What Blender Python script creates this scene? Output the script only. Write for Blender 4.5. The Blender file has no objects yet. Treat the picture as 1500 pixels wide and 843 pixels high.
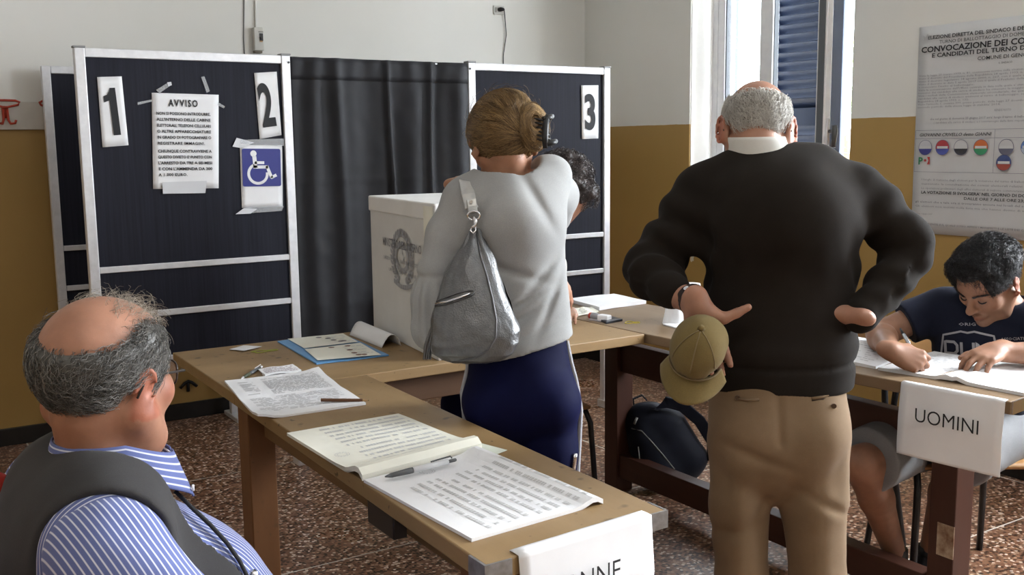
import bpy, bmesh, math, random
import numpy as np
from mathutils import Vector, Matrix, noise as mnoise

# ------------------------------------------------------------------ camera, light, exposure
SC = bpy.context.scene
COL = SC.collection
F_PX, PITCH, YAW, ROLL, CAM_H = 1487.9, 0.14, -0.5718, -0.0119, 1.4745
_c, _s = math.cos(YAW), math.sin(YAW)
_fw = Vector((-_s * math.cos(PITCH), _c * math.cos(PITCH), -math.sin(PITCH)))
_rt = Vector((_c, _s, 0)); _up = _rt.cross(_fw)
_rt2 = _rt * math.cos(ROLL) + _up * math.sin(ROLL); _up2 = _rt2.cross(_fw)
cam_data = bpy.data.cameras.new('camera')
cam_data.sensor_width = 36.0
cam_data.lens = 36.0 * F_PX / 1500.0
cam_data.clip_start = 0.05
cam = bpy.data.objects.new('camera', cam_data)
COL.objects.link(cam)
_m = Matrix((_rt2, _up2, -_fw)).transposed().to_4x4()
_m.translation = Vector((0, 0, CAM_H))
cam.matrix_world = _m
SC.camera = cam

world = bpy.data.worlds.new('world'); SC.world = world
world.use_nodes = True
_bg = world.node_tree.nodes['Background']
_bg.inputs[0].default_value = (0.86, 0.93, 1.0, 1)
_bg.inputs[1].default_value = 9.0

def area(name, loc, aim, sx, sy, power, color=(1, 1, 1)):
    l = bpy.data.lights.new(name, 'AREA'); l.shape = 'RECTANGLE'; l.size = sx; l.size_y = sy
    l.energy = power; l.color = color
    o = bpy.data.objects.new(name, l); COL.objects.link(o)
    o.location = loc
    o.rotation_euler = (Vector(aim) - Vector(loc)).to_track_quat('-Z', 'Y').to_euler()
    return o
# daylight arriving through the row of windows in the right-hand wall
area('daylight_window_near', (4.62, 0.95, 1.95), (1.2, 1.2, 0.9), 1.1, 1.8, 170, (0.90, 0.95, 1.0))
area('daylight_window_rear', (4.62, -1.6, 1.95), (0.8, 0.4, 0.9), 1.1, 1.8, 22, (0.90, 0.95, 1.0))
for _y in (3.95, 0.83, -1.82):                 # portals guide the sky's light through the three openings
    _p = area('window_portal', (4.56, _y, 1.92), (0, _y, 1.92), 1.16, 1.86, 1); _p.data.cycles.is_portal = True
# added weak warm fill from overhead; no ceiling lamp is built
area('overhead_fill_light', (0.3, 0.2, 3.05), (0.3, 0.6, 0), 1.2, 0.3, 4, (1.0, 0.95, 0.86))

SC.view_settings.view_transform = 'Standard'
SC.view_settings.look = 'None'
SC.view_settings.gamma = 1.0
SC.view_settings.use_curve_mapping = False
SC.view_settings.exposure = 1.32

# ------------------------------------------------------------------ helpers
def ray(u, v):
    return _fw + _rt2 * ((u - 750) / F_PX) + _up2 * ((421.5 - v) / F_PX)
def at(u, v, z=None, x=None, y=None, t=None):
    """the world point seen at (u, v) on a given plane, or at depth t"""
    r = ray(u, v)
    k = (z - CAM_H) / r.z if z is not None else x / r.x if x is not None else y / r.y if y is not None else t
    return Vector((0, 0, CAM_H)) + r * k

class MB:
    def __init__(self): self.v = []; self.f = []
    def add(self, vs, fs):
        n = len(self.v)
        self.v.extend([tuple(p) for p in vs]); self.f.extend([tuple(i + n for i in f) for f in fs]); return self
    def box(self, c, s, m=None):
        hx, hy, hz = s[0] / 2, s[1] / 2, s[2] / 2
        vs = [Vector((x, y, z)) for z in (-hz, hz) for y in (-hy, hy) for x in (-hx, hx)]
        if m is not None: vs = [m @ p for p in vs]
        vs = [p + Vector(c) for p in vs]
        return self.add(vs, [(0, 2, 3, 1), (4, 5, 7, 6), (0, 1, 5, 4), (2, 6, 7, 3), (0, 4, 6, 2), (1, 3, 7, 5)])
    def hexa(self, low, high):
        """solid between two quads (same winding, counter-clockwise from the top)"""
        vs = list(low) + list(high)
        return self.add(vs, [(3, 2, 1, 0), (4, 5, 6, 7), (0, 1, 5, 4), (1, 2, 6, 5), (2, 3, 7, 6), (3, 0, 4, 7)])
    def tube(self, pts, r, n=8, cap=True, flat=None):
        pts = [Vector(p) for p in pts]; k = len(pts)
        rs = r if isinstance(r, (list, tuple)) else [r] * k
        tan = []
        for i in range(k):
            a = pts[max(0, i - 1)]; b = pts[min(k - 1, i + 1)]
            tan.append((b - a).normalized())
        up = Vector((0, 0, 1)) if abs(tan[0].z) < 0.9 else Vector((1, 0, 0))
        nrm = (up - tan[0] * up.dot(tan[0])).normalized()
        vs = []
        for i in range(k):
            nrm = nrm - tan[i] * nrm.dot(tan[i])
            nrm.normalize(); b = tan[i].cross(nrm)
            for j in range(n):
                a = 2 * math.pi * j / n
                e = 1.0 if flat is None else flat
                vs.append(pts[i] + (nrm * math.cos(a) * e + b * math.sin(a)) * rs[i])
        fs = [(i * n + j, i * n + (j + 1) % n, (i + 1) * n + (j + 1) % n, (i + 1) * n + j) for i in range(k - 1) for j in range(n)]
        if cap:
            fs.append(tuple(range(n - 1, -1, -1))); fs.append(tuple((k - 1) * n + j for j in range(n)))
        return self.add(vs, fs)
    def lathe(self, prof, n=16, m=None):
        vs = []
        for r, z in prof:
            for j in range(n):
                a = 2 * math.pi * j / n
                p = Vector((r * math.cos(a), r * math.sin(a), z))
                vs.append(m @ p if m is not None else p)
        k = len(prof)
        fs = [(i * n + j, i * n + (j + 1) % n, (i + 1) * n + (j + 1) % n, (i + 1) * n + j) for i in range(k - 1) for j in range(n)]
        fs.append(tuple(range(n - 1, -1, -1))); fs.append(tuple((k - 1) * n + j for j in range(n)))
        return self.add(vs, fs)
    def prism(self, poly, m, th):
        """polygon (2-D, counter-clockwise) in the frame m, extruded th along the frame's +Z"""
        n = len(poly)
        vs = [m @ Vector((x, y, 0)) for x, y in poly] + [m @ Vector((x, y, th)) for x, y in poly]
        fs = [tuple(range(n - 1, -1, -1)), tuple(range(n, 2 * n))]
        fs += [(i, (i + 1) % n, n + (i + 1) % n, n + i) for i in range(n)]
        return self.add(vs, fs)
    def grid(self, fn, nu, nv):
        vs = [fn(i / nu, j / nv) for j in range(nv + 1) for i in range(nu + 1)]
        w = nu + 1
        return self.add(vs, [(j * w + i, j * w + i + 1, (j + 1) * w + i + 1, (j + 1) * w + i) for j in range(nv) for i in range(nu)])

FRAME = {}
def _world(o):
    m = FRAME.get(o.name)
    return m if m is not None else Matrix.Identity(4)
def thing(name, label, cat, loc, rotz=0.0, group=None):
    o = bpy.data.objects.new(name, None); COL.objects.link(o)
    o.empty_display_size = 0.1
    o.location = loc; o.rotation_euler = (0, 0, rotz)
    FRAME[o.name] = Matrix.Translation(Vector(loc)) @ Matrix.Rotation(rotz, 4, 'Z')
    return tag(o, label, cat, group)
def tag(o, label, cat, group=None, kind=None):
    o['label'] = label; o['category'] = cat
    if group: o['group'] = group
    if kind: o['kind'] = kind
    return o
def mesh_from(name, verts, faces, mat, smooth=False):
    me = bpy.data.meshes.new(name)
    me.from_pydata([tuple(v) for v in verts], [], [tuple(f) for f in faces])
    if mat is not None: me.materials.append(mat)
    if smooth:
        me.polygons.foreach_set('use_smooth', [True] * len(me.polygons))
    me.update()
    return me
def obj(name, mb, mat, parent=None, smooth=False, bevel=0.0, seg=2, solid=0.0, subsurf=0, origin=None, auto=None):
    """one mesh object from world-space geometry; a child is stored in its parent's frame"""
    if isinstance(mb, MB): vs = np.array(mb.v, dtype=np.float64); fs = mb.f
    else: vs = np.asarray(mb[0], dtype=np.float64); fs = mb[1]
    if parent is None:
        if origin is None: origin = (vs[:, 0].mean(), vs[:, 1].mean(), vs[:, 2].min())
        M = Matrix.Translation(Vector(origin))
    else:
        M = _world(parent)
    inv = np.array(M.inverted())
    vs = vs @ inv[:3, :3].T + inv[:3, 3]
    if isinstance(fs, np.ndarray):
        me = bpy.data.meshes.new(name)
        nf, w = fs.shape
        me.vertices.add(len(vs)); me.vertices.foreach_set('co', vs.astype(np.float32).ravel())
        me.loops.add(nf * w); me.loops.foreach_set('vertex_index', fs.astype(np.int32).ravel())
        me.polygons.add(nf); me.polygons.foreach_set('loop_start', np.arange(0, nf * w, w, dtype=np.int32))
        me.update(calc_edges=True); me.validate()
        if mat is not None: me.materials.append(mat)
        if smooth: me.polygons.foreach_set('use_smooth', np.ones(nf, dtype=bool))
    else:
        me = mesh_from(name, vs, fs, mat, smooth)
    o = bpy.data.objects.new(name, me); COL.objects.link(o)
    if parent is None: o.location = M.translation
    else: o.parent = parent
    FRAME[o.name] = M
    if solid:
        md = o.modifiers.new('solid', 'SOLIDIFY'); md.thickness = solid; md.offset = 0 if solid > 0 else 1
        md.thickness = abs(solid)
    if bevel:
        md = o.modifiers.new('bevel', 'BEVEL'); md.width = bevel; md.segments = seg; md.limit_method = 'ANGLE'
        md.angle_limit = math.radians(40)
    if subsurf:
        md = o.modifiers.new('sub', 'SUBSURF'); md.levels = subsurf; md.render_levels = subsurf
    return o
def frame(o, x, y):
    """matrix with origin o, X along x, Y close to y"""
    x = Vector(x).normalized(); z = x.cross(Vector(y)).normalized(); y = z.cross(x)
    m = Matrix((x, y, z)).transposed().to_4x4(); m.translation = Vector(o); return m
_txt_cache = {}
def text_geo(s, size=1.0, bold=0.0, align='CENTER', xs=1.0, spacing=1.0, shear=0.0, res=2):
    """flat glyph geometry of a string as (verts Nx2, faces), baseline at 0"""
    cu = bpy.data.curves.new('glyphs', 'FONT')
    cu.body = s; cu.size = size; cu.align_x = align; cu.offset = bold * size; cu.shear = shear
    cu.space_character = spacing; cu.resolution_u = res
    o = bpy.data.objects.new('glyphs', cu); COL.objects.link(o)
    dg = bpy.context.evaluated_depsgraph_get(); dg.update()
    me = bpy.data.meshes.new_from_object(o.evaluated_get(dg))
    v = np.array([p.co[:] for p in me.vertices]).reshape(-1, 3)
    f = [tuple(p.vertices) for p in me.polygons]
    bpy.data.objects.remove(o); bpy.data.curves.remove(cu); bpy.data.meshes.remove(me)
    v[:, 0] *= xs
    return v, f
def put_text(mb, m, s, x, y, size, **kw):
    fit = kw.pop('fit', None)
    v, f = text_geo(s, size, **kw)
    if fit and len(v):
        w = v[:, 0].max() - v[:, 0].min(); v[:, 0] *= fit / w
    mb.add([m @ Vector((p[0] + x, p[1] + y, 0)) for p in v], f)

# ------------------------------------------------------------------ materials
def mat(name, color, rough=0.6, metal=0.0, spec=0.5, sheen=0.0, trans=0.0, coat=0.0, sss=0.0, alpha=1.0, ior=1.45):
    m = bpy.data.materials.new(name); m.use_nodes = True
    b = m.node_tree.nodes['Principled BSDF']
    b.inputs['Base Color'].default_value = (*color, 1)
    b.inputs['Roughness'].default_value = rough
    b.inputs['Metallic'].default_value = metal
    b.inputs['Specular IOR Level'].default_value = spec
    b.inputs['IOR'].default_value = ior
    if sheen: b.inputs['Sheen Weight'].default_value = sheen
    if trans: b.inputs['Transmission Weight'].default_value = trans
    if coat: b.inputs['Coat Weight'].default_value = coat
    if sss:
        b.inputs['Subsurface Weight'].default_value = sss
        b.inputs['Subsurface Radius'].default_value = (0.012, 0.005, 0.003); b.inputs['Subsurface Scale'].default_value = 1.0
    if alpha < 1: b.inputs['Alpha'].default_value = alpha
    return m
class NT:
    def __init__(self, m):
        self.t = m.node_tree; self.b = m.node_tree.nodes['Principled BSDF']
    def n(self, typ, **kw):
        x = self.t.nodes.new(typ)
        for k, v in kw.items():
            if k in x.inputs: x.inputs[k].default_value = v
            else: setattr(x, k, v)
        return x
    def l(self, a, b): self.t.links.new(a, b)
    def coord(self, which='Object', scale=(1, 1, 1), rot=(0, 0, 0)):
        c = self.n('ShaderNodeTexCoord'); mp = self.n('ShaderNodeMapping')
        mp.inputs['Scale'].default_value = scale; mp.inputs['Rotation'].default_value = rot
        self.l(c.outputs[which], mp.inputs[0]); return mp.outputs[0]
    def ramp(self, fac, stops, interp='LINEAR'):
        r = self.n('ShaderNodeValToRGB'); r.color_ramp.interpolation = interp
        e = r.color_ramp.elements
        while len(e) < len(stops): e.new(0.5)
        for i, (p, c) in enumerate(stops):
            e[i].position = p; e[i].color = (*c, 1)
        self.l(fac, r.inputs[0]); return r.outputs[0]
    def mix(self, fac, a, b, mode='MIX'):
        x = self.n('ShaderNodeMix'); x.data_type = 'RGBA'; x.blend_type = mode
        for sock, val in ((x.inputs[0], fac), (x.inputs[6], a), (x.inputs[7], b)):
            if isinstance(val, (int, float)): sock.default_value = val
            elif isinstance(val, tuple): sock.default_value = (*val, 1)
            else: self.l(val, sock)
        return x.outputs[2]
    def math(self, op, a, b=0.0):
        x = self.n('ShaderNodeMath'); x.operation = op
        for i, val in enumerate((a, b)):
            if isinstance(val, (int, float)): x.inputs[i].default_value = val
            else: self.l(val, x.inputs[i])
        return x.outputs[0]
    def noise(self, vec, scale, detail=3, rough=0.55):
        x = self.n('ShaderNodeTexNoise'); x.inputs['Scale'].default_value = scale
        x.inputs['Detail'].default_value = detail; x.inputs['Roughness'].default_value = rough
        self.l(vec, x.inputs['Vector']); return x.outputs[0]
    def bump(self, h, strength=0.2, dist=0.002):
        x = self.n('ShaderNodeBump'); x.inputs['Strength'].default_value = strength; x.inputs['Distance'].default_value = dist
        self.l(h, x.inputs['Height']); self.l(x.outputs[0], self.b.inputs['Normal'])
    def color(self, c): self.l(c, self.b.inputs['Base Color'])
    def rough(self, c): self.l(c, self.b.inputs['Roughness'])

def speckled(name, c1, c2, scale, rough=0.7, bump=0.0, detail=4, stretch=(1, 1, 1), **kw):
    m = mat(name, c1, rough, **kw); t = NT(m)
    f = t.noise(t.coord(scale=stretch), scale, detail)
    t.color(t.ramp(f, [(0.3, c1), (0.7, c2)]))
    if bump: t.bump(f, bump)
    return m
def cloth_mat(name, c1, c2, rough=0.9, weave=900, sheen=0.3, bump=0.15):
    m = mat(name, c1, rough, sheen=sheen * .35, spec=0.1); t = NT(m)
    v = t.coord(); f = t.noise(v, 9, 4); g = t.noise(v, weave, 2)
    t.color(t.mix(t.math('MULTIPLY', g, 0.6), t.ramp(f, [(0.3, c1), (0.7, c2)]), tuple(0.55 * x for x in c1)))
    t.bump(g, bump, 0.001)
    return m
def wood_mat(name, c1, c2, axis=1, scale=1.0, rough=0.55, stains=0.0, stain=(0.05, 0.03, 0.015)):
    m = mat(name, c1, rough); t = NT(m)
    st = [14, 14, 14]; st[axis] = 1.2
    v = t.coord(scale=tuple(s * scale for s in st))
    f = t.noise(v, 2.2, 6, 0.6)
    g = t.noise(t.coord(), 3.0, 3)
    c = t.ramp(f, [(0.25, c1), (0.5, tuple((a + b) / 2 for a, b in zip(c1, c2))), (0.75, c2)])
    c = t.mix(t.math('MULTIPLY', g, 0.5), c, tuple(0.72 * a for a in c1))
    if stains:
        s = t.noise(t.coord(scale=(1, 1.0, 1)), 17, 2)
        k = t.ramp(s, [(0.67, (0, 0, 0)), (0.76, (1, 1, 1))])
        s2 = t.noise(t.coord(), 48, 1)
        k2 = t.ramp(s2, [(0.72, (0, 0, 0)), (0.78, (1, 1, 1))])
        c = t.mix(t.math('MULTIPLY', t.math('MAXIMUM', k, k2), stains), c, stain)
    t.color(c); t.bump(f, 0.12, 0.002)
    return m

M = {}
M['paper'] = speckled('paper_white', (0.80, 0.80, 0.81), (0.74, 0.74, 0.76), 6, 0.75)
M['paper_warm'] = speckled('paper_cream', (0.80, 0.79, 0.70), (0.74, 0.73, 0.64), 6, 0.75)
M['ink'] = mat('ink_black', (0.015, 0.015, 0.018), 0.7)
M['ink_soft'] = mat('ink_grey', (0.22, 0.22, 0.24), 0.8)
M['ink_faint'] = mat('ink_faint_grey', (0.50, 0.50, 0.51), 0.8)
M['alu'] = speckled('aluminium', (0.72, 0.72, 0.74), (0.62, 0.62, 0.64), 30, 0.42, metal=0.35)
M['black_metal'] = mat('black_tube', (0.012, 0.012, 0.014), 0.35)
M['chrome'] = mat('chrome', (0.75, 0.75, 0.77), 0.2, metal=1.0)
M['black_plastic'] = mat('black_plastic', (0.012, 0.012, 0.013), 0.4)
M['tape'] = mat('clear_tape', (0.75, 0.77, 0.8), 0.15, alpha=0.28)
# ------------------------------------------------------------------ the room
XR, YB, ZP = 4.177, 5.56, 1.581          # right wall, back wall, height of the paint line
def wall_mat():
    m = mat('wall_paint', (0.7, 0.7, 0.66), 0.75); t = NT(m)
    c = t.n('ShaderNodeNewGeometry'); sp = t.n('ShaderNodeSeparateXYZ'); t.l(c.outputs['Position'], sp.inputs[0])
    v = c.outputs['Position']
    def noi(s, d):
        x = t.n('ShaderNodeTexNoise'); x.inputs['Scale'].default_value = s; x.inputs['Detail'].default_value = d
        t.l(v, x.inputs['Vector']); return x.outputs[0]
    low = t.ramp(noi(1.6, 4), [(0.3, (0.36, 0.225, 0.070)), (0.7, (0.41, 0.258, 0.084))])
    up = t.ramp(noi(1.1, 4), [(0.3, (0.70, 0.69, 0.645)), (0.7, (0.76, 0.75, 0.71))])
    edge = t.math('ADD', sp.outputs[2], t.math('MULTIPLY', noi(9, 3), 0.008))
    k = t.math('GREATER_THAN', edge, ZP + 0.004)
    t.color(t.mix(k, low, up))
    t.rough(t.mix(k, (0.45, 0.45, 0.45), (0.8, 0.8, 0.8)))
    t.bump(noi(180, 2), 0.12, 0.001)
    return m
M['wall'] = wall_mat()
def struct(name, mb, m, parent=None, **kw):
    o = obj(name, mb, m, parent, **kw)
    o['kind'] = 'structure'
    return o

# floor: terrazzo slabs with pale joints
def terrazzo():
    m = mat('terrazzo', (0.2, 0.11, 0.08), 0.32, spec=0.5); t = NT(m)
    g = t.n('ShaderNodeNewGeometry'); v = g.outputs['Position']
    def vor(sc, rnd=1.0):
        x = t.n('ShaderNodeTexVoronoi'); x.voronoi_dimensions = '2D'; x.inputs['Scale'].default_value = sc; t.l(v, x.inputs['Vector']); return x
    a = vor(85); b = vor(150)
    hue = t.n('ShaderNodeSeparateColor'); t.l(a.outputs['Color'], hue.inputs[0])
    chips = t.ramp(hue.outputs[0], [(0.0, (0.05, 0.026, 0.019)), (0.3, (0.19, 0.088, 0.056)), (0.52, (0.30, 0.155, 0.10)),
                                    (0.72, (0.46, 0.30, 0.21)), (0.86, (0.75, 0.63, 0.54)), (1.0, (0.85, 0.78, 0.72))], 'CONSTANT')
    grout = t.ramp(a.outputs['Distance'], [(0.45, (0, 0, 0)), (0.62, (1, 1, 1))])
    base = t.mix(grout, chips, (0.24, 0.13, 0.086))
    x = t.n('ShaderNodeTexNoise'); x.inputs['Scale'].default_value = 0.9; x.inputs['Detail'].default_value = 4; t.l(v, x.inputs['Vector'])
    dirt = t.ramp(x.outputs[0], [(0.35, (0.72, 0.68, 0.6)), (0.65, (1, 1, 1))])
    t.color(t.mix(1.0, base, dirt, 'MULTIPLY'))
    r = t.ramp(x.outputs[0], [(0.3, (0.42,) * 3), (0.7, (0.26,) * 3)]); t.rough(r)
    return m
M['terrazzo'] = terrazzo()
M['joint'] = mat('floor_joint', (0.66, 0.63, 0.56), 0.7)
XL, YF = -2.6, -3.2
fl = struct('floor', MB().box(((XL + XR) / 2, (YF + YB) / 2, -0.0515), (XR - XL + 0.2, YB - YF + 0.2, 0.1)), M['joint'])
gx = [XL] + [-1.71 + 1.169 * i for i in range(6)] + [XR]
gy = [YF] + [-2.47 + 1.155 * i for i in range(7)] + [YB]
gy = [YF, -2.48, -1.33, -0.17, 0.98, 2.131, 3.27, 4.471, YB]
for i in range(len(gx) - 1):
    for j in range(len(gy) - 1):
        a, b, c, d = gx[i] + .004, gx[i + 1] - .004, gy[j] + .004, gy[j + 1] - .004
        if b - a < .02: continue
        obj('tile', MB().box(((a + b) / 2, (c + d) / 2, -0.007), (b - a, d - c, 0.014)), M['terrazzo'], fl, bevel=0.0015, seg=1)

wb = struct('wall_back', MB().box(((XL + XR) / 2, YB + 0.1, 1.6), (XR - XL + 0.8, 0.2, 3.2)), M['wall'])
WT = 0.36                                  # thickness of the window wall
wins = [(3.372, 4.533), (0.25, 1.41), (-2.4, -1.24)]
ZS, ZT = 0.99, 2.85
w = MB(); edges = [YB]
for a, b in wins:
    w.box((XR + WT / 2, (edges[-1] + b) / 2, 1.6), (WT, edges[-1] - b, 3.2))
    w.box((XR + WT / 2, (a + b) / 2, ZS / 2), (WT, b - a, ZS))
    w.box((XR + WT / 2, (a + b) / 2, (ZT + 3.2) / 2), (WT, b - a, 3.2 - ZT))
    edges.append(a)
w.box((XR + WT / 2, (edges[-1] + YF) / 2, 1.6), (WT, edges[-1] - YF, 3.2))
wr = struct('wall_right', w, M['wall'])
struct('wall_left', MB().box((XL - 0.1, (YF + YB) / 2, 1.6), (0.2, YB - YF, 3.2)), M['wall'])
struct('wall_front', MB().box(((XL + XR) / 2, YF - 0.1, 1.6), (XR - XL, 0.2, 3.2)), M['wall'])
M['ceil'] = speckled('ceiling_plaster', (0.78, 0.78, 0.76), (0.72, 0.72, 0.7), 2, 0.9)
struct('ceiling', MB().box(((XL + XR) / 2, (YF + YB) / 2, 3.25), (XR - XL + 0.8, YB - YF + 0.4, 0.1)), M['ceil'])
M['skirting'] = speckled('black_skirting', (0.010, 0.009, 0.009), (0.018, 0.016, 0.015), 12, 0.35)
struct('baseboard_back', MB().box(((XL + XR) / 2, YB - 0.009, 0.045), (XR - XL, 0.018, 0.088)), M['skirting'], bevel=0.003)
struct('baseboard_right', MB().box((XR - 0.009, (YF + YB) / 2 - .01, 0.045), (0.018, YB - YF - 0.02, 0.088)), M['skirting'], bevel=0.003)
# bare plaster where the ochre paint has flaked
M['plaster'] = speckled('bare_plaster', (0.72, 0.71, 0.66), (0.50, 0.46, 0.36), 34, 0.9)
rnd = random.Random(4)
for (u, v, rx, rz) in ((1003, 386, .030, .036), (1014, 379, .016, .02), (936, 424, .020, .026), (931, 421, .012, .01)):
    c = at(u, v, x=XR - .001); k = 14; poly = []
    for i in range(k):
        a = 2 * math.pi * i / k; q = rnd.uniform(.6, 1.2)
        poly.append((math.cos(a) * rx * q, math.sin(a) * rz * q))
    obj('plaster_patch', MB().prism(poly, frame(c, (0, -1, 0), (0, 0, 1)), .002), M['plaster'], wr)

# windows in the right-hand wall
M['win_white'] = speckled('window_white_paint', (0.78, 0.78, 0.78), (0.70, 0.70, 0.72), 20, 0.35)
M['win_grey'] = mat('window_gasket', (0.10, 0.11, 0.12), 0.5)
M['win_glass'] = mat('window_glass', (.9, .94, .96), 0.03, alpha=0.07, spec=0.5)
M['shutter'] = speckled('shutter_blue_paint', (0.009, 0.017, 0.042), (0.015, 0.026, 0.058), 14, 0.45, stretch=(1, 1, .2))
M['handle'] = mat('window_handle_metal', (0.10, 0.10, 0.10), 0.35, metal=0.6)
def sash(parent, hinge, d, width, z0, z1, handle, wide=.055):
    """one glazed leaf from its hinge along the horizontal unit vector d"""
    d = Vector(d); n = d.cross(Vector((0, 0, 1))); st = .055; th = .05
    rm = Matrix((d, n, Vector((0, 0, 1)))).transposed()
    h = Vector(hinge)
    m = MB()
    for a, q in ((st / 2, st), (width - wide / 2, wide)):
        m.box(h + d * a + Vector((0, 0, (z0 + z1) / 2)), (q, th, z1 - z0), rm)
    for z in (z0 + st / 2, z1 - st / 2):
        m.box(h + d * (width / 2) + Vector((0, 0, z)), (width - 2 * st, th, st), rm)
    s = obj('sash', m, M['win_white'], parent, bevel=.004)
    g = MB().box(h + d * (width / 2) + Vector((0, 0, (z0 + z1) / 2)), (width - 2 * st, .006, z1 - z0 - 2 * st), rm)
    obj('pane', g, M['win_glass'], s)
    k = MB()
    for a in (st + .004, width - st - .004):
        k.box(h + d * a + Vector((0, 0, (z0 + z1) / 2)), (.008, th * .7, z1 - z0 - 2 * st), rm)
    k.box(h + d * (width + .003) + Vector((0, 0, (z0 + z1) / 2)), (.006, th * .6, z1 - z0), rm)
    obj('gasket', k, M['win_grey'], s)
    if handle:
        hm = MB(); c = h + d * (width - st / 2) + Vector((0, 0, 1.518))
        sgn = -1                                       # the room side
        hm.box(c + n * sgn * (th / 2 + .004), (.026, .008, .125), rm)
        obj('handle_plate', hm, M['alu'], s, bevel=.002)
        hm = MB()
        hm.tube([c + n * sgn * .025, c + n * sgn * .068], .0085, 10)
        hm.tube([c + n * sgn * .062 + Vector((0, 0, .028)), c + n * sgn * .064, c + n * sgn * .066 - d * -.016 + Vector((0, 0, -.075))], [.012, .014, .011], 10)
        obj('handle', hm, M['handle'], s, smooth=True)
    return s
def shutter_leaf(parent, hinge, d, width, z0, z1):
    d = Vector(d); n = d.cross(Vector((0, 0, 1))); rm = Matrix((d, n, Vector((0, 0, 1)))).transposed(); h = Vector(hinge)
    st = .075; m = MB()
    for a in (st / 2, width - st / 2): m.box(h + d * a + Vector((0, 0, (z0 + z1) / 2)), (st, .04, z1 - z0), rm)
    zs = [z0, 1.56, z1 - .1]
    for z in zs: m.box(h + d * (width / 2) + Vector((0, 0, z + .05)), (width - 2 * st, .036, .1), rm)
    s = obj('shutter_leaf', m, M['shutter'], parent, bevel=.004)
    tilt = Matrix.Rotation(math.radians(-38), 3, 'X')
    for a, b in ((zs[0] + .1, zs[1]), (zs[1] + .1, zs[2])):
        k = int((b - a) / .050); p = (b - a) / k
        for i in range(k):
            o = MB().box(h + d * (width / 2) + Vector((0, 0, a + p * (i + .5))), (width - 2 * st + .006, .010, .074), rm @ tilt)
            obj('slat', o, M['shutter'], s, bevel=.002)
    return s
M['jamb'] = speckled('jamb_cream', (0.86, 0.84, 0.80), (0.82, 0.80, 0.76), 8, 0.6)
def window(idx, y0, y1, full):
    xw = XR + .17
    fm = MB(); t = .045
    for y in (y0 + t / 2, y1 - t / 2): fm.box((xw + .04, y, (ZS + ZT) / 2), (.07, t, ZT - ZS))
    for z in (ZS + t / 2, ZT - t / 2): fm.box((xw + .04, (y0 + y1) / 2, z), (.07, y1 - y0 - 2 * t, t))
    win = struct('window_%d' % idx, fm, M['win_white'], bevel=.004)
    obj('window_sill', MB().box((XR + .06, (y0 + y1) / 2, ZS - .012), (.22, y1 - y0 + .04, .03)), M['win_white'], win, bevel=.006)
    if full:
        jl = obj('jamb_sheet', MB().box((XR + .094, y1 - .003, (ZS + ZT) / 2), (.172, .006, ZT - ZS)), M['jamb'], win)  # thin cream sheet added over the far reveal, hiding the ochre
    wd = (y1 - y0) / 2 - t - .004
    a = math.radians(103) if full else 0
    sash(win, (xw + .03, y1 - t - .002, 0), (0, -1, 0), .425 if full else wd, ZS + t + .003, ZT - t - .003, False, .095 if full else .055)
    sash(win, (xw + .03, y0 + t + .002, 0), (-math.sin(a), math.cos(a), 0), wd - (.01 if full else 0), ZS + t + .003, ZT - t - .003, True)
    if full:
        xs = XR + WT + .02
        shutter_leaf(win, (xs, 4.275, 0), (0.03, -0.99955, 0), .53, ZS - .02, ZT)
        shutter_leaf(win, (xs + .05, y1 + .06, 0), (0, 1, 0), .56, ZS - .02, ZT)
window(1, *wins[0], True); window(2, *wins[1], False); window(3, *wins[2], False)

# coat rail on the back wall
cr = thing('coat_rail', 'pale wall board with red wire coat hooks beside the booth', 'coat rail', (0.35, YB, 1.576))
M['rail'] = speckled('rail_board', (0.66, 0.63, 0.58), (0.58, 0.55, 0.5), 8, 0.6)
M['hook_red'] = mat('hook_red', (0.42, 0.05, 0.025), 0.4)
obj('board', MB().box((-.6, YB - .012, 1.642), (2.9, .02, .135)), M['rail'], cr, bevel=.003)
for hx in (0.648, 0.86, 0.44, 0.23):
    hk = MB(); y = YB - .026; z = 1.665
    loop = [(-.055, .028), (-.062, .040), (-.045, .048), (0, .050), (.045, .048), (.062, .040), (.055, .028), (.012, .018), (-.012, .018), (-.055, .028)]
    hk.tube([(hx + a, y - .012 - abs(a) * .5, z + b) for a, b in loop], .006, 6)
    for s in (-1, 1):
        hk.tube([(hx + s * .008, y - .01, z + .018), (hx + s * .011, y - .01, z - .045), (hx + s * .018, y - .024, z - .062), (hx + s * .036, y - .04, z - .06), (hx + s * .040, y - .045, z - .045)], .006, 6)
    hk.box((hx, y, z - .01), (.03, .012, .05))
    obj('coat_hook', hk, M['hook_red'], cr, smooth=True)

# switch box, wire, socket and lead
M['box_grey'] = speckled('switch_box_plastic', (0.56, 0.55, 0.50), (0.5, 0.49, 0.45), 20, 0.5)
p = at(376, 58, y=YB)
sb = thing('breaker_box', 'small grey surface breaker box high on the white wall', 'switch', (p.x, YB, p.z))
obj('housing', MB().box((p.x, YB - .02, p.z), (.053, .04, .124)), M['box_grey'], sb, bevel=.004)
obj('lower_cover', MB().box((p.x - .004, YB - .018, p.z - .069), (.043, .034, .012)), mat('cover_brown', (.14, .12, .09), .6), sb, bevel=.002)
obj('switch_lever', MB().box((p.x + .012, YB - .046, p.z + .004), (.012, .014, .012)).box((p.x + .012, YB - .0405, p.z + .01), (.02, .004, .04)), M['black_plastic'], sb)
obj('label_strip', MB().box((p.x + .011, YB - .041, p.z + .038), (.026, .003, .006)), mat('label_grey', (.25, .24, .22), .6), sb)
obj('orange_tab', MB().box((p.x + .011, YB - .041, p.z - .012), (.016, .003, .008)), mat('tab_orange', (.45, .25, .10), .6), sb)
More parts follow.
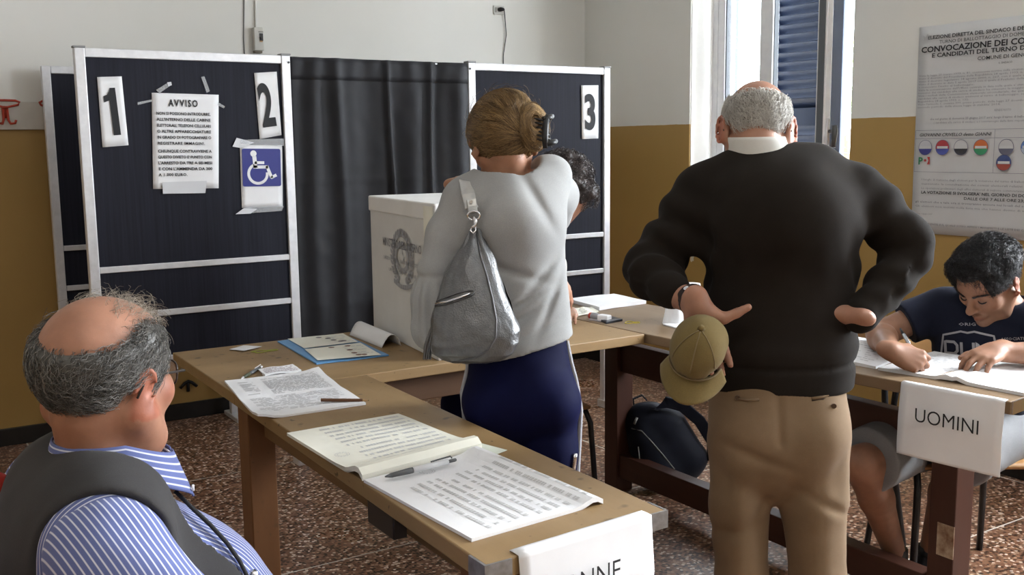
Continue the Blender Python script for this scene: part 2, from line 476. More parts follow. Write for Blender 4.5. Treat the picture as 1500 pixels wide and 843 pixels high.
p1 = at(357, -30, y=YB - .004); p2 = at(358.5, 90, y=YB - .004)
tag(obj('cable', MB().tube([p1, (p1 + p2) / 2 + Vector((.004, 0, .1)), p2 + Vector((0, 0, .12)), p2], .003, 6), mat('cable_grey', (.16, .16, .15), .6), smooth=True),
    'thin dark cable running down the white wall near the breaker box', 'cable')
q1 = at(374, -30, y=YB - .006); q2 = at(374.5, 40, y=YB - .006)
tag(obj('conduit', MB().tube([q1, q2], .006, 8), M['wall'], smooth=True), 'pale painted conduit above the grey breaker box', 'conduit')
p = at(730, 15, y=YB)
so = thing('wall_socket', 'wall socket plate with black plug near the corner', 'socket', (p.x, YB, p.z))
obj('plate', MB().box((p.x, YB - .005, p.z), (.078, .010, .055)), speckled('socket_plate', (.60, .59, .54), (.55, .54, .5), 9, .5), so, bevel=.003)
obj('socket_hole', MB().box((p.x - .026, YB - .0105, p.z), (.014, .002, .03)), mat('socket_dark', (.30, .29, .27), .6), so)
pl = at(733, 14, y=YB - .02); e = at(737, 105, y=YB - .006)
lead = thing('power_lead', 'black plug and thin lead hanging from the wall socket', 'cable', (pl.x, YB - .02, pl.z))
obj('plug', MB().tube([(pl.x - .004, YB - .011, pl.z), (pl.x - .002, YB - .03, pl.z), (pl.x + .01, YB - .042, pl.z - .001), (pl.x + .022, YB - .03, pl.z - .002)], [.013, .014, .009, .005], 10), M['black_plastic'], lead, smooth=True)
obj('lead', MB().tube([(pl.x + .022, YB - .03, pl.z - .002), (pl.x + .032, YB - .02, pl.z - .03), (pl.x + .042, YB - .012, pl.z - .09), (pl.x + .05, YB - .008, pl.z - .15), (e.x + .002, YB - .008, e.z + .10), (e.x, YB - .008, e.z - .15)], .0028, 6), M['black_plastic'], lead, smooth=True)
p = at(275, 564, y=YB)
ht = MB().tube([(p.x, YB - .004, p.z - .035), (p.x, YB - .012, p.z + .02)], [.010, .007], 8).tube([(p.x - .045, YB - .012, p.z - .012), (p.x - .02, YB - .014, p.z + .012), (p.x, YB - .014, p.z + .022), (p.x + .02, YB - .014, p.z + .012), (p.x + .045, YB - .012, p.z - .012)], .009, 8)
tag(obj('wall_hook', ht, M['black_metal'], smooth=True), 'black iron anchor hook low on the ochre wall above the skirting', 'hook')

# tree outside the window
tr = thing('tree', 'pale sunlit leafy tree outside behind the blue shutter', 'tree', (8.6, 7.0, -1.5))
obj('trunk', MB().tube([(8.6, 7.0, -1.5), (8.65, 7.0, 0.2), (8.6, 7.05, 1.6)], [.16, .13, .06], 10), mat('bark', (.12, .09, .06), .9), tr, smooth=True)
lf = MB(); rnd = random.Random(9)
for i in range(2600):
    a = rnd.uniform(0, 6.283); r = 1.35 * rnd.random() ** .4; z = rnd.uniform(-1, 1)
    c = Vector((8.6 + r * math.cos(a) * math.sqrt(1 - z * z), 7.0 + r * math.sin(a) * math.sqrt(1 - z * z), 1.1 + 1.35 * z))
    m = Matrix.Rotation(rnd.uniform(0, 6.28), 3, 'Z') @ Matrix.Rotation(rnd.uniform(-1, 1), 3, 'X'); s = rnd.uniform(.05, .09)
    lf.add([c + m @ Vector(q) for q in ((-s * .4, 0, 0), (0, -s, .01), (s * .4, 0, 0), (0, s, .01))], [(0, 1, 2, 3)])
o = obj('foliage', lf, speckled('leaf_green', (.26, .34, .10), (.38, .44, .18), 3, .6), tr); o['kind'] = 'stuff'
# ------------------------------------------------------------------ voting booth
YP = 4.42
PX = [0.80, 1.655, 2.612, 3.458]
ZTOP = 1.877
M['panel'] = None
def panel_mat():
    m = mat('booth_panel_laminate', (0.012, 0.013, 0.022), 0.6, spec=0.2); t = NT(m)
    f = t.noise(t.coord(scale=(60, 60, 1.2)), 2.0, 4)
    t.color(t.ramp(f, [(0.3, (0.0095, 0.0100, 0.0170)), (0.7, (0.0160, 0.0170, 0.027))]))
    return m
M['panel'] = panel_mat()
vb = thing('voting_booth', 'aluminium framed voting booth with dark panels numbered along its front', 'voting booth', (2.13, YP, 0))
for i, x in enumerate(PX):
    p = obj('post', MB().box((x, YP, ZTOP / 2), (.040, .040, ZTOP)), M['alu'], vb, bevel=.003)
    obj('post_cap', MB().box((x, YP, ZTOP + .004), (.046, .046, .008)), mat('post_cap_grey', (.25, .25, .25), .5), p, bevel=.002)
    obj('post_foot', MB().box((x, YP, .022), (.052, .075, .044)), M['alu'], p, bevel=.004)
    if i in (1, 2):
        obj('bolt', MB().tube([(x + (.012 if i == 1 else -.012), YP - .019, ZTOP - .03), (x + (.012 if i == 1 else -.012), YP - .024, ZTOP - .03)], .005, 8), M['black_metal'], p)
for (a, b) in ((PX[0], PX[1]), (PX[2], PX[3])):
    a += .02; b -= .02; c = (a + b) / 2; wd = b - a
    for z, h in ((ZTOP - .018, .036), (.98, .026), (.78, .026), (.58, .026)):
        obj('rail', MB().box((c, YP, z), (wd, .034, h)), M['alu'], vb, bevel=.003)
    for z0, z1 in ((.993, ZTOP - .036), (.793, .967), (.593, .767)):
        obj('panel', MB().box((c, YP, (z0 + z1) / 2), (wd, .012, z1 - z0)), M['panel'], vb)
obj('rail', MB().tube([(PX[1] + .02, YP, ZTOP - .012), (PX[2] - .02, YP, ZTOP - .012)], .008, 10), M['alu'], vb, smooth=True)

# curtain between the second and third post
def curtain_mat():
    m = mat('curtain_black_cloth', (0.014, 0.014, 0.017), 0.62, sheen=0.12, spec=0.35); t = NT(m)
    v = t.coord(); f = t.noise(v, 5, 4); g = t.noise(v, 700, 1)
    t.color(t.ramp(f, [(0.3, (0.0075, 0.0075, 0.010)), (0.7, (0.013, 0.013, 0.017))])); t.bump(t.math('ADD', g, t.math('MULTIPLY', f, 3)), 0.15, 0.002)
    return m
cu = thing('curtain', 'black cloth curtain hung across the booth entrance', 'curtain', (2.13, YP, 0))
ca, cb = PX[1] + .022, PX[2] - .022
folds = [(.10, .018, .05), (.24, .03, .035), (.30, .012, .05), (.53, .04, .016), (.56, -.015, .05), (.66, .012, .05), (.77, .026, .02), (.80, -.012, .04), (.93, .022, .05), (.40, -.014, .08), (.05, -.01, .04)]
def cf(u, v):
    z = ZTOP - .004 - v * (ZTOP - .56)
    y = YP - .012
    k = min(1, v * 9)
    for c, a, s in folds:
        cc = c + .012 * math.sin(v * 5 + c * 20)
        y -= a * (.35 + .65 * k) * math.exp(-((u - cc) / s) ** 2) * (1 + .25 * math.sin(v * 4 + c * 9))
    y -= .004 * math.sin(u * 60 + v * 3) * (1 - k) + .003 * mnoise.noise(Vector((u * 14, v * 20, 3)))
    # ironed creases
    for vc in (.42, .86): y -= .003 * math.exp(-((v - vc) / .006) ** 2)
    x = ca + (cb - ca) * u
    return Vector((x, y, z))
obj('cloth', MB().grid(cf, 110, 90), curtain_mat(), cu, smooth=True, solid=.002)
def hem(u, v):
    p = cf(u, .075 * v); return p - Vector((0, .0025 + .002 * abs(math.sin(v * 3.14)), 0))
obj('hem', MB().grid(hem, 110, 4), curtain_mat(), cu, smooth=True, solid=.0015)

# the panel behind the first booth
bs = thing('booth_screen', 'second dark booth screen standing by the wall under the coat hooks', 'voting booth', (1.2, 5.43, 0))
for x in (.826, 1.66): obj('post', MB().box((x, 5.43, ZTOP / 2), (.040, .040, ZTOP)), M['alu'], bs, bevel=.003)
for z, h in ((ZTOP - .018, .036), (.99, .026), (.79, .026), (.58, .026)): obj('rail', MB().box((1.243, 5.43, z), (.79, .034, h)), M['alu'], bs, bevel=.003)
for z0, z1 in ((1.003, ZTOP - .036), (.803, .977), (.593, .777)): obj('panel', MB().box((1.243, 5.43, (z0 + z1) / 2), (.79, .012, z1 - z0)), M['panel'], bs)
for x in (.826, 1.66): obj('post_foot', MB().box((x, 5.40, .012), (.06, .24, .024)), M['alu'], bs, bevel=.004)
obj('post_foot', MB().box((2.70, 5.50, .03), (.05, .10, .06)), M['alu'], bs)

# ------------------------------------------------------------------ signs on the booth
def quad_sheet(corners, y, nx=6, nz=8, curl=0.0, seed=0):
    """sheet from four picture corners (tl, tr, br, bl) on the plane y"""
    tl, tr, br, bl = [at(u, v, y=y) for u, v in corners]
    def f(u, w):
        p = (tl * (1 - u) + tr * u) * w + (bl * (1 - u) + br * u) * (1 - w)
        return p + Vector((0, -.002 - curl * mnoise.noise(Vector((u * 2 + seed, w * 2, seed))) - curl * .6 * abs(u - .5) * abs(w - .5), 0))
    return f, (tl, tr, br, bl)
YS = YP - .008
def digit(s, corners, label):
    f, (tl, tr, br, bl) = quad_sheet(corners, YS, curl=.002)
    card = thing('number_sign', label, 'sign', (bl + br) / 2)
    obj('card', MB().grid(f, 6, 8), M['paper'], card, solid=.0012, smooth=True)
    up = ((tl - bl) + (tr - br)) / 2; ri = ((tr - tl) + (br - bl)) / 2
    m = frame((bl + br) / 2 + up * .16 + Vector((0, -.0065, 0)), ri, up)
    if s == '1':
        pg = [(.30, 0), (.62, 0), (.62, 1), (.38, 1), (.34, .93), (.22, .86), (.06, .83), (.06, .70), (.30, .74)]
        v = np.array([(a, b, 0) for a, b in pg]); fc = [tuple(range(len(pg)))]
    else:
        v, fc = text_geo(s, 1.0, bold=.03, res=8)
    h = v[:, 1].max() - v[:, 1].min(); w = v[:, 0].max() - v[:, 0].min()
    v[:, 0] -= (v[:, 0].max() + v[:, 0].min()) / 2; v[:, 1] -= v[:, 1].min()
    tw = ri.length * (.62 if s != '1' else .5)
    mb = MB().add([m @ Vector((p[0] * tw / w, p[1] * up.length * .68 / h, 0)) for p in v], fc)
    obj('numeral', mb, M['ink'], card, solid=.0004)
    return card
digit('1', [(142, 113), (178, 112), (188, 213), (150, 216)], 'white card with black numeral 1, left of the notice')
digit('2', [(372, 107), (405, 105), (412, 198), (380, 204)], 'white card with black numeral 2 above the wheelchair sign')
digit('3', [(851, 125), (876, 125), (876, 203), (852, 204)], 'white card with black numeral 3 behind the woman')

f, (tl, tr, br, bl) = quad_sheet([(222, 136), (320, 139), (320, 276), (224, 277)], YS, curl=.003, seed=2)
nt = thing('notice', 'white AVVISO notice sheet taped to the dark booth panel', 'notice', (bl + br) / 2)
obj('sheet', MB().grid(f, 10, 14), M['paper'], nt, solid=.0006, smooth=True)
up = ((tl - bl) + (tr - br)) / 2; ri = ((tr - tl) + (br - bl)) / 2
m = frame((bl + br) / 2 + Vector((0, -.0062, 0)), ri, up); H_ = up.length; W_ = ri.length
t1 = MB(); put_text(t1, m, 'AVVISO', 0, H_ * .865, .040, bold=.03, fit=W_ * .44, spacing=1.3); obj('heading', t1, M['ink'], nt); t1 = MB()
LINES = ['NON SI POSSONO INTRODURRE,', "ALL'INTERNO DELLE CABINE", 'ELETTORALI, TELEFONI CELLULARI', 'O ALTRE APPARECCHIATURE', 'IN GRADO DI FOTOGRAFARE O', 'REGISTRARE IMMAGINI.', None,
         'CHIUNQUE CONTRAVVIENE A', "QUESTO DIVIETO E' PUNITO CON", "L'ARRESTO DA TRE A SEI MESI", "E CON L'AMMENDA DA 300", 'A 1.000 EURO.']
y = .775
for s in LINES:
    if s is None:
        obj('lettering', t1, M['ink'], nt); t1 = MB(); y -= .02; continue
    full = len(s) > 21
    if full: put_text(t1, m, s, 0, H_ * y, .0165, bold=.03, fit=W_ * .81, align='CENTER')
    else: put_text(t1, m, s, -W_ * .405, H_ * y, .0165, bold=.03, align='LEFT', xs=1.0, spacing=1.15)
    y -= .062
obj('lettering', t1, M['ink'], nt)
M['tapewhite'] = mat('paper_tape', (.72, .73, .76), .35, alpha=.85)
def strip(parent, name, corners, y, m, off=.004):
    q = [at(u, v, y=y) + Vector((0, -off, 0)) for u, v in corners]
    obj(name, MB().add(q, [(0, 1, 2, 3)]), m, parent, solid=.0004)
strip(nt, 'tape', [(237, 267), (302, 265), (300, 283), (238, 284)], YS, M['tapewhite'], .008)
strip(nt, 'tape', [(228, 132), (246, 121), (250, 125), (233, 137)], YS, M['tape'], .006)
strip(nt, 'tape', [(294, 113), (299, 112), (307, 134), (302, 136)], YS, M['tape'], .006)
strip(nt, 'tape', [(201, 150), (222, 146), (222, 149), (201, 154)], YS, M['tape'], .006)
strip(nt, 'tape', [(319, 150), (329, 156), (327, 159), (318, 154)], YS, M['tape'], .006)
strip(nt, 'tape', [(244, 121), (250, 120), (251, 125), (246, 127)], YS, M['tapewhite'], .008)

f, (tl, tr, br, bl) = quad_sheet([(351, 212), (413, 213), (414, 303), (354, 305)], YS, curl=.003, seed=5)
ws = thing('accessibility_sign', 'white sheet with blue wheelchair symbol taped under the numeral 2', 'sign', (bl + br) / 2)
obj('sheet', MB().grid(f, 8, 12), M['paper'], ws, solid=.0006, smooth=True)
up = ((tl - bl) + (tr - br)) / 2; ri = ((tr - tl) + (br - bl)) / 2
m = frame((bl + br) / 2 + Vector((0, -.0062, 0)), ri, up); H_ = up.length; W_ = ri.length
def rrect(x0, y0, x1, y1, r, n=5):
    out = []
    for cx, cy, a0 in ((x1 - r, y0 + r, -90), (x1 - r, y1 - r, 0), (x0 + r, y1 - r, 90), (x0 + r, y0 + r, 180)):
        for i in range(n + 1):
            a = math.radians(a0 + 90 * i / n); out.append((cx + r * math.cos(a), cy + r * math.sin(a)))
    return out
B = (-W_ * .46, H_ * .34, W_ * .46, H_ * .94)
obj('blue_field', MB().prism(rrect(*B, .008), m, .0006), mat('sign_blue', (.015, .02, .19), .45), ws)
# the wheelchair symbol, in units of the blue field's height
S = B[3] - B[1]; mm = m @ Matrix.Translation((-W_ * .46, H_ * .34, .0012)) @ Matrix.Scale(S, 4)
wc = MB()
def seg2(pts, wdt, n0=8):
    for (a, b) in zip(pts[:-1], pts[1:]):
        a = Vector(a); b = Vector(b); d = (b - a).normalized(); nn = Vector((-d.y, d.x)) * wdt / 2
        wc.add([mm @ Vector((*q, 0)) for q in (a - nn, b - nn, b + nn, a + nn)], [(0, 1, 2, 3)])
def disc(mb, mt, cx, cy, r, n=20):
    mb.add([mt @ Vector((cx + r * math.cos(2 * math.pi * i / n), cy + r * math.sin(2 * math.pi * i / n), 0)) for i in range(n)], [tuple(range(n))])
disc(wc, mm, .31, .87, .085)
seg2([(.33, .80), (.355, .49)], .11); seg2([(.34, .63), (.60, .63)], .075); seg2([(.30, .515), (.70, .515)], .085)
seg2([(.665, .545), (.80, .22)], .085); seg2([(.775, .225), (.93, .30)], .08)
arc = [(.42 + .255 * math.cos(math.radians(a)), .335 + .255 * math.sin(math.radians(a))) for a in range(112, 374, 8)]
seg2(arc, .075)
obj('wheelchair_symbol', wc, M['paper'], ws)
strip(ws, 'tape', [(340, 215), (346, 202), (372, 209), (352, 217)], YS, M['tapewhite'], .006)
strip(ws, 'tape', [(352, 211), (352, 205), (415, 203), (415, 214)], YS, M['tape'], .008)
strip(ws, 'tape', [(344, 314), (358, 304), (415, 302), (412, 309)], YS, M['tape'], .008)
strip(ws, 'tape', [(344, 314), (356, 305), (376, 306), (366, 313)], YS, M['tapewhite'], .010)

# ------------------------------------------------------------------ tables
ZT_ = 0.80
M['top'] = wood_mat('table_top_wood', (0.25, 0.155, 0.066), (0.325, 0.21, 0.098), axis=1, scale=.5, rough=.5, stains=.75)
M['topx'] = wood_mat('table_top_wood_across', (0.25, 0.155, 0.066), (0.325, 0.21, 0.098), axis=0, scale=.5, rough=.5, stains=.75)
M['topdim'] = wood_mat('table_top_wood_dimmed', (0.175, 0.112, 0.060), (0.235, 0.158, 0.090), axis=1, scale=.5, rough=.5, stains=.6)  # same top wood darkened; the dimmer light here is put into its colour
M['edge'] = wood_mat('table_edge_wood', (0.16, 0.085, 0.032), (0.23, 0.13, 0.055), axis=1, scale=.6, rough=.6)
M['legwood'] = wood_mat('table_leg_wood', (0.13, 0.055, 0.02), (0.19, 0.085, 0.033), axis=2, scale=.5, rough=.5, stains=.35)
M['redwood'] = wood_mat('trestle_dark_wood', (0.045, 0.016, 0.010), (0.075, 0.026, 0.015), axis=2, scale=.5, rough=.45)
M['redwoody'] = wood_mat('trestle_dark_rail', (0.045, 0.016, 0.010), (0.075, 0.026, 0.015), axis=1, scale=.5, rough=.45)
def slab(name, pts, parent, m, th=.034):
    low = [Vector((x, y, ZT_ - th)) for x, y in pts]; hi = [Vector((x, y, ZT_)) for x, y in pts]
    return obj(name, MB().hexa(low, hi), m, parent, bevel=.003)
# long front table
ft = thing('table', 'long narrow wooden table with the DONNE sign on its end', 'table', (1.0, 2.2, 0))
FT = [(0.806, 1.342), (1.212, 1.366), (1.236, 2.728), (0.836, 2.728)]
slab('tabletop', FT, ft, M['top'])
obj('apron', MB().box((1.02, 2.05, ZT_ - .075), (.26, 1.28, .08)), M['edge'], ft, bevel=.003)
obj('leg', MB().box((.882, 2.69, (ZT_ - .036) / 2), (.075, .085, ZT_ - .036)), M['legwood'], ft, bevel=.003)
obj('leg', MB().box((.87, 1.43, (ZT_ - .036) / 2), (.075, .085, ZT_ - .036)), M['legwood'], ft, bevel=.003)
obj('leg', MB().box((1.14, 1.44, (ZT_ - .036) / 2), (.075, .085, ZT_ - .036)), M['legwood'], ft, bevel=.003)
M['worn_metal'] = speckled('worn_grey_metal', (.34, .34, .34), (.2, .19, .18), 40, .45, metal=.7)
for sgn, cx, cy in ((1, .806, 1.342), (-1, 1.212, 1.366)):
    a, b = .05 * sgn, .05
    o = .003
    pl = [(cx - o * sgn, cy - o), (cx + a, cy - o), (cx + a, cy + .001), (cx + .002 * sgn, cy + .001), (cx + .002 * sgn, cy + b), (cx - o * sgn, cy + b)]
    if sgn < 0: pl = pl[::-1]
    obj('corner_plate', MB().prism(pl, Matrix.Translation((0, 0, ZT_ - .033)), .0335), M['worn_metal'], ft)
obj('bracket', MB().box((.836, 1.77, ZT_ - .06), (.03, .12, .05)).tube([(.836, 1.74, ZT_ - .09), (.836, 1.74, ZT_ - .05)], .012, 8), M['black_metal'], ft, bevel=.003)
# cross table behind it
ct = thing('table', 'wooden cross table carrying the white ballot box', 'table', (1.55, 3.07, 0))
slab('tabletop', [(0.836, 2.7285), (2.320, 2.737), (2.302, 3.40), (0.846, 3.412)], ct, M['topx'])
for x, y in ((1.95, 2.84), (2.08, 3.36)):
    obj('leg', MB().box((x, y, (ZT_ - .036) / 2), (.06, .06, ZT_ - .036)), M['legwood'], ct, bevel=.003)
obj('apron', MB().box((1.62, 2.80, ZT_ - .08), (.65, .03, .085)), wood_mat('apron_dark', (.07, .032, .014), (.11, .05, .02), axis=0, scale=.5), ct, bevel=.003)
# right-hand table and its trestle
rt_ = thing('table', 'narrow table on dark trestle with the UOMINI sign on its side', 'table', (2.6, 2.5, 0))
RT = [(2.462, 1.452), (2.862, 1.50), (2.757, 3.52), (2.304, 3.52), (2.3265, 2.70)]
low = [Vector((x, y, ZT_ - .034)) for x, y in RT]; hi = [Vector((x, y, ZT_ + .0004)) for x, y in RT]
m5 = MB().add(low + hi, [(4, 3, 2, 1, 0), (5, 6, 7, 8, 9)] + [(i, (i + 1) % 5, 5 + (i + 1) % 5, 5 + i) for i in range(5)])
obj('tabletop', m5, M['topdim'], rt_, bevel=.003)
TX = 2.66
for y in (3.305, 1.735):
    obj('leg', MB().box((TX, y, (ZT_ - .036) / 2), (.085, .085, ZT_ - .036)), M['redwood'], rt_, bevel=.003)
obj('rail', MB().box((TX, 2.52, .587), (.05, 1.485, .125)), M['redwoody'], rt_, bevel=.003)
obj('stretcher', MB().box((TX, 2.52, .115), (.06, 1.485, .10)), M['redwoody'], rt_, bevel=.003)
obj('worn_patch', MB().box((TX - .0425, 1.72, .30), (.003, .055, .10)), speckled('worn_wood', (.45, .36, .26), (.16, .08, .04), 30, .7), rt_)
e0 = Vector((2.462, 1.452, 0)); e1 = Vector((2.862, 1.50, 0)); d = (e1 - e0).normalized()
obj('corner_plate', MB().box(e0 + d * .06 + Vector((0, -.002, ZT_ - .017)) , (.11, .005, .034), Matrix.Rotation(math.atan2(d.y, d.x), 3, 'Z')), M['chrome'], rt_)
# ------------------------------------------------------------------ papers and small things on the tables
Z0 = ZT_ + .0012
def sheet4(pts, lift=None, n=(14, 14), seed=0, amp=.0012):
    """bilinear sheet through four world points (tl, tr, br, bl), with small waves; lift(u, w) adds height"""
    tl, tr, br, bl = [Vector(p) for p in pts]
    def f(u, w):
        p = (tl * (1 - u) + tr * u) * w + (bl * (1 - u) + br * u) * (1 - w)
        h = amp * (1 + mnoise.noise(Vector((u * 3 + seed, w * 3, seed * 1.7))))
        if lift: h += lift(u, w)
        return p + Vector((0, 0, h))
    return f
def printed(f, mb, rows, cols, u0=.08, u1=.92, w0=.1, w1=.92, h=.35, seed=0, fill=.8, along='u', off=.0008):
    """rows of tiny printed dashes lying on the sheet f"""
    r = random.Random(seed)
    for i in range(rows):
        a = u0
        wv = w1 - (w1 - w0) * (i + .5) / rows; dh = (w1 - w0) / rows * h / 2
        while a < u1:
            ln = (u1 - u0) / cols * r.uniform(.5, 1.1)
            if r.random() < fill:
                b = min(u1, a + ln * .8)
                q = [(a, wv - dh), (b, wv - dh), (b, wv + dh), (a, wv + dh)]
                if along == 'w': q = [(w_, u_) for u_, w_ in q]; q = q[::-1]
                mb.add([f(x, y) + Vector((0, 0, off)) for x, y in q], [(0, 1, 2, 3)])
            a += ln
    return mb
def P(u, v, z=ZT_): return at(u, v, z=z)
def block(name, f, th, m, parent, n=(14, 14), edge=None):
    """a pad of sheets: the top surface f and a skirt down to the table"""
    mb = MB().grid(f, *n); nu, nv = n; w = nu + 1
    rim = [i for i in range(nu + 1)] + [j * w + nu for j in range(1, nv + 1)] + [nv * w + i for i in range(nu - 1, -1, -1)] + [j * w for j in range(nv - 1, 0, -1)]
    base = len(mb.v)
    for i in rim:
        x, y, z = mb.v[i]; mb.v.append((x, y, max(ZT_ + .0004, z - th)))
    k = len(rim)
    for i in range(k): mb.f.append((rim[i], base + i, base + (i + 1) % k, rim[(i + 1) % k]))
    mb.f.append(tuple(base + i for i in range(k - 1, -1, -1)))
    return obj(name, mb, m, parent)

# register beside the pencil, one corner curled
c = [P(329, 561), P(467, 545), P(536, 594), P(378, 617.6)]
rg = thing('paper_sheets', 'white printed sheets with a curled corner under the brown pencil', 'papers', sum(c, Vector()) / 4)
def lift1(u, w):
    k = .004 + .010 * math.exp(-((u - 1) / .12) ** 2 - ((w - 1) / .12) ** 2)
    k += .012 * math.exp(-((u - .0) / .12) ** 2 - ((w - .0) / .10) ** 2) - .003 * math.exp(-((w - .5) / .1) ** 2)
    return k
f1 = sheet4(c, lift1, seed=1, amp=.002)
block('sheet', f1, .006, M['paper'], rg)
pm = MB()
printed(f1, pm, 22, 10, .34, .93, .52, .93, .5, 3, .85, 'u'); obj('printed_rows', pm, M['ink_faint'], rg); pm = MB(); printed(f1, pm, 15, 10, .08, .92, .1, .47, .4, 4, .8, 'u'); obj('printed_rows', pm, M['ink_faint'], rg); pm = MB(); printed(f1, pm, 12, 1, .10, .24, .55, .9, .5, 5, .9)
obj('printed_rows', pm, M['ink_faint'], rg)
pc = thing('pencil', 'brown wooden pencil lying on the printed sheets', 'pencil', P(505, 588, ZT_ + .012))
a, b = P(470, 586.5, ZT_ + .0145), P(541, 587, ZT_ + .0085); d = (b - a)
obj('shaft', MB().tube([a, a + d * .86], .0046, 6), mat('pencil_brown', (.12, .05, .02), .4), pc)
obj('tip', MB().tube([a + d * .86, b - d * .03], [.0046, .0012], 6), mat('pencil_wood', (.36, .22, .10), .6), pc)
obj('lead_point', MB().tube([b - d * .03, b], [.0012, .0003], 6), M['ink'], pc)

def pen(label, a, b, r, mats, name='pen', rr=.0):
    t = thing(name, label, 'pen', (a + b) / 2); d = b - a
    obj('barrel', MB().tube([a + d * .12, a + d * .62], r, 10), mats[0], t, smooth=True)
    obj('grip', MB().tube([a + d * .62, a + d * .66, a + d * .92], [r, r * 1.06, r * .8], 10), mats[1], t, smooth=True)
    obj('tip', MB().tube([a + d * .92, b], [r * .8, r * .2], 10), mats[2], t, smooth=True)
    obj('cap', MB().tube([a, a + d * .02, a + d * .12], [r * .5, r * .62, r * .62], 8), mats[2], t, smooth=True)
    up = Vector((0, 0, 1)); s = up.cross(d).normalized(); n = d.cross(s).normalized()
    obj('clip', MB().tube([a + d * .06 + n * r * .9, a + d * .08 + n * r * 1.7, a + d * .36 + n * r * 1.35], r * .28, 6), mats[2], t)
    return t
M['clear_grey'] = mat('pen_smoke', (.10, .105, .11), .25)
M['clear_white'] = mat('pen_clear', (.62, .63, .65), .2)
pen('dark ballpoint pen lying near the folded banknote slip', P(384, 537.3, ZT_ + .006), P(353.5, 555, ZT_ + .006), .0052, (M['clear_grey'], mat('pen_olive', (.07, .08, .05), .5), M['alu']))
# folded slip, white slip, rubber band
c = [P(379, 545.6), P(429, 537.4), P(441.6, 546.4), P(389, 554)]
fs = thing('folded_slip', 'small folded printed slip beside the dark pen', 'paper slip', sum(c, Vector()) / 4)
f2 = sheet4(c, lambda u, w: .007 + .002 * math.sin(u * 6), seed=3, amp=.002)
block('sheet', f2, .003, M['paper'], fs, (10, 8))
f2b = sheet4([c[0] * .5 + c[3] * .5, c[1] * .5 + c[2] * .5, c[2], c[3]], lambda u, w: .003, seed=6)
block('lower_fold', f2b, .003, M['paper'], fs, (10, 4))
obj('printed_rows', printed(f2, MB(), 5, 9, .06, .94, .12, .9, .5, 8, .85), mat('ink_mauve', (.42, .36, .38), .8), fs)
c = [P(336, 514), P(357, 508), P(383.6, 509.6), P(358, 516)]
tag(obj('paper_slip', MB().grid(sheet4(c, lambda u, w: .003, amp=.001), 6, 6), M['paper'], solid=.0008), 'small blank white slip beside the green rubber band', 'paper slip')
def band(label, c, rx, ry, ang, m, r=.0014, seed=0):
    rr = random.Random(seed); pts = []
    for i in range(41):
        a = 2 * math.pi * i / 40; q = 1 + .22 * math.sin(3 * a + seed) + .1 * math.sin(5 * a)
        x, y = rx * math.cos(a) * q, ry * math.sin(a) * q
        pts.append(c + Vector((x * math.cos(ang) - y * math.sin(ang), x * math.sin(ang) + y * math.cos(ang), .002 + .0008 * math.sin(4 * a))))
    return tag(obj('rubber_band', MB().tube(pts, r, 6, cap=False), m, smooth=True), label, 'rubber band')
band('green rubber band beside the blank white slip', P(386, 515.5), .038, .014, -.2, mat('rubber_green', (.30, .32, .06), .5), .0016, 1)
band('yellow rubber band beside the black ink pad', P(925, 473.5), .026, .018, -.7, mat('rubber_yellow', (.58, .46, .06), .5), .0018, 2)

# blue folder with two ballot sheets
M['folder_blue'] = speckled('folder_blue', (.10, .27, .52), (.13, .31, .56), 20, .4)
c = [P(406.4, 502), P(502.4, 491.5), P(569.6, 522.4), P(464, 535)]
bf = thing('ballot_folder', 'open blue folder holding two printed ballots', 'folder', sum(c, Vector()) / 4)
f3 = sheet4(c, lambda u, w: .004 + .001 * math.sin(u * 9), seed=2)
block('cover', f3, .004, M['folder_blue'], bf)
for k, q in enumerate(([(421.6, 500.5), (502.4, 492.5), (524.8, 504.8), (445.6, 514.4)], [(446.4, 516), (528, 506.4), (558.4, 524), (465.6, 532.5)])):
    cc = [P(*x) for x in q]; g = sheet4(cc, lambda u, w: .0085, seed=4 + k, amp=.0006)
    s = obj('ballot_sheet', MB().grid(g, 8, 8), M['paper_warm'], bf, solid=.0008)
    pm = MB()
    spots = [(.50, .80), (.62, .62), (.66, .40), (.74, .22), (.80, .24)] if k == 0 else [(.44, .88), (.72, .86), (.66, .54), (.66, .30), (.76, .10), (.68, .12)]
    for j, (u, w) in enumerate(spots):
        ce = g(u, w) + Vector((0, 0, .0012)); n = 12
        pm.add([ce + Vector((.0105 * math.cos(2 * math.pi * i / n), .0105 * math.sin(2 * math.pi * i / n), 0)) for i in range(n)], [tuple(range(n))])
    obj('party_symbol', pm, [mat('symbol_slate', (.16, .15, .16), .8), mat('symbol_brown', (.22, .13, .10), .8)][k], s)['kind'] = 'stuff'
    r2 = MB(); printed(g, r2, 9, 3, .62, .95, .08, .95, .3, 20 + k, .5); obj('printed_rows', r2, M['ink_faint'], s)

# curved sheet standing like a tunnel beside the box
a, b = P(512, 491.5), P(559, 510.5); cR = P(589, 507.5)
ax = (b - a); w = (cR - b); w -= ax * (w.dot(ax) / ax.dot(ax))
def tun(u, v):
    p = a + ax * u; s = v * 2 - 1
    h = .046 * (1 - abs(s) ** 2.4) * (1 - .12 * u); x = (v ** .85) * w.length
    return p + w.normalized() * x + Vector((0, 0, h + .001))
tag(obj('curved_paper', MB().grid(tun, 10, 16), M['paper'], smooth=True, solid=.0012), 'stiff white sheet bent like a tunnel beside the ballot box', 'paper')

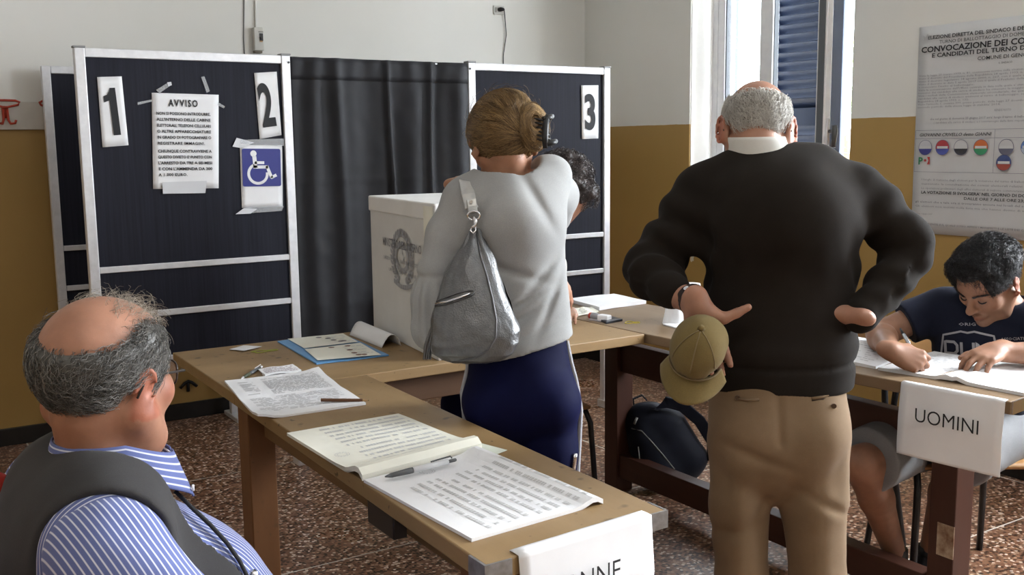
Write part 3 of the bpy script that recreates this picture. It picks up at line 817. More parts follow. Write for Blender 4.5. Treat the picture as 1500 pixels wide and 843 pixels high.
# ballot box
M['card'] = speckled('white_cardboard', (.66, .655, .64), (.60, .595, .58), 7, .7)
bo = Vector((1.578, 3.405, ZT_)); dn = Vector((-.078, -.66, 0)); dn = dn.normalized()
Lb, Db, Hb = .64, .42, .497
dp = Vector((-dn.y, dn.x, 0));
if dp.x < 0: dp = -dp
bb = thing('ballot_box', 'large white cardboard ballot box with a grey emblem on its side', 'ballot box', bo + dn * Lb / 2 + dp * Db / 2)
rmB = Matrix((dn, dp, Vector((0, 0, 1)))).transposed()
obj('body', MB().box(bo + dn * Lb / 2 + dp * Db / 2 + Vector((0, 0, Hb / 2 - .01)), (Lb, Db, Hb - .02), rmB), M['card'], bb, bevel=.004)
obj('lid', MB().box(bo + dn * Lb / 2 + dp * Db / 2 + Vector((0, 0, Hb - .028)), (Lb + .010, Db + .010, .055), rmB), speckled('white_lid_card', (.76, .755, .74), (.7, .695, .68), 7, .65), bb, bevel=.006, seg=3)
mE0 = frame(bo + dn * .335 - dp * .0035 + Vector((0, 0, .300)), dn, (0, 0, 1)); mE = mE0 @ Matrix.Diagonal((.95, .70, 1, 1))
em = MB()
def leaf(mb, m, x, y, ang, l, w):
    ca, sa = math.cos(ang), math.sin(ang); pts = [(0, 0), (l * .35, w), (l * .75, w * .7), (l, 0), (l * .75, -w * .7), (l * .35, -w)]
    mb.add([m @ Vector((x + a * ca - b * sa, y + a * sa + b * ca, 0)) for a, b in pts], [(0, 1, 2, 3, 4, 5)])
for s in (-1, 1):
    for i in range(13):
        t = math.radians(-72 + i * 12.2)
        x, y = s * .098 * math.cos(t), .118 * math.sin(t)
        for k in (-1, 1):
            leaf(em, mE, x, y, (t + math.pi / 2 + k * .6) if s > 0 else (math.pi / 2 - t - k * .6), .036, .0085)
n = 10
st = [((.042 if i % 2 == 0 else .017) * math.sin(math.pi * i / 5), (.042 if i % 2 == 0 else .017) * math.cos(math.pi * i / 5)) for i in range(n)]
ring = []
for i in range(36):
    a0 = 2 * math.pi * i / 36; a1 = 2 * math.pi * (i + 1) / 36; r0 = .052; r1 = .078 if i % 3 else .068
    em.add([mE @ Vector((r * math.cos(a), r * math.sin(a), 0)) for r, a in ((r0, a0), (r1, a0), (r1, a1), (r0, a1))], [(0, 1, 2, 3)])
for i in range(9):
    x = -.09 + i * .0225
    em.add([mE @ Vector((xx, yy - .135 - .02 * math.sin((xx + .09) * 17), 0)) for xx, yy in ((x, 0), (x + .021, 0), (x + .021, .022), (x, .022))], [(0, 1, 2, 3)])
obj('emblem', em, mat('emblem_grey', (.33, .33, .35), .8), bb)['kind'] = 'stuff'
obj('emblem_star', MB().add([mE @ Vector((x, y, .0004)) for x, y in st], [tuple(range(n))]), M['card'], bb)
lt = MB(); put_text(lt, mE @ Matrix.Translation((0, 0, .0008)), "MINISTERO DELL'INTERNO", 0, .040, .058, bold=.004, fit=.395)
obj('lettering', lt, mat('emblem_ink', (.14, .14, .16), .8), bb)
lt = MB(); put_text(lt, mE @ Matrix.Translation((0, 0, .0008)), 'DIREZIONE CENTRALE DEI SERVIZI ELETTORALI', 0, -.028, .022, bold=.01, fit=.39)
obj('lettering', lt, mat('emblem_ink_light', (.24, .24, .26), .8), bb); lt = MB(); put_text(lt, mE @ Matrix.Translation((0, 0, .0008)), 'URNA PER LA VOTAZIONE', 0, -.082, .022, bold=.01, fit=.28)
obj('lettering', lt, mat('emblem_ink_light', (.24, .24, .26), .8), bb)
tb = Vector(bo + dn * .60 - dp * .008 + Vector((0, 0, Hb)))
tp = MB().grid(lambda u, v: tb + dn * (u * .075 - .035) - dp * (.002 + .002 * math.sin(u * 5)) + Vector((0, 0, -.01 - v * (.12 + .03 * math.sin(u * 7)))), 8, 6)
obj('paper_tape', tp, M['paper_warm'], bb, solid=.0006)

# the big open register on the front table, pen in its gutter, loose sheet below
c = [P(648, 635.6), P(743, 661), P(700, 678), P(610, 650)]
tag(obj('loose_sheet', MB().grid(sheet4(c, lambda u, w: .001, amp=.0006), 6, 6), speckled('paper_greenish', (.66, .69, .60), (.62, .65, .56), 6, .75), solid=.0006), 'pale loose sheet sticking out beneath the open register', 'paper')
cl = [P(420.4, 639), P(583.6, 610.4), P(706, 659.6), P(530.8, 707.6)]
crr = [P(706, 663), P(883.5, 739), P(691, 795), P(533, 707.6)]
rb = thing('register', 'open voter register with printed rows near the DONNE sign', 'register', sum(cl + crr, Vector()) / 8)
fL = sheet4(cl, lambda u, w: .006 + .020 * math.exp(-((w - .06) / .10) ** 2) * (1 if w > .02 else .55), seed=7, amp=.0015)
fR = sheet4(crr, lambda u, w: .005 + .012 * math.exp(-((w - .93) / .09) ** 2) * (1 if w < .98 else .5), seed=9, amp=.0015)
block('left_page', fL, .012, M['paper_warm'], rb, (14, 24)); block('right_page', fR, .010, M['paper'], rb, (14, 24))
pm = MB()
for g, sd in ((fL, 30), (fR, 31)):
    printed(g, pm, 6, 30, .24, .95, .52, .97, .38, sd, .8); printed(g, pm, 5, 30, .24, .95, .14, .5, .38, sd + 5, .75)
    n = 14
    ce = g(.115, .42)
    for rr in (.010, .015):
        for i in range(n):
            a0, a1 = 2 * math.pi * i / n, 2 * math.pi * (i + .7) / n
            pm.add([ce + Vector((r * math.cos(a), r * math.sin(a), .001)) for r, a in ((rr, a0), (rr + .002, a0), (rr + .002, a1), (rr, a1))], [(0, 1, 2, 3)])
obj('printed_rows', pm, mat('ink_pale', (.56, .56, .56), .8), rb)['kind'] = 'stuff'
pen('ballpoint pen with clear barrel lying in the gutter of the open register', P(668, 674, ZT_ + .021), P(564, 699, ZT_ + .017), .0062, (M['clear_white'], M['clear_grey'], M['clear_grey']))

# DONNE sign folded over the end of the front table
e0 = Vector((0.806, 1.342, ZT_)); e1 = Vector((1.212, 1.366, ZT_)); ed = (e1 - e0).normalized(); en = Vector((ed.y, -ed.x, 0))
s0 = .064
dsn = thing('paper_sign', 'white paper sign reading DONNE hanging from the end of the front table', 'sign', e0 + ed * .21 + Vector((0, 0, -.2)))
def folded(o, dx, nrm, wd, back, drop, bend=.012):
    def f(u, v):
        s = v * (back + drop)
        wob = .0015 * mnoise.noise(Vector((u * 3, v * 3, 1)))
        if s < back: return o + dx * (u * wd) - nrm * (back - s) + Vector((0, 0, .0022 + abs(wob)))
        s -= back
        return o + dx * (u * wd) + nrm * (.004 + wob + .010 * min(1, s / .1) * (1 + .3 * math.sin(u * 4))) + Vector((0, 0, .002 - s))
    return f
gD = folded(e0 + ed * s0, ed, en, .302, .022, .205)
obj('sheet', MB().grid(gD, 12, 30), M['paper'], dsn, smooth=True, solid=.0006)
mD = frame(e0 + ed * (s0 + .151) + en * .024 + Vector((0, 0, 0)), ed, (0, 0, 1))
lt = MB(); put_text(lt, mD, 'DONNE', -.026, -.088, .054, bold=-.004, fit=.165, res=4); obj('lettering', lt, M['ink'], dsn)

# UOMINI sign on the long side of the right table
u0 = Vector((2.3265, 2.70, ZT_)); u1 = Vector((2.462, 1.452, ZT_)); ud = (u1 - u0).normalized(); un = Vector((ud.y, -ud.x, 0))
if un.x > 0: un = -un
sA = (at(1315, 561.7, z=ZT_) - u0).dot(ud); sB = (at(1472, 589, z=ZT_) - u0).dot(ud)
usn = thing('paper_sign', 'white paper sign reading UOMINI hanging from the right table', 'sign', u0 + ud * (sA + sB) / 2 + Vector((0, 0, -.2)))
obj('sheet', MB().grid(folded(u0 + ud * sA, ud, un, sB - sA, .012, .205), 12, 30), M['paper'], usn, smooth=True, solid=.0006)
mU = frame(u0 + ud * (sA + sB) / 2 + un * .024, ud, (0, 0, 1))
lt = MB(); put_text(lt, mU, 'UOMINI', .0, -.098, .056, bold=-.004, fit=.178, res=4); obj('lettering', lt, M['ink'], usn)

# cross table, right side: papers, stamp, ink pad
c = [P(833, 443), P(899, 435), P(946.5, 445.4), P(878, 456)]
tag(block('paper_stack', sheet4(c, lambda u, w: .014 + .002 * math.sin(u * 5), seed=11, amp=.002), .014, M['paper'], None), 'white stack of paper on the table near the booth post', 'paper')
c = [P(826, 456.5), P(866, 452.5), P(877, 459), P(830, 468)]
bs2 = thing('ballot_sheet', 'creased printed ballot sheet in front of the white paper stack', 'paper', sum(c, Vector()) / 4)
g = sheet4(c, lambda u, w: .004 + .006 * math.sin(u * 7) ** 2, seed=13, amp=.002)
block('sheet', g, .003, M['paper_warm'], bs2)
obj('printed_rows', printed(g, MB(), 8, 12, .1, .9, .1, .9, .3, 41, .35), M['ink_soft'], bs2)
a, b = P(864, 462.5, ZT_ + .016), P(893, 468, ZT_ + .012); d = b - a
sp_ = thing('stamp', 'grey and white hand stamp with red end beside the ink pad', 'stamp', (a + b) / 2 - Vector((0, 0, .016)))
obj('red_end', MB().tube([a, a + d * .12], [.012, .014], 12), mat('stamp_red', (.42, .05, .03), .4), sp_, smooth=True)
obj('handle', MB().tube([a + d * .12, a + d * .3, a + d * .55], [.014, .015, .010], 12), mat('stamp_grey', (.26, .26, .28), .4), sp_, smooth=True)
obj('head', MB().box(a + d * .74 + Vector((0, 0, .001)), (.05, .03, .026), Matrix.Rotation(math.atan2(d.y, d.x), 3, 'Z')), M['paper'], sp_, bevel=.005)
obj('base', MB().box(a + d * .45 + Vector((0, 0, -.0115)), (.075, .028, .007), Matrix.Rotation(math.atan2(d.y, d.x), 3, 'Z')), mat('stamp_base', (.45, .45, .5), .3), sp_, bevel=.002)
c = [P(876, 470), P(897, 467), P(912, 471), P(888, 475.5)]
low = [Vector((p.x, p.y, ZT_ + .0006)) for p in c][::-1]; hi = [p + Vector((0, 0, .009)) for p in low]
ip = thing('ink_pad', 'flat black ink pad between the stamp and the yellow band', 'ink pad', sum(c, Vector()) / 4)
obj('case', MB().hexa(low, hi), mat('ink_pad_black', (.014, .016, .022), .4), ip, bevel=.0015)
ce = sum(hi, Vector()) / 4
obj('lid_seam', MB().hexa([ce + (p - ce) * .86 + Vector((0, 0, .0005)) for p in hi], [ce + (p - ce) * .82 + Vector((0, 0, .0014)) for p in hi]), mat('ink_pad_dark', (.022, .025, .034), .3), ip)
c = [P(971, 477), P(1010, 471), P(1040, 478), P(992, 482.5)]
tag(block('envelope', sheet4(c, lambda u, w: .004, seed=15), .004, M['paper'], None, (6, 6)), 'white sheet on the right table behind the tan cap', 'paper')
# white paper bag standing behind the man's wrist
c = at(1016, 431, t=3.75); c = Vector((2.60, 2.84, ZT_))
def bag_f(u, v):
    a = u * 2 * math.pi; r = 1 + .10 * math.sin(3 * a + v * 4) + .05 * math.sin(7 * a)
    k = 1 - .25 * v ** 2
    return c + Vector((.085 * math.cos(a) * r * k, .05 * math.sin(a) * r * k, .001 + .145 * v))
mb = MB().grid(bag_f, 36, 8); mb.f.append(tuple(8 * 37 + i for i in range(36)))
tag(obj('paper_bag', mb, M['paper'], smooth=True), 'crumpled white paper bundle on the right table behind the man\'s watch', 'paper bag')

# registers on the right table
g0 = [P(1236, 507), P(1270, 504), P(1310, 541.5), P(1236, 537)]
rgl = thing('register', 'closed white register at the far end beyond the writing hand', 'register', Vector((2.62, 2.05, ZT_)))
cA = [Vector((2.84, 2.32, ZT_)), Vector((2.80, 1.98, ZT_)), Vector((2.505, 1.90, ZT_)), Vector((2.46, 2.26, ZT_))]
gA = sheet4(cA, lambda u, w: .012 - .006 * abs(u - .5) * 2, seed=17, amp=.002)
block('pages', gA, .012, M['paper'], rgl)
obj('printed_rows', printed(gA, MB(), 10, 14, .1, .9, .1, .9, .3, 51, .6), M['ink_faint'], rgl)
rgr = thing('register', 'open register the young man is writing in', 'register', Vector((2.66, 1.70, ZT_)))
cB = [Vector((2.835, 1.935, ZT_)), Vector((2.862, 1.70, ZT_)), Vector((2.535, 1.672, ZT_)), Vector((2.497, 1.887, ZT_))]
cC = [Vector((2.862, 1.70, ZT_)), Vector((2.88, 1.44, ZT_)), Vector((2.545, 1.462, ZT_)), Vector((2.535, 1.672, ZT_))]
gB = sheet4(cB, lambda u, w: .008 + .010 * math.exp(-((u - .93) / .10) ** 2), seed=18, amp=.0015)
gC = sheet4(cC, lambda u, w: .008 + .010 * math.exp(-((u - .07) / .10) ** 2), seed=19, amp=.0015)
block('left_page', gB, .012, M['paper'], rgr); block('right_page', gC, .012, M['paper'], rgr)
pm = MB(); printed(gB, pm, 12, 12, .08, .9, .25, .9, .3, 61, .5); obj('printed_rows', pm, M['ink_faint'], rgr)
c = [P(1376, 550.5, ZT_ + .012), P(1393.6, 544.5, ZT_ + .012), P(1425, 548.5, ZT_ + .012), P(1414, 555.2, ZT_ + .012)]
idc = thing('identity_card', 'small brown edged identity card under the young man\'s fingers', 'card', sum(c, Vector()) / 4)
lf_ = sheet4(c, lambda u, w: .001, amp=.0004)
obj('card', MB().grid(lf_, 4, 4), mat('card_brown', (.34, .22, .15), .6), idc, solid=.0012)
ce = sum(c, Vector()) / 4
obj('inner_page', MB().grid(sheet4([ce + (p - ce) * .86 for p in c], lambda u, w: .0022, amp=.0004), 4, 4), mat('card_cream', (.62, .55, .46), .7), idc)

# ------------------------------------------------------------------ wall poster
XPz = XR - .003
def QP(u, v): return at(u, v, x=XPz)
tl, bl = QP(1348, 40), QP(1343.5, 341)
tl = Vector((XPz, tl.y, tl.z)); bl = Vector((XPz, tl.y, bl.z))
PH = tl.z - bl.z; PW = .86
po = thing('poster', 'large printed election poster on the ochre wall behind the young man', 'poster', (XR, tl.y - PW / 2, bl.z))
def pf(u, v):
    return Vector((XPz - .002 - .004 * (0.5 + .5 * mnoise.noise(Vector((u * 4, v * 4, 2)))), tl.y - PW * u, bl.z + PH * v))
obj('sheet', MB().grid(pf, 16, 16), speckled('poster_paper', (.60, .60, .60), (.56, .56, .56), 4, .6), po, smooth=True, solid=.0008)
mP = frame((XPz - .0105, tl.y, bl.z), (0, -1, 0), (0, 0, 1))
def fy(v): return QP(1420, v).z - bl.z      # heights read along the poster
tx = MB(); C_ = PW * .5
put_text(tx, mP, 'ELEZIONE DIRETTA DEL SINDACO E DEL CONSIGLIO COMUNALE', C_, fy(52), .022, bold=.022, fit=.76)
put_text(tx, mP, 'TURNO DI BALLOTTAGGIO DI DOMENICA 25 GIUGNO 2017', C_, fy(60), .021, bold=0, fit=.64)
put_text(tx, mP, 'CONVOCAZIONE DEI COMIZI ELETTORALI', C_, fy(71.5), .036, bold=.024, fit=.82)
put_text(tx, mP, 'E CANDIDATI DEL TURNO DI BALLOTTAGGIO', C_, fy(80), .026, bold=.022, fit=.71)
put_text(tx, mP, 'COMUNE DI GENOVA', C_, fy(89.5), .022, bold=.008, fit=.26)
put_text(tx, mP, 'IL SINDACO', C_, fy(97), .011, fit=.06)
obj('heading', tx, M['ink'], po)
tx = MB()
body = ["Vista la legge 25 marzo 1993, n. 81, contenente norme sulla elezione diretta del sindaco e del consiglio comunale;",
        "Visto il decreto del Presidente della Repubblica 28 aprile 1993, n. 132, recante il regolamento di attuazione;",
        "Visto il decreto legislativo 18 agosto 2000, n. 267, con il quale e' stato approvato il testo unico delle leggi;",
        "Visto il decreto in data 5 aprile 2017 con il quale il Prefetto della provincia ha convocato i comizi elettorali;",
        "e rinnovato l'invito al ballottaggio;", "Vista la comunicazione dell'Ufficio centrale in data nella quale e' stato proclamato eletto, a seguito dello scrutinio",
        "nessuno dei candidati alla carica di sindaco ha ottenuto la maggioranza assoluta dei voti validi;",
        "Visti i verbali della Commissione elettorale circondariale, dai quali risultano le candidature, le liste ammesse",
        "candidati alla carica di sindaco ammessi al turno di ballottaggio, secondo l'ordine del sorteggio;",
        "Repubblica 28 aprile 1993, n. 132;", "Visto l'articolo 1, comma 399, primo periodo, della legge 27 dicembre 2013, n. 147, concernente disposizioni",
        "secondo periodo della stessa legge di stabilita' 2014;"]
for i, s in enumerate(body):
    put_text(tx, mP, s, .012, fy(108 + i * 4.35), .0120, align='LEFT', fit=min(.84, len(s) * .0075), res=1)
put_text(tx, mP, 'RENDE NOTO', C_, fy(164.5), .014, fit=.075, res=1)
put_text(tx, mP, 'che nel giorno di domenica 25 giugno 2017 avra\' luogo il turno di ballottaggio per l\'elezione diretta del sindaco', C_, fy(174.5), .0135, bold=.01, fit=.70, res=1)
put_text(tx, mP, 'i candidati alla carica di sindaco e i contrassegni delle liste rispettivamente collegate sono i seguenti:', C_, fy(180), .0128, fit=.66, res=1)
for k, s in enumerate(["I luoghi di riunione degli elettori per la votazione del turno di ballottaggio sono gli stessi del primo turno", "mantenuto la consultazione dei comizi elettorali relativi alla votazione del primo turno",
                       "Le operazioni preliminari degli uffici elettorali di sezione cominceranno alle ore 16 di sabato 24 giugno 2017"]):
    put_text(tx, mP, s, C_, fy(266 + 6.5 * k), .0135, fit=.76, res=1)
for k, s in enumerate(["gli elettori che a tale ora si troveranno ancora nei locali del seggio saranno ammessi a votare"]):
    put_text(tx, mP, s, C_ * .98, fy(300), .0135, bold=.012, fit=.80, res=1)
put_text(tx, mP, 'Genova, 9 giugno 2017', .02, fy(318), .010, align='LEFT', res=1)
put_text(tx, mP, 'IL PRESIDENTE SUL QUALE SONO AFFISSI I MANIFESTI E LE LISTE DEI CANDIDATI DELLA CIRCOSCRIZIONE', C_, fy(333.5), .012, bold=.012, fit=.78, res=1)
put_text(tx, mP, "Gli elettori non iscritti nella lista ma che hanno diritto di votare in forza di una sentenza", C_ * .98, fy(306.5), .0125, fit=.80, res=1)
obj('small_print', tx, M['ink_soft'], po)
tx = MB()
put_text(tx, mP, 'LA VOTAZIONE SI SVOLGERA\' NEL GIORNO DI DOMENICA 25 GIUGNO 2017', C_, fy(286), .018, bold=.02, fit=.76)
obj('lettering', tx, M['ink'], po); tx = MB(); put_text(tx, mP, 'DALLE ORE 7 ALLE ORE 23;', C_ * .95, fy(293), .017, bold=.012, fit=.28)
obj('lettering', tx, M['ink'], po); tx = MB(); put_text(tx, mP, 'GIOVANNI CRIVELLO detto GIANNI', .205, fy(199), .020, bold=.012, shear=.25, fit=.355)
obj('lettering', tx, M['ink'], po); tx = MB(); put_text(tx, mP, 'MARCO BUCCI', .64, fy(199), .020, bold=.012, shear=.25, fit=.20)
obj('lettering', tx, M['ink'], po)
bx = MB()
def line(x0, y0, x1, y1, w=.0016):
    d = Vector((x1 - x0, y1 - y0)).normalized(); n = Vector((-d.y, d.x)) * w / 2
    bx.add([mP @ Vector((a + s * n.x, b + s * n.y, 0)) for a, b, s in ((x0, y0, -1), (x1, y1, -1), (x1, y1, 1), (x0, y0, 1))], [(0, 1, 2, 3)])
bt, bb_ = fy(190), fy(253)
for q in ((.008, bt, .852, bt), (.008, bb_, .852, bb_), (.008, bb_, .008, bt), (.852, bb_, .852, bt), (.40, bb_, .40, bt), (.008, fy(202.5), .852, fy(202.5))): line(*q)
obj('table_frame', bx, mat('poster_line', (.2, .2, .25), .8), po)
LOG = [(.062, fy(216), (.55, .55, .58), (.05, .05, .22)), (.150, fy(216), (.42, .05, .06), (.08, .10, .36)), (.242, fy(216), (.60, .60, .60), (.04, .04, .05)), (.338, fy(216), (.60, .16, .05), (.05, .28, .13)),
       (.455, fy(216), (.56, .56, .56), (.15, .15, .2)), (.555, fy(216), (.12, .22, .50), (.45, .5, .6)), (.655, fy(216), (.05, .28, .13), (.5, .1, .08)), (.448, fy(238), (.06, .09, .24), (.35, .08, .06))]
WHT = mat('symbol_white', (.60, .60, .60), .7)
for x, yf, c1, c2 in LOG:
    mb = MB(); ml = mP @ Matrix.Translation((x, yf, .0003)); disc(mb, ml, 0, 0, .034, 28)
    s = obj('party_symbol', mb, mat('symbol_a', c1, .7), po)
    mb = MB(); n = 14
    mb.add([ml @ Vector((.034 * math.cos(math.radians(190 + 160 * i / n)), .034 * math.sin(math.radians(190 + 160 * i / n)), .0004)) for i in range(n + 1)], [tuple(range(n + 1))])
    obj('lower_band', mb, mat('symbol_b', c2, .7), s)
    mb = MB(); mb.add([ml @ Vector(q) for q in ((-.027, -.005, .0006), (.027, -.005, .0006), (.027, .006, .0006), (-.027, .006, .0006))], [(0, 1, 2, 3)])
    obj('white_bar', mb, WHT, s)
    mb = MB(); n = 28
    for i in range(n):
        a0, a1 = 2 * math.pi * i / n, 2 * math.pi * (i + 1) / n
        mb.add([ml @ Vector((r * math.cos(a), r * math.sin(a), .0007)) for r, a in ((.033, a0), (.035, a0), (.035, a1), (.033, a1))], [(0, 1, 2, 3)])
    obj('outline', mb, mat('symbol_line', (.12, .12, .2), .7), s)
mb = MB(); put_text(mb, mP @ Matrix.Translation((.058, fy(241.5), .0004)), 'P', -.019, 0, .046, bold=.03)
pdm = obj('party_letters', mb, mat('symbol_green', (.03, .22, .10), .7), po)
mb = MB(); disc(mb, mP @ Matrix.Translation((.058, fy(241.5) + .018, .0006)), .006, 0, .006, 12)
mb.add([mP @ Matrix.Translation((.058, fy(241.5), .0004)) @ Vector(q) for q in ((.016, 0, 0), (.030, 0, 0), (.030, .034, 0), (.016, .034, 0), (.023, .017, 0))], [(0, 1, 2, 3, 4)])
obj('party_letters', mb, mat('symbol_red', (.42, .04, .04), .7), po)
mb = MB(); ml = mP @ Matrix.Translation((.048, fy(49), 0))
mb.add([ml @ Vector((x, y, 0)) for x, y in ((-.018, -.012), (.018, -.012), (.023, .012), (.011, .002), (0, .018), (-.011, .002), (-.023, .012))], [tuple(range(7))])
obj('crest', mb, M['ink_faint'], po)
# ------------------------------------------------------------------ smooth bodies: distance fields turned into one continuous surface
f32 = np.float32
def V3(p): return np.array([p[0], p[1], p[2]], dtype=f32)
def smin(a, b, k):
    h = np.clip(0.5 + 0.5 * (b - a) / k, 0, 1)
    return b + (a - b) * h - k * h * (1 - h)
class Field:
    def __init__(self): self.pr = []; self.post = []; self.box = None
    def _add(self, fn, c, R, k, op):
        self.pr.append((fn, np.asarray(c, f32), float(R), k, op)); return self
    def cap(self, a, b, ra, rb, k=.02, op='u', flat=None):
        """tapered capsule; flat=(unit axis, ratio) squeezes it along that axis"""
        a, b = V3(a), V3(b); ab = b - a; L2 = max(float(ab @ ab), 1e-9)
        if flat is not None:
            ax = V3(flat[0]); ax = ax / np.linalg.norm(ax); q = flat[1]
        def fn(P):
            d = P - a; t = np.clip((d @ ab) / L2, 0, 1)
            d = d - t[:, None] * ab
            if flat is not None:
                w = d @ ax; d = d + (w * (1 / q - 1))[:, None] * ax
                return (np.sqrt((d * d).sum(1)) - (ra + (rb - ra) * t)) * (0.5 + 0.5 * q)
            return np.sqrt((d * d).sum(1)) - (ra + (rb - ra) * t)
        return self._add(fn, (a + b) / 2, math.sqrt(L2) / 2 + max(ra, rb), k, op)
    def chain(self, pts, rs, k=.012, k2=None, op='u', flat=None):
        """a bent limb: joined inside with k2, then to the rest with k"""
        pts = [V3(p) for p in pts]; k2 = k2 or k
        sub = Field()
        for i in range(len(pts) - 1): sub.cap(pts[i], pts[i + 1], rs[i], rs[i + 1], k2, flat=flat)
        c = np.mean(pts, axis=0); R = max(np.linalg.norm(p - c) + r for p, r in zip(pts, rs))
        return self._add(lambda P: sub.raw(P), c, R, k, op)
    def ell(self, c, r, R=None, k=.02, op='u'):
        c = V3(c); r = np.asarray(r, f32); Rm = None if R is None else np.asarray(R, f32)
        def fn(P):
            d = P - c
            if Rm is not None: d = d @ Rm
            q = d / r; k0 = np.sqrt((q * q).sum(1)) + 1e-9; q2 = q / r; k1 = np.sqrt((q2 * q2).sum(1)) + 1e-9
            return k0 * (k0 - 1) / k1
        return self._add(fn, c, r.max(), k, op)
    def sph(self, c, r, k=.02, op='u'): return self.cap(c, V3(c) + f32(1e-5), r, r, k, op)
    def half(self, p, n, k=.004):
        """cut away everything on the side n points to"""
        p, n = V3(p), V3(n); n = n / np.linalg.norm(n)
        return self._add(lambda P: (P - p) @ n, p, 1e3, k, 'c')
    def sub(self, other, M, s=1.0, k=.02, R=.22, op='u'):
        """another field placed by the 4x4 matrix M"""
        Mi = np.array(M.inverted(), dtype=f32)
        return self._add(lambda P: other.raw((P @ Mi[:3, :3].T + Mi[:3, 3]) / s) * s, V3(M.translation), R * s, k, op)
    def raw(self, P):
        P = P.astype(f32); d = np.full(len(P), .35, f32)
        if not len(P): return d
        lo, hi = P.min(0), P.max(0); pc = (lo + hi) / 2; ph = np.linalg.norm(hi - lo) / 2
        for fn, c, R, k, op in self.pr:
            if np.linalg.norm(c - pc) - R - ph > .07 and op != 'c': continue
            e = fn(P)
            if op == 'u': d = smin(d, e, k)
            elif op == 's': d = -smin(-d, e, k)
            else: d = -smin(-d, -e, k)
        for fn in self.post: d = fn(P, d)
        return d
    def bounds(self, pad=.03):
        lo = np.full(3, 1e9); hi = -lo
        for fn, c, R, k, op in self.pr:
            if op == 'u': lo = np.minimum(lo, c - R); hi = np.maximum(hi, c + R)
        return lo - pad, hi + pad
def surf(F, h, lo=None, hi=None, smooth=0):
    """surface nets over the zero level, evaluated only near the surface"""
    if lo is None: lo, hi = F.bounds()
    lo = np.asarray(lo, f32); hi = np.asarray(hi, f32); B = 8
    nb = np.ceil((hi - lo) / (h * B)).astype(int) + 1
    gi = np.stack(np.meshgrid(*[np.arange(n) for n in nb], indexing='ij'), -1).reshape(-1, 3)
    cen = lo + (gi * B + (B - 1) / 2).astype(f32) * f32(h)
    dc = np.empty(len(cen), f32)
    key = np.lexsort((gi[:, 2] // 3, gi[:, 1] // 3, gi[:, 0] // 3)) if len(gi) > 64 else np.arange(len(gi))
    for s in range(0, len(cen), 27): dc[key[s:s + 27]] = F.raw(cen[key[s:s + 27]])
    D = np.repeat(dc, B ** 3).reshape(-1, B, B, B)
    act = np.nonzero(np.abs(dc) < h * B * 1.05 + .006)[0]
    off = np.stack(np.meshgrid(*[np.arange(B)] * 3, indexing='ij'), -1).reshape(-1, 3).astype(f32) * f32(h)
    order = act[np.lexsort((gi[act, 2] // 2, gi[act, 1] // 2, gi[act, 0] // 2))]
    for s in range(0, len(order), 8):
        ids = order[s:s + 8]
        pts = (lo + gi[ids].astype(f32) * f32(h * B))[:, None, :] + off[None]
        D[ids] = F.raw(pts.reshape(-1, 3)).reshape(-1, B, B, B)
    D = D.reshape(nb[0], nb[1], nb[2], B, B, B).transpose(0, 3, 1, 4, 2, 5).reshape(nb[0] * B, nb[1] * B, nb[2] * B)
    S = D < 0
    n = np.array(D.shape)
    c8 = [S[i:n[0] - 1 + i, j:n[1] - 1 + j, k:n[2] - 1 + k] for i in (0, 1) for j in (0, 1) for k in (0, 1)]
    cnt = sum(c.astype(np.int8) for c in c8)
    A = np.nonzero((cnt > 0) & (cnt < 8)); A = np.stack(A, -1)
    idx = np.full(n - 1, -1, np.int32); idx[A[:, 0], A[:, 1], A[:, 2]] = np.arange(len(A))
    acc = np.zeros((len(A), 3), f32); num = np.zeros(len(A), f32)
    corner = {}
    for i in (0, 1):
        for j in (0, 1):
            for k in (0, 1): corner[(i, j, k)] = D[A[:, 0] + i, A[:, 1] + j, A[:, 2] + k]
    for a in corner:
        for ax in range(3):
            if a[ax]: continue
            b = list(a); b[ax] = 1; b = tuple(b)
            da, db = corner[a], corner[b]; m = (da < 0) != (db < 0)
            t = np.where(m, da / np.where(m, da - db, 1), 0)
            p = np.array(a, f32)[None].repeat(len(A), 0); p[:, ax] += t
            acc[m] += p[m]; num[m] += 1
    V = lo + (A + acc / num[:, None]) * f32(h)
    faces = []
    for ax in range(3):
        u, w = (ax + 1) % 3, (ax + 2) % 3
        s0 = [slice(1, n[q] - 1) for q in range(3)]; s1 = list(s0); s1[ax] = slice(2, n[ax])
        # edge from g to g+1 along ax
        sl0 = [slice(1, n[q] - 1) for q in range(3)]; sl0[ax] = slice(0, n[ax] - 1)
        sl1 = list(sl0); sl1[ax] = slice(1, n[ax])
        a, b = S[tuple(sl0)], S[tuple(sl1)]
        e = np.stack(np.nonzero(a != b), -1)
        if not len(e): continue
        flip = a[e[:, 0], e[:, 1], e[:, 2]]
        g = e.copy()
        for q in range(3):
            if q != ax: g[:, q] += 1
        du = np.zeros(3, int); du[u] = 1; dw = np.zeros(3, int); dw[w] = 1
        q = [g - du - dw, g - dw, g, g - du]
        q = np.stack([idx[x[:, 0], x[:, 1], x[:, 2]] for x in q], -1)
        q[~flip] = q[~flip][:, ::-1]
        faces.append(q)
    Fc = np.concatenate(faces); Fc = Fc[(Fc >= 0).all(1)]
    for _ in range(smooth):
        nsum = np.zeros_like(V); c = np.zeros(len(V), f32)
        for i in range(4):
            a, b = Fc[:, i], Fc[:, (i + 1) % 4]
            for x, y in ((a, b), (b, a)):
                for ax in range(3): nsum[:, ax] += np.bincount(x, V[y, ax], len(V)).astype(f32)
                c += np.bincount(x, minlength=len(V)).astype(f32)
        V = V * .5 + .5 * nsum / np.maximum(c, 1)[:, None]
    return V, Fc
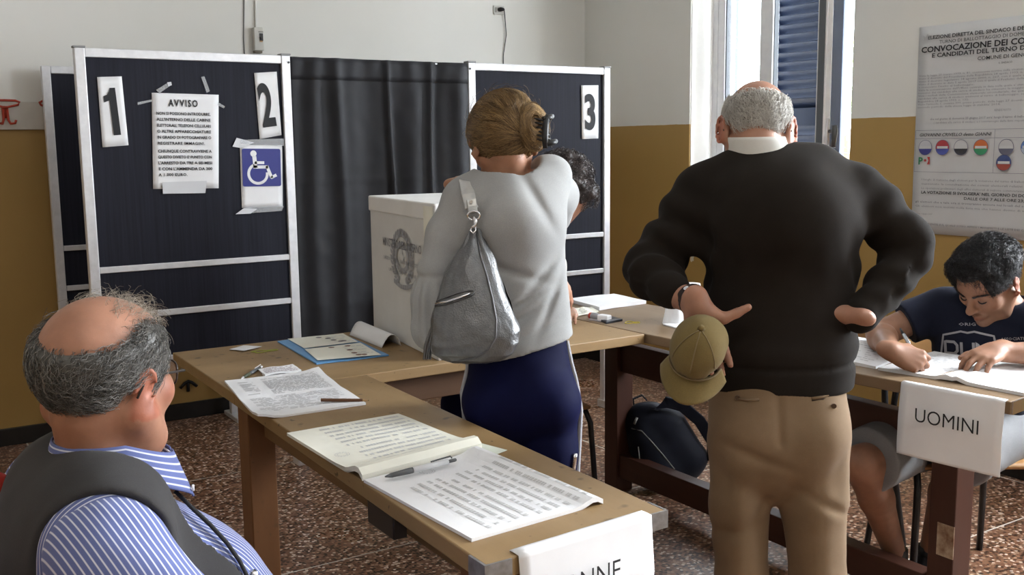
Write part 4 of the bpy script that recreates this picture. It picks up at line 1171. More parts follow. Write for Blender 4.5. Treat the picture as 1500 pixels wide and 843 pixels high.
def attr(o, name, vals):
    vals = np.asarray(vals, f32)
    if vals.ndim == 1:
        a = o.data.attributes.new(name, 'FLOAT', 'POINT'); a.data.foreach_set('value', vals)
    else:
        c = np.ones((len(vals), 4), f32); c[:, :3] = vals
        a = o.data.attributes.new(name, 'FLOAT_COLOR', 'POINT'); a.data.foreach_set('color', c.ravel())
def basis(fwd, up=(0, 0, 1), roll=0.0):
    """columns right, forward, up"""
    f = Vector(fwd).normalized(); r = f.cross(Vector(up)).normalized(); u = r.cross(f)
    if roll:
        q = Matrix.Rotation(roll, 3, f); r = q @ r; u = q @ u
    return Matrix((r, f, u)).transposed()
def place(c, R, s=1.0):
    m = R.to_4x4(); m.translation = Vector(c); return m

# ---- head, in metres: x to its right, y forward, z up, origin between the ears
def skull(jaw=1.0):
    F = Field()
    F.ell((0, -.010, .040), (.0765, .096, .086))
    F.ell((0, .030, .044), (.066, .064, .062), k=.03)
    F.ell((0, .034, -.036), (.058 * jaw, .060, .072), k=.03)
    return F
def head(jaw=1.0, nose=1.0, ears=True, lips=1.0, chubby=0.0, es=1.0):
    F = skull(jaw)
    for s in (-1, 1):
        F.chain([(s * .056 * jaw, -.006, -.040), (s * .043 * jaw, .034, -.080), (0, .070, -.094)], [.019 + chubby, .020 + chubby, .018], k=.022, k2=.01)
        F.sph((s * .044, .060, -.016), .023 + chubby * .6, k=.02)
    F.sph((0, .078, -.092), .017, k=.02)
    for s in (-1, 1):
        F.cap((s * .012, .0905, .024), (s * .042, .078, .027), .0105, .009, k=.014)
        F.sph((s * .031, .108, .009), .020, k=.014, op='s')
        F.sph((s * .031, .0775, .008), .0128, k=.004)
    F.cap((0, .088, .020), (0, .110 + .004 * nose, -.020), .0085, .0115 * nose, k=.012)
    F.sph((0, .111 + .004 * nose, -.0225), .0112 * nose, k=.008)
    for s in (-1, 1): F.sph((s * .0115 * nose, .100, -.027), .0082 * nose, k=.007)
    F.chain([(-.025, .086, -.0575), (-.010, .0965, -.0535), (0, .0985, -.0545), (.010, .0965, -.0535), (.025, .086, -.0575)], [.0042, .0055, .0055, .0055, .0042], k=.006, k2=.004)
    F.chain([(-.023, .086, -.0595), (0, .0975, -.0655), (.023, .086, -.0595)], [.0042, .0068 * lips, .0042], k=.006, k2=.004)
    F.cap((-.022, .1005, -.0598), (.022, .1005, -.0598), .0022, .0022, k=.003, op='s')
    if ears:
        for s in (-1, 1):
            Re = Matrix.Rotation(s * math.radians(-24), 3, 'Z') @ Matrix.Rotation(math.radians(-10), 3, 'X')
            F.ell((s * (.0795 + .006 * (es - 1)), -.014, -.002), (.0065 * es, .0175 * es, .030 * es), R=np.array(Re), k=.006)
            pts = []
            for a in range(-60, 215, 25):
                q = Re @ Vector((s * .0035, .017 * es * math.cos(math.radians(a)), .030 * es * math.sin(math.radians(a))))
                pts.append((s * (.0805 + .02 * (es - 1)) + q.x, -.014 + q.y, -.002 + q.z))
            F.chain(pts, [.0038] * len(pts), k=.004, k2=.003)
            F.ell((s * (.0885 + .02 * (es - 1)), -.006, -.002), (.0055, .0085, .0125), R=np.array(Re), k=.005, op='s')
            F.sph((s * .078, -.004, -.030), .0075, k=.006)
    return F
# ---- right hand (mirror = left): wrist at the origin, y along the fingers, x to the thumb side, z = back of the hand
def hand(curl=(.25, .35, .3), spread=.06, thumb=None, mirror=False, curls=None, size=1.0):
    F = Field(); sg = -1 if mirror else 1
    F.ell((0, .048, -.002), (.040, .050, .0155), k=.012)
    F.cap((0, -.02, 0), (0, .02, 0), .027, .029, k=.015, flat=((0, 0, 1), .72))
    kn = [(.0295, .083), (.0095, .090), (-.0105, .086), (-.029, .076)]; L = [.070, .079, .073, .057]; r0 = [.0092, .0094, .009, .008]
    tips = []
    for i in range(4):
        x, y = kn[i]; cu = curls[i] if curls else curl
        F.cap((x * .55, .018, 0), (x, y, .001), .0125, r0[i] + .0012, k=.010)
        p = Vector((x, y, .001)); ang = 0; sp = spread * (1.5 - i) ; pts = [p.copy()]; rs = [r0[i] + .0006]
        for j, fr in enumerate((.45, .31, .24)):
            ang += cu[j]
            d = Vector((math.sin(sp) * math.cos(ang), math.cos(sp) * math.cos(ang), -math.sin(ang)))
            p = p + d * L[i] * fr; pts.append(p.copy()); rs.append(r0[i] * (.96, .88, .76)[j])
        F.chain(pts, rs, k=.0045, k2=.003); tips.append(p)
    th = thumb or [(.020, .016, -.006), (.043, .045, -.014), (.056, .074, -.018), (.060, .099, -.020)]
    F.chain(th, [.016, .0125, .0105, .0082], k=.010, k2=.004)
    if mirror:
        G = Field(); G._add(lambda P: F.raw(P * np.array([-1, 1, 1], f32)), (0, .06, 0), .15, .01, 'u'); return G
    return F

# ---- hair
def tubes(paths, r, sides=3, taper=.25):
    """paths N x S x 3 -> thin tubes"""
    N, S, _ = paths.shape
    t = np.gradient(paths, axis=1); t /= np.linalg.norm(t, axis=2, keepdims=True) + 1e-9
    ref = np.array([.31, .52, .8]); n = np.cross(t, ref); n /= np.linalg.norm(n, axis=2, keepdims=True) + 1e-9
    b = np.cross(t, n)
    rad = (np.asarray(r).reshape(-1, 1) if np.ndim(r) else np.full((N, 1), r)) * np.linspace(1, taper, S)[None, :] ** .6
    vs = np.empty((N, S, sides, 3))
    for j in range(sides):
        a = 2 * math.pi * j / sides
        vs[:, :, j] = paths + (n * math.cos(a) + b * math.sin(a)) * rad[:, :, None]
    ids = np.arange(N * S * sides).reshape(N, S, sides)
    fs = [np.stack([ids[:, :-1, j], ids[:, :-1, (j + 1) % sides], ids[:, 1:, (j + 1) % sides], ids[:, 1:, j]], -1).reshape(-1, 4) for j in range(sides)]
    return vs.reshape(-1, 3), np.concatenate(fs)
def grad(F, p, e=.0015):
    g = np.stack([F.raw(p + np.eye(3)[i] * e) - F.raw(p - np.eye(3)[i] * e) for i in range(3)], -1)
    return g / (np.linalg.norm(g, axis=1, keepdims=True) + 1e-9)
def local_raw(F, P):
    """chunk-free evaluation"""
    return F.raw(np.asarray(P))
def scalp_points(F, n, rng, accept):
    d = rng.normal(size=(n * 6, 3)); d /= np.linalg.norm(d, axis=1, keepdims=True)
    c = np.array([0, 0, .02]); p = c + d * .09
    for _ in range(8): p = p - d * F.raw(p)[:, None] * .9
    k = accept(p); p = p[k][:n]
    return p
def grow(F, root, direction, length, seg, lift, rng, jit=.15, wave=0.0, drop=0.0):
    """strands that follow the scalp, rising to their own offset"""
    N = len(root); p = root.copy(); path = [p.copy()]
    ln = np.broadcast_to(np.asarray(length, float), (N,)) * rng.uniform(.75, 1.15, N); lf = lift * rng.uniform(.45, 1.1, N)
    j = rng.normal(size=(N, 3)) * jit; ph = rng.uniform(0, 6.28, N)
    for i in range(1, seg + 1):
        g = grad(F, p); d = direction(p) + j
        if wave: d = d + np.cross(g, direction(p)) * (wave * np.sin(ph + i * 1.9))[:, None]
        d = d - g * (d * g).sum(1, keepdims=True)
        d /= np.linalg.norm(d, axis=1, keepdims=True) + 1e-9
        p = p + d * (ln / seg)[:, None]
        if drop: p = p + np.array([0, 0, -drop]) * (ln / seg)[:, None]
        off = lf * math.sin(min(1, i / seg * 1.1) * math.pi / 2)
        p = p - g * (F.raw(p) - off)[:, None] * .9
        path.append(p.copy())
    return np.stack(path, 1)
def xf(P, M, s=1.0):
    A = np.array(M); return np.asarray(P) * s @ A[:3, :3].T + A[:3, 3]
def sstep(a, b, x): t = np.clip((x - a) / (b - a), 0, 1); return t * t * (3 - 2 * t)

def skin_mat(name, c, red=(.55, .16, .11), rough=.5):
    m = mat(name, c, rough, sss=.12, spec=.4); t = NT(m)
    a = t.n('ShaderNodeAttribute'); a.attribute_name = 'tint'
    f = t.noise(t.coord(), 38, 4)
    base = t.ramp(f, [(0.3, tuple(x * .9 for x in c)), (0.7, tuple(min(1, x * 1.08) for x in c))])
    t.color(t.mix(1.0, base, a.outputs['Color'], 'MULTIPLY')); t.bump(t.noise(t.coord(), 260, 3), .12, .001)
    return m
def hair(name, paths, r, m, body, rng, taper=.25):
    """strands as one part; every strand carries its own random shade"""
    if not isinstance(paths, list): paths = [paths]; r = [r]
    vs, fs, rn, n0 = [], [], [], 0
    for p, q in zip(paths, r):
        v, f = tubes(p, q, taper=taper); vs.append(v); fs.append(f + n0); n0 += len(v)
        k = np.clip(.5 + .42 * wave3(p[:, 0], 420, 1) + .32 * wave3(p[:, 0], 150, 4) + .35 * (rng.uniform(0, 1, len(p)) - .5), 0, 1); rn.append(np.repeat(k, p.shape[1] * 3))
    o = obj(name, (np.concatenate(vs), np.concatenate(fs)), m, body)
    attr(o, 'shade', np.concatenate(rn)); return o
def strand_mat(name, c1, c2, rough=.38):
    m = mat(name, c1, rough, spec=.5); t = NT(m)
    a = t.n('ShaderNodeAttribute'); a.attribute_name = 'shade'
    t.color(t.ramp(t.math('POWER', a.outputs['Fac'], 1.4), [(0.0, c1), (1.0, c2)])); return m
def hair_mat(name, c1, c2, rough=.42):
    m = mat(name, c1, rough, spec=.5); t = NT(m)
    f = t.noise(t.coord(), 55, 3)
    t.color(t.ramp(f, [(0.3, c1), (0.7, c2)])); return m
def person(name_label, F, h, skin, tint=None, smooth=1, base=None):
    V, Q = surf(F, h, smooth=smooth)
    o = obj('person', (V, Q), skin, None, smooth=True, origin=base)
    tag(o, name_label, 'person')
    T = np.ones((len(V), 3)) if tint is None else tint(V)
    attr(o, 'tint', T)
    return o
def wear(name, F, h, m, body, smooth=1, lo=None, hi=None):
    V, Q = surf(F, h, lo, hi, smooth=smooth)
    o = obj(name, (V, Q), m, body, smooth=True)
    return o, V
def wave3(P, s, seed=0):
    """cheap smooth noise for folds"""
    x, y, z = P[:, 0] * s + seed, P[:, 1] * s + seed * 1.3, P[:, 2] * s + seed * .7
    return (np.sin(x * 1.0 + 1.7 * np.sin(y * .9 + z * .6)) + np.sin(y * 1.3 + 1.3 * np.sin(z * 1.1 + x * .5)) + np.sin(z * 1.15 + 1.5 * np.sin(x * .8 - y * .7))) / 3
def folds_along(P, a, b, freq, amp, width, seed=0, skew=0.0):
    """rings of folds across the limb a-b"""
    a, b = V3(a), V3(b); d = b - a; L = np.linalg.norm(d); d = d / L
    q = P - a; t = q @ d; r = q - t[:, None] * d
    w = np.exp(-((t - L * .5) / (L * width)) ** 2) * np.exp(-(np.linalg.norm(r, axis=1) / .14) ** 4)
    ph = skew * np.arctan2(r[:, 2], r[:, 0] + r[:, 1])
    return amp * w * np.sin(t * freq + 1.6 * wave3(P, 14, seed) + ph)
def stick_out(F, p, dr, off=.001):
    """move p along dr onto the surface of F"""
    q = np.array([p]); d = np.array(Vector(dr).normalized())
    for _ in range(14): q = q - d * F.raw(q)[:, None] * .8
    return Vector(q[0]) + Vector(d) * off

def march(F, u, v, t0, off=.001):
    """where the sight line through a picture point meets the surface of F"""
    q = np.array([at(u, v, t=t0)], float); d = ray(u, v).normalized()
    for _ in range(90): q = q + np.array(d) * np.clip(F.raw(q), -.03, .04)[:, None] * .8
    return Vector(q[0]) - d * off
# ------------------------------------------------------------------ the standing man with his hands on his hips
def X(u, v, t): return at(u, v, t=t)
FWD = Vector((_fw.x, _fw.y, 0)).normalized(); RGT = Vector((FWD.y, -FWD.x, 0)); UP = Vector((0, 0, 1))
TM = 2.30
headM = place(X(1108, 194, 2.31), basis(FWD * .88 + RGT * .13 - UP * .46, roll=0.03))
sM = .90
hF = head(jaw=1.0, nose=1.1, chubby=.004, es=1.3)
B = Field()
fl_ = (tuple(FWD), .72)
# head first, then neck and trunk (kept inside the clothes)
B.sub(hF, headM, sM, k=.02)
nb = X(1122, 236, 2.30)
B.cap(headM @ Vector((0, -.025, -.045)), nb, .049, .054, k=.02)
B.cap(X(1134, 285, 2.31), X(1141, 345, 2.30), .075, .12, k=.03, flat=fl_)
B.cap(X(1141, 320, 2.30), X(1139, 560, 2.30), .145, .135, k=.04, flat=fl_)
lSh, lEl, lWr = X(1022, 292, 2.32), X(962, 382, 2.34), X(1022, 448, 2.15)
rSh, rEl, rWr = X(1262, 285, 2.28), X(1334, 354, 2.28), X(1254, 464, 2.20)
B.chain([lSh, lEl, X(960, 396, 2.31), X(986, 428, 2.22), lWr], [.042, .034, .034, .030, .025], k=.02)
B.chain([rSh, rEl, X(1338, 378, 2.28), X(1275, 450, 2.215), rWr], [.040, .032, .032, .022, .023], k=.02)
lHip, rHip = X(1090, 640, 2.30), X(1190, 640, 2.28)
lKn, rKn = X(1086, 850, 2.30), X(1198, 850, 2.28)
lAn, rAn = Vector((lKn.x - .01, lKn.y - .02, .10)), Vector((rKn.x + .01, rKn.y - .02, .10))
for a, b, c in ((lHip, lKn, lAn), (rHip, rKn, rAn)):
    B.chain([a, b, c], [.060, .044, .034], k=.03)
# left hand: back of the hand to us, thumb along the back, fingers closed over the cap
def hframe(y, z, o):
    z = Vector(z).normalized(); y = Vector(y); y = (y - z * y.dot(z)).normalized(); x = y.cross(z)
    m = Matrix((x, y, z)).transposed().to_4x4(); m.translation = o; return m
def RFU(r, f, u): return RGT * r + FWD * f + UP * u
mL = hframe(RFU(.28, .10, -.92), RFU(.05, .92, .2), lWr)
hL = hand(curl=(.25, .5, .4), spread=.03, thumb=[(.016, .018, -.004), (.046, .040, -.010), (.074, .036, -.010), (.100, .030, -.010)])
B.sub(hL, mL, 1.0, k=.012, R=.16)
mR = hframe(RFU(-.50, .80, -.15), RFU(.35, .25, .88), rWr)
hR = hand(curl=(.3, .5, .4), spread=.05, mirror=True, thumb=[(.018, .016, -.004), (.038, .034, -.008), (.052, .056, -.012), (.056, .078, -.016)])
B.sub(hR, mR, 1.0, k=.012, R=.16)
Mi_ = np.array(headM.inverted())
def tint_old(V):
    L = V @ Mi_[:3, :3].T + Mi_[:3, 3]
    T = np.ones((len(V), 3))
    ear = sstep(.066, .078, np.abs(L[:, 0])) * (np.abs(L[:, 2]) < .045) * (np.linalg.norm(L, axis=1) < .14)
    T[:, 1] *= 1 - .30 * ear; T[:, 2] *= 1 - .36 * ear
    return T
M['skin_old'] = skin_mat('skin_old_man', (.36, .185, .122))
om = person('standing grey haired man in dark brown sweater with hands on hips, seen from behind', B, .0042, M['skin_old'], tint_old, base=(X(1140, 850, 2.30).x, X(1140, 850, 2.30).y, 0))

# sweater
S = Field()
S.cap(X(1146, 345, 2.30), X(1140, 540, 2.30), .168, .168, k=.05, flat=fl_)
S.cap(X(1052, 296, 2.32), X(1238, 290, 2.29), .078, .078, k=.05)
S.cap(X(1085, 262, 2.31), X(1190, 255, 2.30), .070, .070, k=.05)
S.ell(X(1143, 320, 2.27), (.165, .165, .14), k=.06)
S.cap(X(1030, 288, 2.32), lEl, .070, .060, k=.035)
cuffL = X(986, 428, 2.21)
S.chain([lEl, X(956, 396, 2.31), cuffL + (cuffL - lWr) * .12], [.062, .060, .044], k=.010, k2=.02)
S.cap(X(1250, 284, 2.29), rEl, .066, .052, k=.025)
cuffR = X(1262, 460, 2.21)
S.chain([rEl, X(1330, 378, 2.28), X(1298, 422, 2.245), cuffR], [.052, .050, .043, .036], k=.006, k2=.015)
S.cap(cuffR, cuffR + (rWr - rEl).normalized() * .01, .034, .033, k=.006)
# rib at the hem
S.cap(X(1141, 546, 2.30), X(1141, 556, 2.30), .168, .166, k=.006, flat=fl_)
S.half(X(1141, 566, 2.30), -UP, k=.006)
S.half(X(990, 434, 2.20), (lWr - lEl), k=.004) if False else None
nh = X(1114, 207, 2.30)
S.cap(nh + UP * .05, nh - UP * .034 + FWD * .02, .082, .066, k=.006, op='s')
def om_fold(P, d):
    e = folds_along(P, lSh, lEl, 74, .009, .40, 1, 1.0) + folds_along(P, lEl, cuffL, 95, .007, .4, 2, 1.2)
    e = e + folds_along(P, rSh, rEl, 62, .0075, .40, 3, 1.0) + folds_along(P, rEl, cuffR, 80, .0045, .36, 4, 1.4)
    w = sstep(.90, 1.0, P[:, 2])
    zh = V3(X(1141, 541, 2.2))[2]; e = e + .006 * np.exp(-((P[:, 2] - zh) / .006) ** 2) - .006 * np.exp(-((P[:, 2] - zh - .035) / .022) ** 2)
    return d + e + .0042 * wave3(P, 15, 5) + .0022 * wave3(P, 34, 2) * w
S.post.append(om_fold)
M['sweater'] = cloth_mat('sweater_dark_brown_wool', (.0150, .0118, .0096), (.0225, .0180, .0148), .95, 700, .06, .3)
wear('sweater', S, .0048, M['sweater'], om)
# neckline rib
rim = []
for i in range(33):
    a = 2 * math.pi * i / 32
    rim.append(nh + Vector((0, 0, -.038)) + RGT * .074 * math.cos(a) + FWD * .074 * math.sin(a) + UP * (-.008 - .03 * max(0, math.sin(a))) + RGT * .002)
obj('neck_rib', MB().tube(rim, .010, 8, cap=False), M['sweater'], om, smooth=True)
# shirt collar
def coll(u, v):
    a = 2 * math.pi * u
    r = .073 - .009 * v
    p = nh + RGT * r * math.cos(a) + FWD * (r + (.004 if math.sin(a) > 0 else .013)) * math.sin(a) + UP * (-.036 + .045 * v - .035 * max(0, math.sin(a)) * v)
    return p - RGT * .012 * v
M['shirt_white'] = cloth_mat('white_shirt_cloth', (.72, .71, .67), (.66, .65, .61), .8, 900, .1)
obj('shirt_collar', MB().grid(coll, 40, 6), M['shirt_white'], om, smooth=True, solid=.003)

# trousers
Tz = Field(); waist = X(1140, 572, 2.30)
Tz.cap(X(1140, 560, 2.30), X(1139, 640, 2.29), .154, .153, k=.03, flat=(tuple(FWD), .74))
for s, hip in ((-1, lHip), (1, rHip)): Tz.sph(hip - FWD * .030 + UP * .02 - RGT * .018 * s, .084, k=.05)
Tz.chain([X(1086, 640, 2.30), X(1083, 735, 2.30), lKn, Vector((lKn.x, lKn.y, .32)), Vector((lAn.x, lAn.y, .05))], [.076, .063, .058, .060, .062], k=.012, k2=.02)
Tz.chain([X(1192, 640, 2.28), X(1193, 735, 2.28), rKn, Vector((rKn.x, rKn.y, .32)), Vector((rAn.x, rAn.y, .05))], [.078, .071, .062, .062, .064], k=.012, k2=.02)
Tz.half((0, 0, .045), -UP, k=.004)
cre = {0: (X(1086, 690, 2.22), X(1085, 850, 2.24)), 1: (X(1193, 640, 2.20), X(1197, 850, 2.22))}
def tz_fold(P, d):
    e = .0040 * wave3(P, 13, 9) + .0022 * wave3(P, 30, 4)
    for a, b in cre.values():
        a, b = V3(a), V3(b); ab = b - a; t = np.clip(((P - a) @ ab) / (ab @ ab), 0, 1); q = np.linalg.norm(P - a - t[:, None] * ab, axis=1)
        e = e - .010 * np.exp(-(q / .035) ** 2) + .004 * np.exp(-((q - .05) / .03) ** 2)
    for (c, n, am, w) in ((X(1105, 668, 2.2), (.35, .94), .007, .012), (X(1215, 745, 2.2), (.5, .86), .008, .012), (X(1090, 790, 2.2), (-.3, .95), .006, .014), (X(1120, 760, 2.2), (-.7, .7), .005, .012)):
        c = V3(c); q = P - c; x = q @ V3(RGT); z = q[:, 2]; s = x * n[0] + z * n[1]
        e = e + am * np.exp(-(s / w) ** 2) * np.exp(-(np.sqrt(x * x + z * z) / .07) ** 2)
    # seat seam
    c = V3(X(1138, 640, 2.2)); q = P - c; x = q @ V3(RGT)
    e = e + .006 * np.exp(-(x / .010) ** 2) * sstep(.03, .0, -q[:, 2] - .0) * sstep(-.14, -.04, -np.abs(q[:, 2]))
    return d + e
Tz.post.append(tz_fold)
M['khaki'] = cloth_mat('trousers_khaki', (.20, .135, .080), (.25, .17, .105), .85, 800, .15, .12)
wear('trousers', Tz, .0048, M['khaki'], om)
for k, (pts, btn) in enumerate((([(1189, 577), (1205, 575), (1222, 569), (1238, 560)], (1221, 590)), ([(1078, 577), (1095, 580), (1112, 579)], (1080, 578)))):
    tt = 2.16
    wl = [march(Tz, u, v + 7, 2.0, .001) for u, v in pts]
    obj('pocket_welt', MB().tube(wl, .0032, 6), M['khaki'], om, smooth=True)
    if k == 0: obj('pocket_opening', MB().tube([p - UP * .005 for p in wl], .0022, 6), mat('pocket_dark', (.03, .018, .012), .9), om, smooth=True)
    bp = march(Tz, btn[0], btn[1] + 5, 2.0, .001)
    obj('button', MB().tube([bp, bp - FWD * .004], .0055, 10), mat('button_brown', (.06, .035, .02), .4), om)
for s, an in ((-1, lAn), (1, rAn)):
    sh = Field(); f = (FWD * .95 + RGT * .25 * s).normalized()
    sh.chain([an - f * .05 + UP * -.055, an + f * .06 + UP * -.06, an + f * .16 + UP * -.072], [.042, .046, .036], k=.02, flat=((0, 0, 1), .85))
    sh.cap(an - f * .02 + UP * .0, an - f * .02 - UP * .04, .045, .044, k=.03)
    sh.half((0, 0, .004), -UP, .003)
    wear('shoe', sh, .006, mat('shoe_brown', (.05, .028, .016), .4), om)

# watch
wd = (lWr - lEl).normalized(); wc = lWr - wd * .028
wr_ring = []
w1 = wd.cross(UP).normalized(); w2 = wd.cross(w1)
for i in range(25):
    a = 2 * math.pi * i / 24; wr_ring.append(wc + w1 * .031 * math.cos(a) + w2 * .029 * math.sin(a))
band_m = MB(); n = 24; vs = []
for i in range(n):
    a = 2 * math.pi * i / n
    for r, o in ((.0305, -.010), (.0305, .010), (.0335, .010), (.0335, -.010)):
        vs.append(wc + (w1 * math.cos(a) + w2 * math.sin(a)) * r + wd * o)
fs = [(i * 4 + j, i * 4 + (j + 1) % 4, ((i + 1) % n) * 4 + (j + 1) % 4, ((i + 1) % n) * 4 + j) for i in range(n) for j in range(4)]
wt = obj('watch', band_m.add(vs, fs), mat('watch_strap', (.018, .010, .009), .5), om, smooth=False)
tow = (-FWD + UP * .1); tow = (tow - wd * tow.dot(wd)).normalized()
obj('watch_buckle', MB().tube([wc + tow * .031 + wd * .0, wc + tow * .035], .006, 12), M['chrome'], wt)

# glasses: the left lens and temple show past his cheek
def glasses(body, HM, m_frame, m_lens, s=1.0, half=.030, h=.020, rimless=False):
    g = None
    fr = MB()
    def W(x, y, z): return HM @ (Vector((x, y, z)) * s)
    for sgn in (-1, 1):
        loop = []
        for i in range(21):
            a = 2 * math.pi * i / 20; ca, sa = math.cos(a), math.sin(a)
            x = abs(ca) ** .7 * math.copysign(1, ca) * half * .82; z = abs(sa) ** .7 * math.copysign(1, sa) * h
            loop.append(W(sgn * (.034) + x, .112 - .10 * (abs(sgn * .034 + x) / .07) ** 3 * .25, .006 + z))
        fr.tube(loop, .0017, 6, cap=False)
    fr.tube([W(-.011, .113, .012), W(0, .117, .015), W(.011, .113, .012)], .0016, 6)
    for sgn in (-1, 1):
        fr.tube([W(sgn * .060, .106, .012), W(sgn * .074, .094, .013), W(sgn * .081, .02, .016), W(sgn * .083, -.012, .014), W(sgn * .082, -.030, -.012)], .0019, 6)
    g = obj('glasses', fr, m_frame, body, smooth=True)
    for sgn in (-1, 1):
        lens = []
        for i in range(20):
            a = 2 * math.pi * i / 20; ca, sa = math.cos(a), math.sin(a)
            x = abs(ca) ** .7 * math.copysign(1, ca) * half * .80; z = abs(sa) ** .7 * math.copysign(1, sa) * h * .97
            lens.append(W(sgn * .034 + x, .1115 - .025 * (abs(sgn * .034 + x) / .07) ** 3, .006 + z))
        obj('lens', MB().add(lens, [tuple(range(20))]), m_lens, g)
    return g
M['lens'] = mat('spectacle_lens', (.9, .93, .95), .05, alpha=.22)
glasses(om, headM, mat('glasses_gold', (.10, .08, .06), .35, metal=.5), M['lens'], .90)

# white fringe of hair, bald crown
rng = np.random.default_rng(3); SK = skull()
def old_e(p):
    d = p - np.array([0, 0, .02]); d = d / (np.linalg.norm(d, axis=1, keepdims=True) + 1e-9)
    return np.arccos(np.clip(d @ np.array([0, -.36, .933]), -1, 1)) / math.radians(40)
def old_zone(p):
    x, y, z = p[:, 0], p[:, 1], p[:, 2]
    crown = old_e(p) < 1
    low = z > -.016 + .045 * sstep(-.06, -.02, y) + .03 * sstep(.0, .05, y)
    ear = (np.abs(x) > .058) & (z < .026) & (y > -.046)
    face = ear | (y > .060 - .15 * np.maximum(0, .03 - z))
    return (~crown) & low & (~face)
def old_soft(p):
    x, y, z = p[:, 0], p[:, 1], p[:, 2]
    return old_zone(p) * sstep(1.0, 1.35, old_e(p))
def dir_old(p):
    d = np.zeros_like(p); d[:, 2] = -.75; d[:, 1] = -.45; d[:, 0] = .35 * np.sign(p[:, 0]) * (p[:, 2] > .08) + .15
    return d
r0 = scalp_points(SK, 3600, rng, old_zone)
pth = grow(SK, r0, dir_old, .040, 7, .012, rng, .32, wave=.5)
M['hair_white'] = strand_mat('hair_white', (.52, .49, .44), (.92, .90, .86))
hair('hair', xf(pth, headM, .90), rng.uniform(.00045, .0008, len(pth)), M['hair_white'], om, rng)
capF = Field(); capF._add(lambda P: SK.raw(P) - (.0085 * old_soft(P) - .004).astype(f32), (0, 0, .03), .13, .01, 'u')
V_, Q_ = surf(capF, .004, (-.1, -.13, -.06), (.1, .11, .15), smooth=3)
obj('hair_base', (xf(V_, headM, .90), Q_), hair_mat('hair_grey_base', (.17, .155, .13), (.26, .24, .21)), om, smooth=True)

# ---- the tan cap held in his left hand
M['cap'] = cloth_mat('cap_tan_cotton', (.165, .118, .045), (.21, .155, .062), .9, 500, .2, .2)
cc = X(1018, 520, 2.10)
cp = thing('cap', 'tan cotton baseball cap held at the hip by the standing man', 'cap', (cc.x, cc.y, cc.z - .1))
# crown: opening faces away and to the right, front and brim hang down-left
Cf = Field()
cB = basis(-FWD * .70 - UP * .66 - RGT * .36, UP * .8 - FWD * .6)          # forward of the cap = hanging down
mC = place(X(1022, 512, 2.09), cB)
def C(x, y, z): return mC @ Vector((x, y, z))
Cr = np.array(cB)
Cf.ell(C(0, 0, 0), (.056, .066, .066), R=Cr, k=.02)
Cf.ell(C(0, -.030, -.004), (.050, .050, .048), R=Cr, k=.02)
inn = C(0, 0, 0)
Cf.ell(C(0, .0, -.016), (.052, .062, .060), R=Cr, k=.004, op='s')
Cf.half(C(0, 0, -.030), -Vector(cB.col[2]), k=.004)
Cf.post.append(lambda P, d: d + .0035 * wave3(P, 28, 3) + .0015 * wave3(P, 60, 1))
V_, Q_ = surf(Cf, .0032, smooth=2)
obj('crown', (V_, Q_), M['cap'], cp, smooth=True)
def brim(u, v):
    a = math.radians(-78 + 156 * u)
    rx = .054 + .016 * v; ry = .056 + .056 * v * (math.cos(a) ** .6 if math.cos(a) > 0 else 0)
    x = rx * math.sin(a); y = ry * math.cos(a) - .002
    return C(x, y, -.026 - .02 * v - .35 * x * x / .08 * (.4 + .6 * v))
obj('brim', MB().grid(brim, 28, 10), M['cap'], cp, smooth=True, solid=.005)
def seam(u): 
    a = math.radians(-80 + 160 * u); return C(.055 * math.sin(a), .064 * math.cos(a), -.020 - .28 * (.055 * math.sin(a)) ** 2 / .08)
obj('brim_seam', MB().tube([seam(i / 20) for i in range(21)], .0022, 6), mat('cap_seam', (.17, .12, .06), .9), cp, smooth=True)
obj('top_button', MB().tube([C(0, -.004, .0655), C(0, -.004, .071)], [.008, .006], 12), M['cap'], cp, smooth=True)
ss = []
for k in (-1, 0, 1):
    pts = [C(.0565 * math.sin(a) * math.sin(k * .9), .0665 * math.sin(a) * math.cos(k * .9), .0665 * math.cos(a)) for a in [math.radians(4 + 80 * i / 12) for i in range(13)]]
    obj('panel_seam', MB().tube(pts, .0013, 5), mat('cap_seam_fine', (.19, .14, .07), .9), cp, smooth=True)
# ------------------------------------------------------------------ the woman with the silver bag
TW = 2.60
wM = place(X(738, 213, 2.60), basis(FWD * .90 - RGT * .20 - UP * .30, roll=-.05))
wH = head(jaw=.92, nose=.85, ears=True, lips=1.1)
W = Field(); flw = (tuple(FWD), .72)
W.sub(wH, wM, .97, k=.02)
wn = X(740, 268, 2.60)
W.cap(wM @ Vector((0, -.030, -.045)), wn, .045, .048, k=.02)
W.cap(X(700, 296, 2.61), X(794, 286, 2.60), .044, .044, k=.03)
W.cap(X(742, 306, 2.60), X(748, 345, 2.60), .075, .11, k=.03, flat=flw)
W.cap(X(747, 330, 2.60), X(758, 520, 2.60), .118, .122, k=.04, flat=flw)
wlS, wlE, wlW = X(678, 296, 2.60), X(647, 432, 2.57), X(672, 292, 2.74)
wrS, wrE, wrW = X(796, 266, 2.62), X(812, 318, 2.86), X(812, 398, 2.93)
W.chain([wlS, wlE, wlW], [.038, .034, .024], k=.02, k2=.012)
W.chain([wrS, wrE, wrW], [.038, .034, .023], k=.02, k2=.012)
mwl = hframe(RFU(.80, -.50, .22), RFU(.1, .35, .9), X(670, 270, 2.67))
W.sub(hand(curl=(.15, .25, .2), spread=.04, size=.9), mwl, .88, k=.012, R=.16)
mwr = hframe(RFU(.35, .2, -.85), RFU(.8, -.2, .45), wrW)
W.sub(hand(curl=(.3, .5, .4), spread=.05, mirror=True), mwr, .88, k=.012, R=.16)
wlH, wrH = X(722, 590, 2.60), X(804, 590, 2.58)
wlK, wrK = X(736, 740, 2.60), X(812, 745, 2.58)
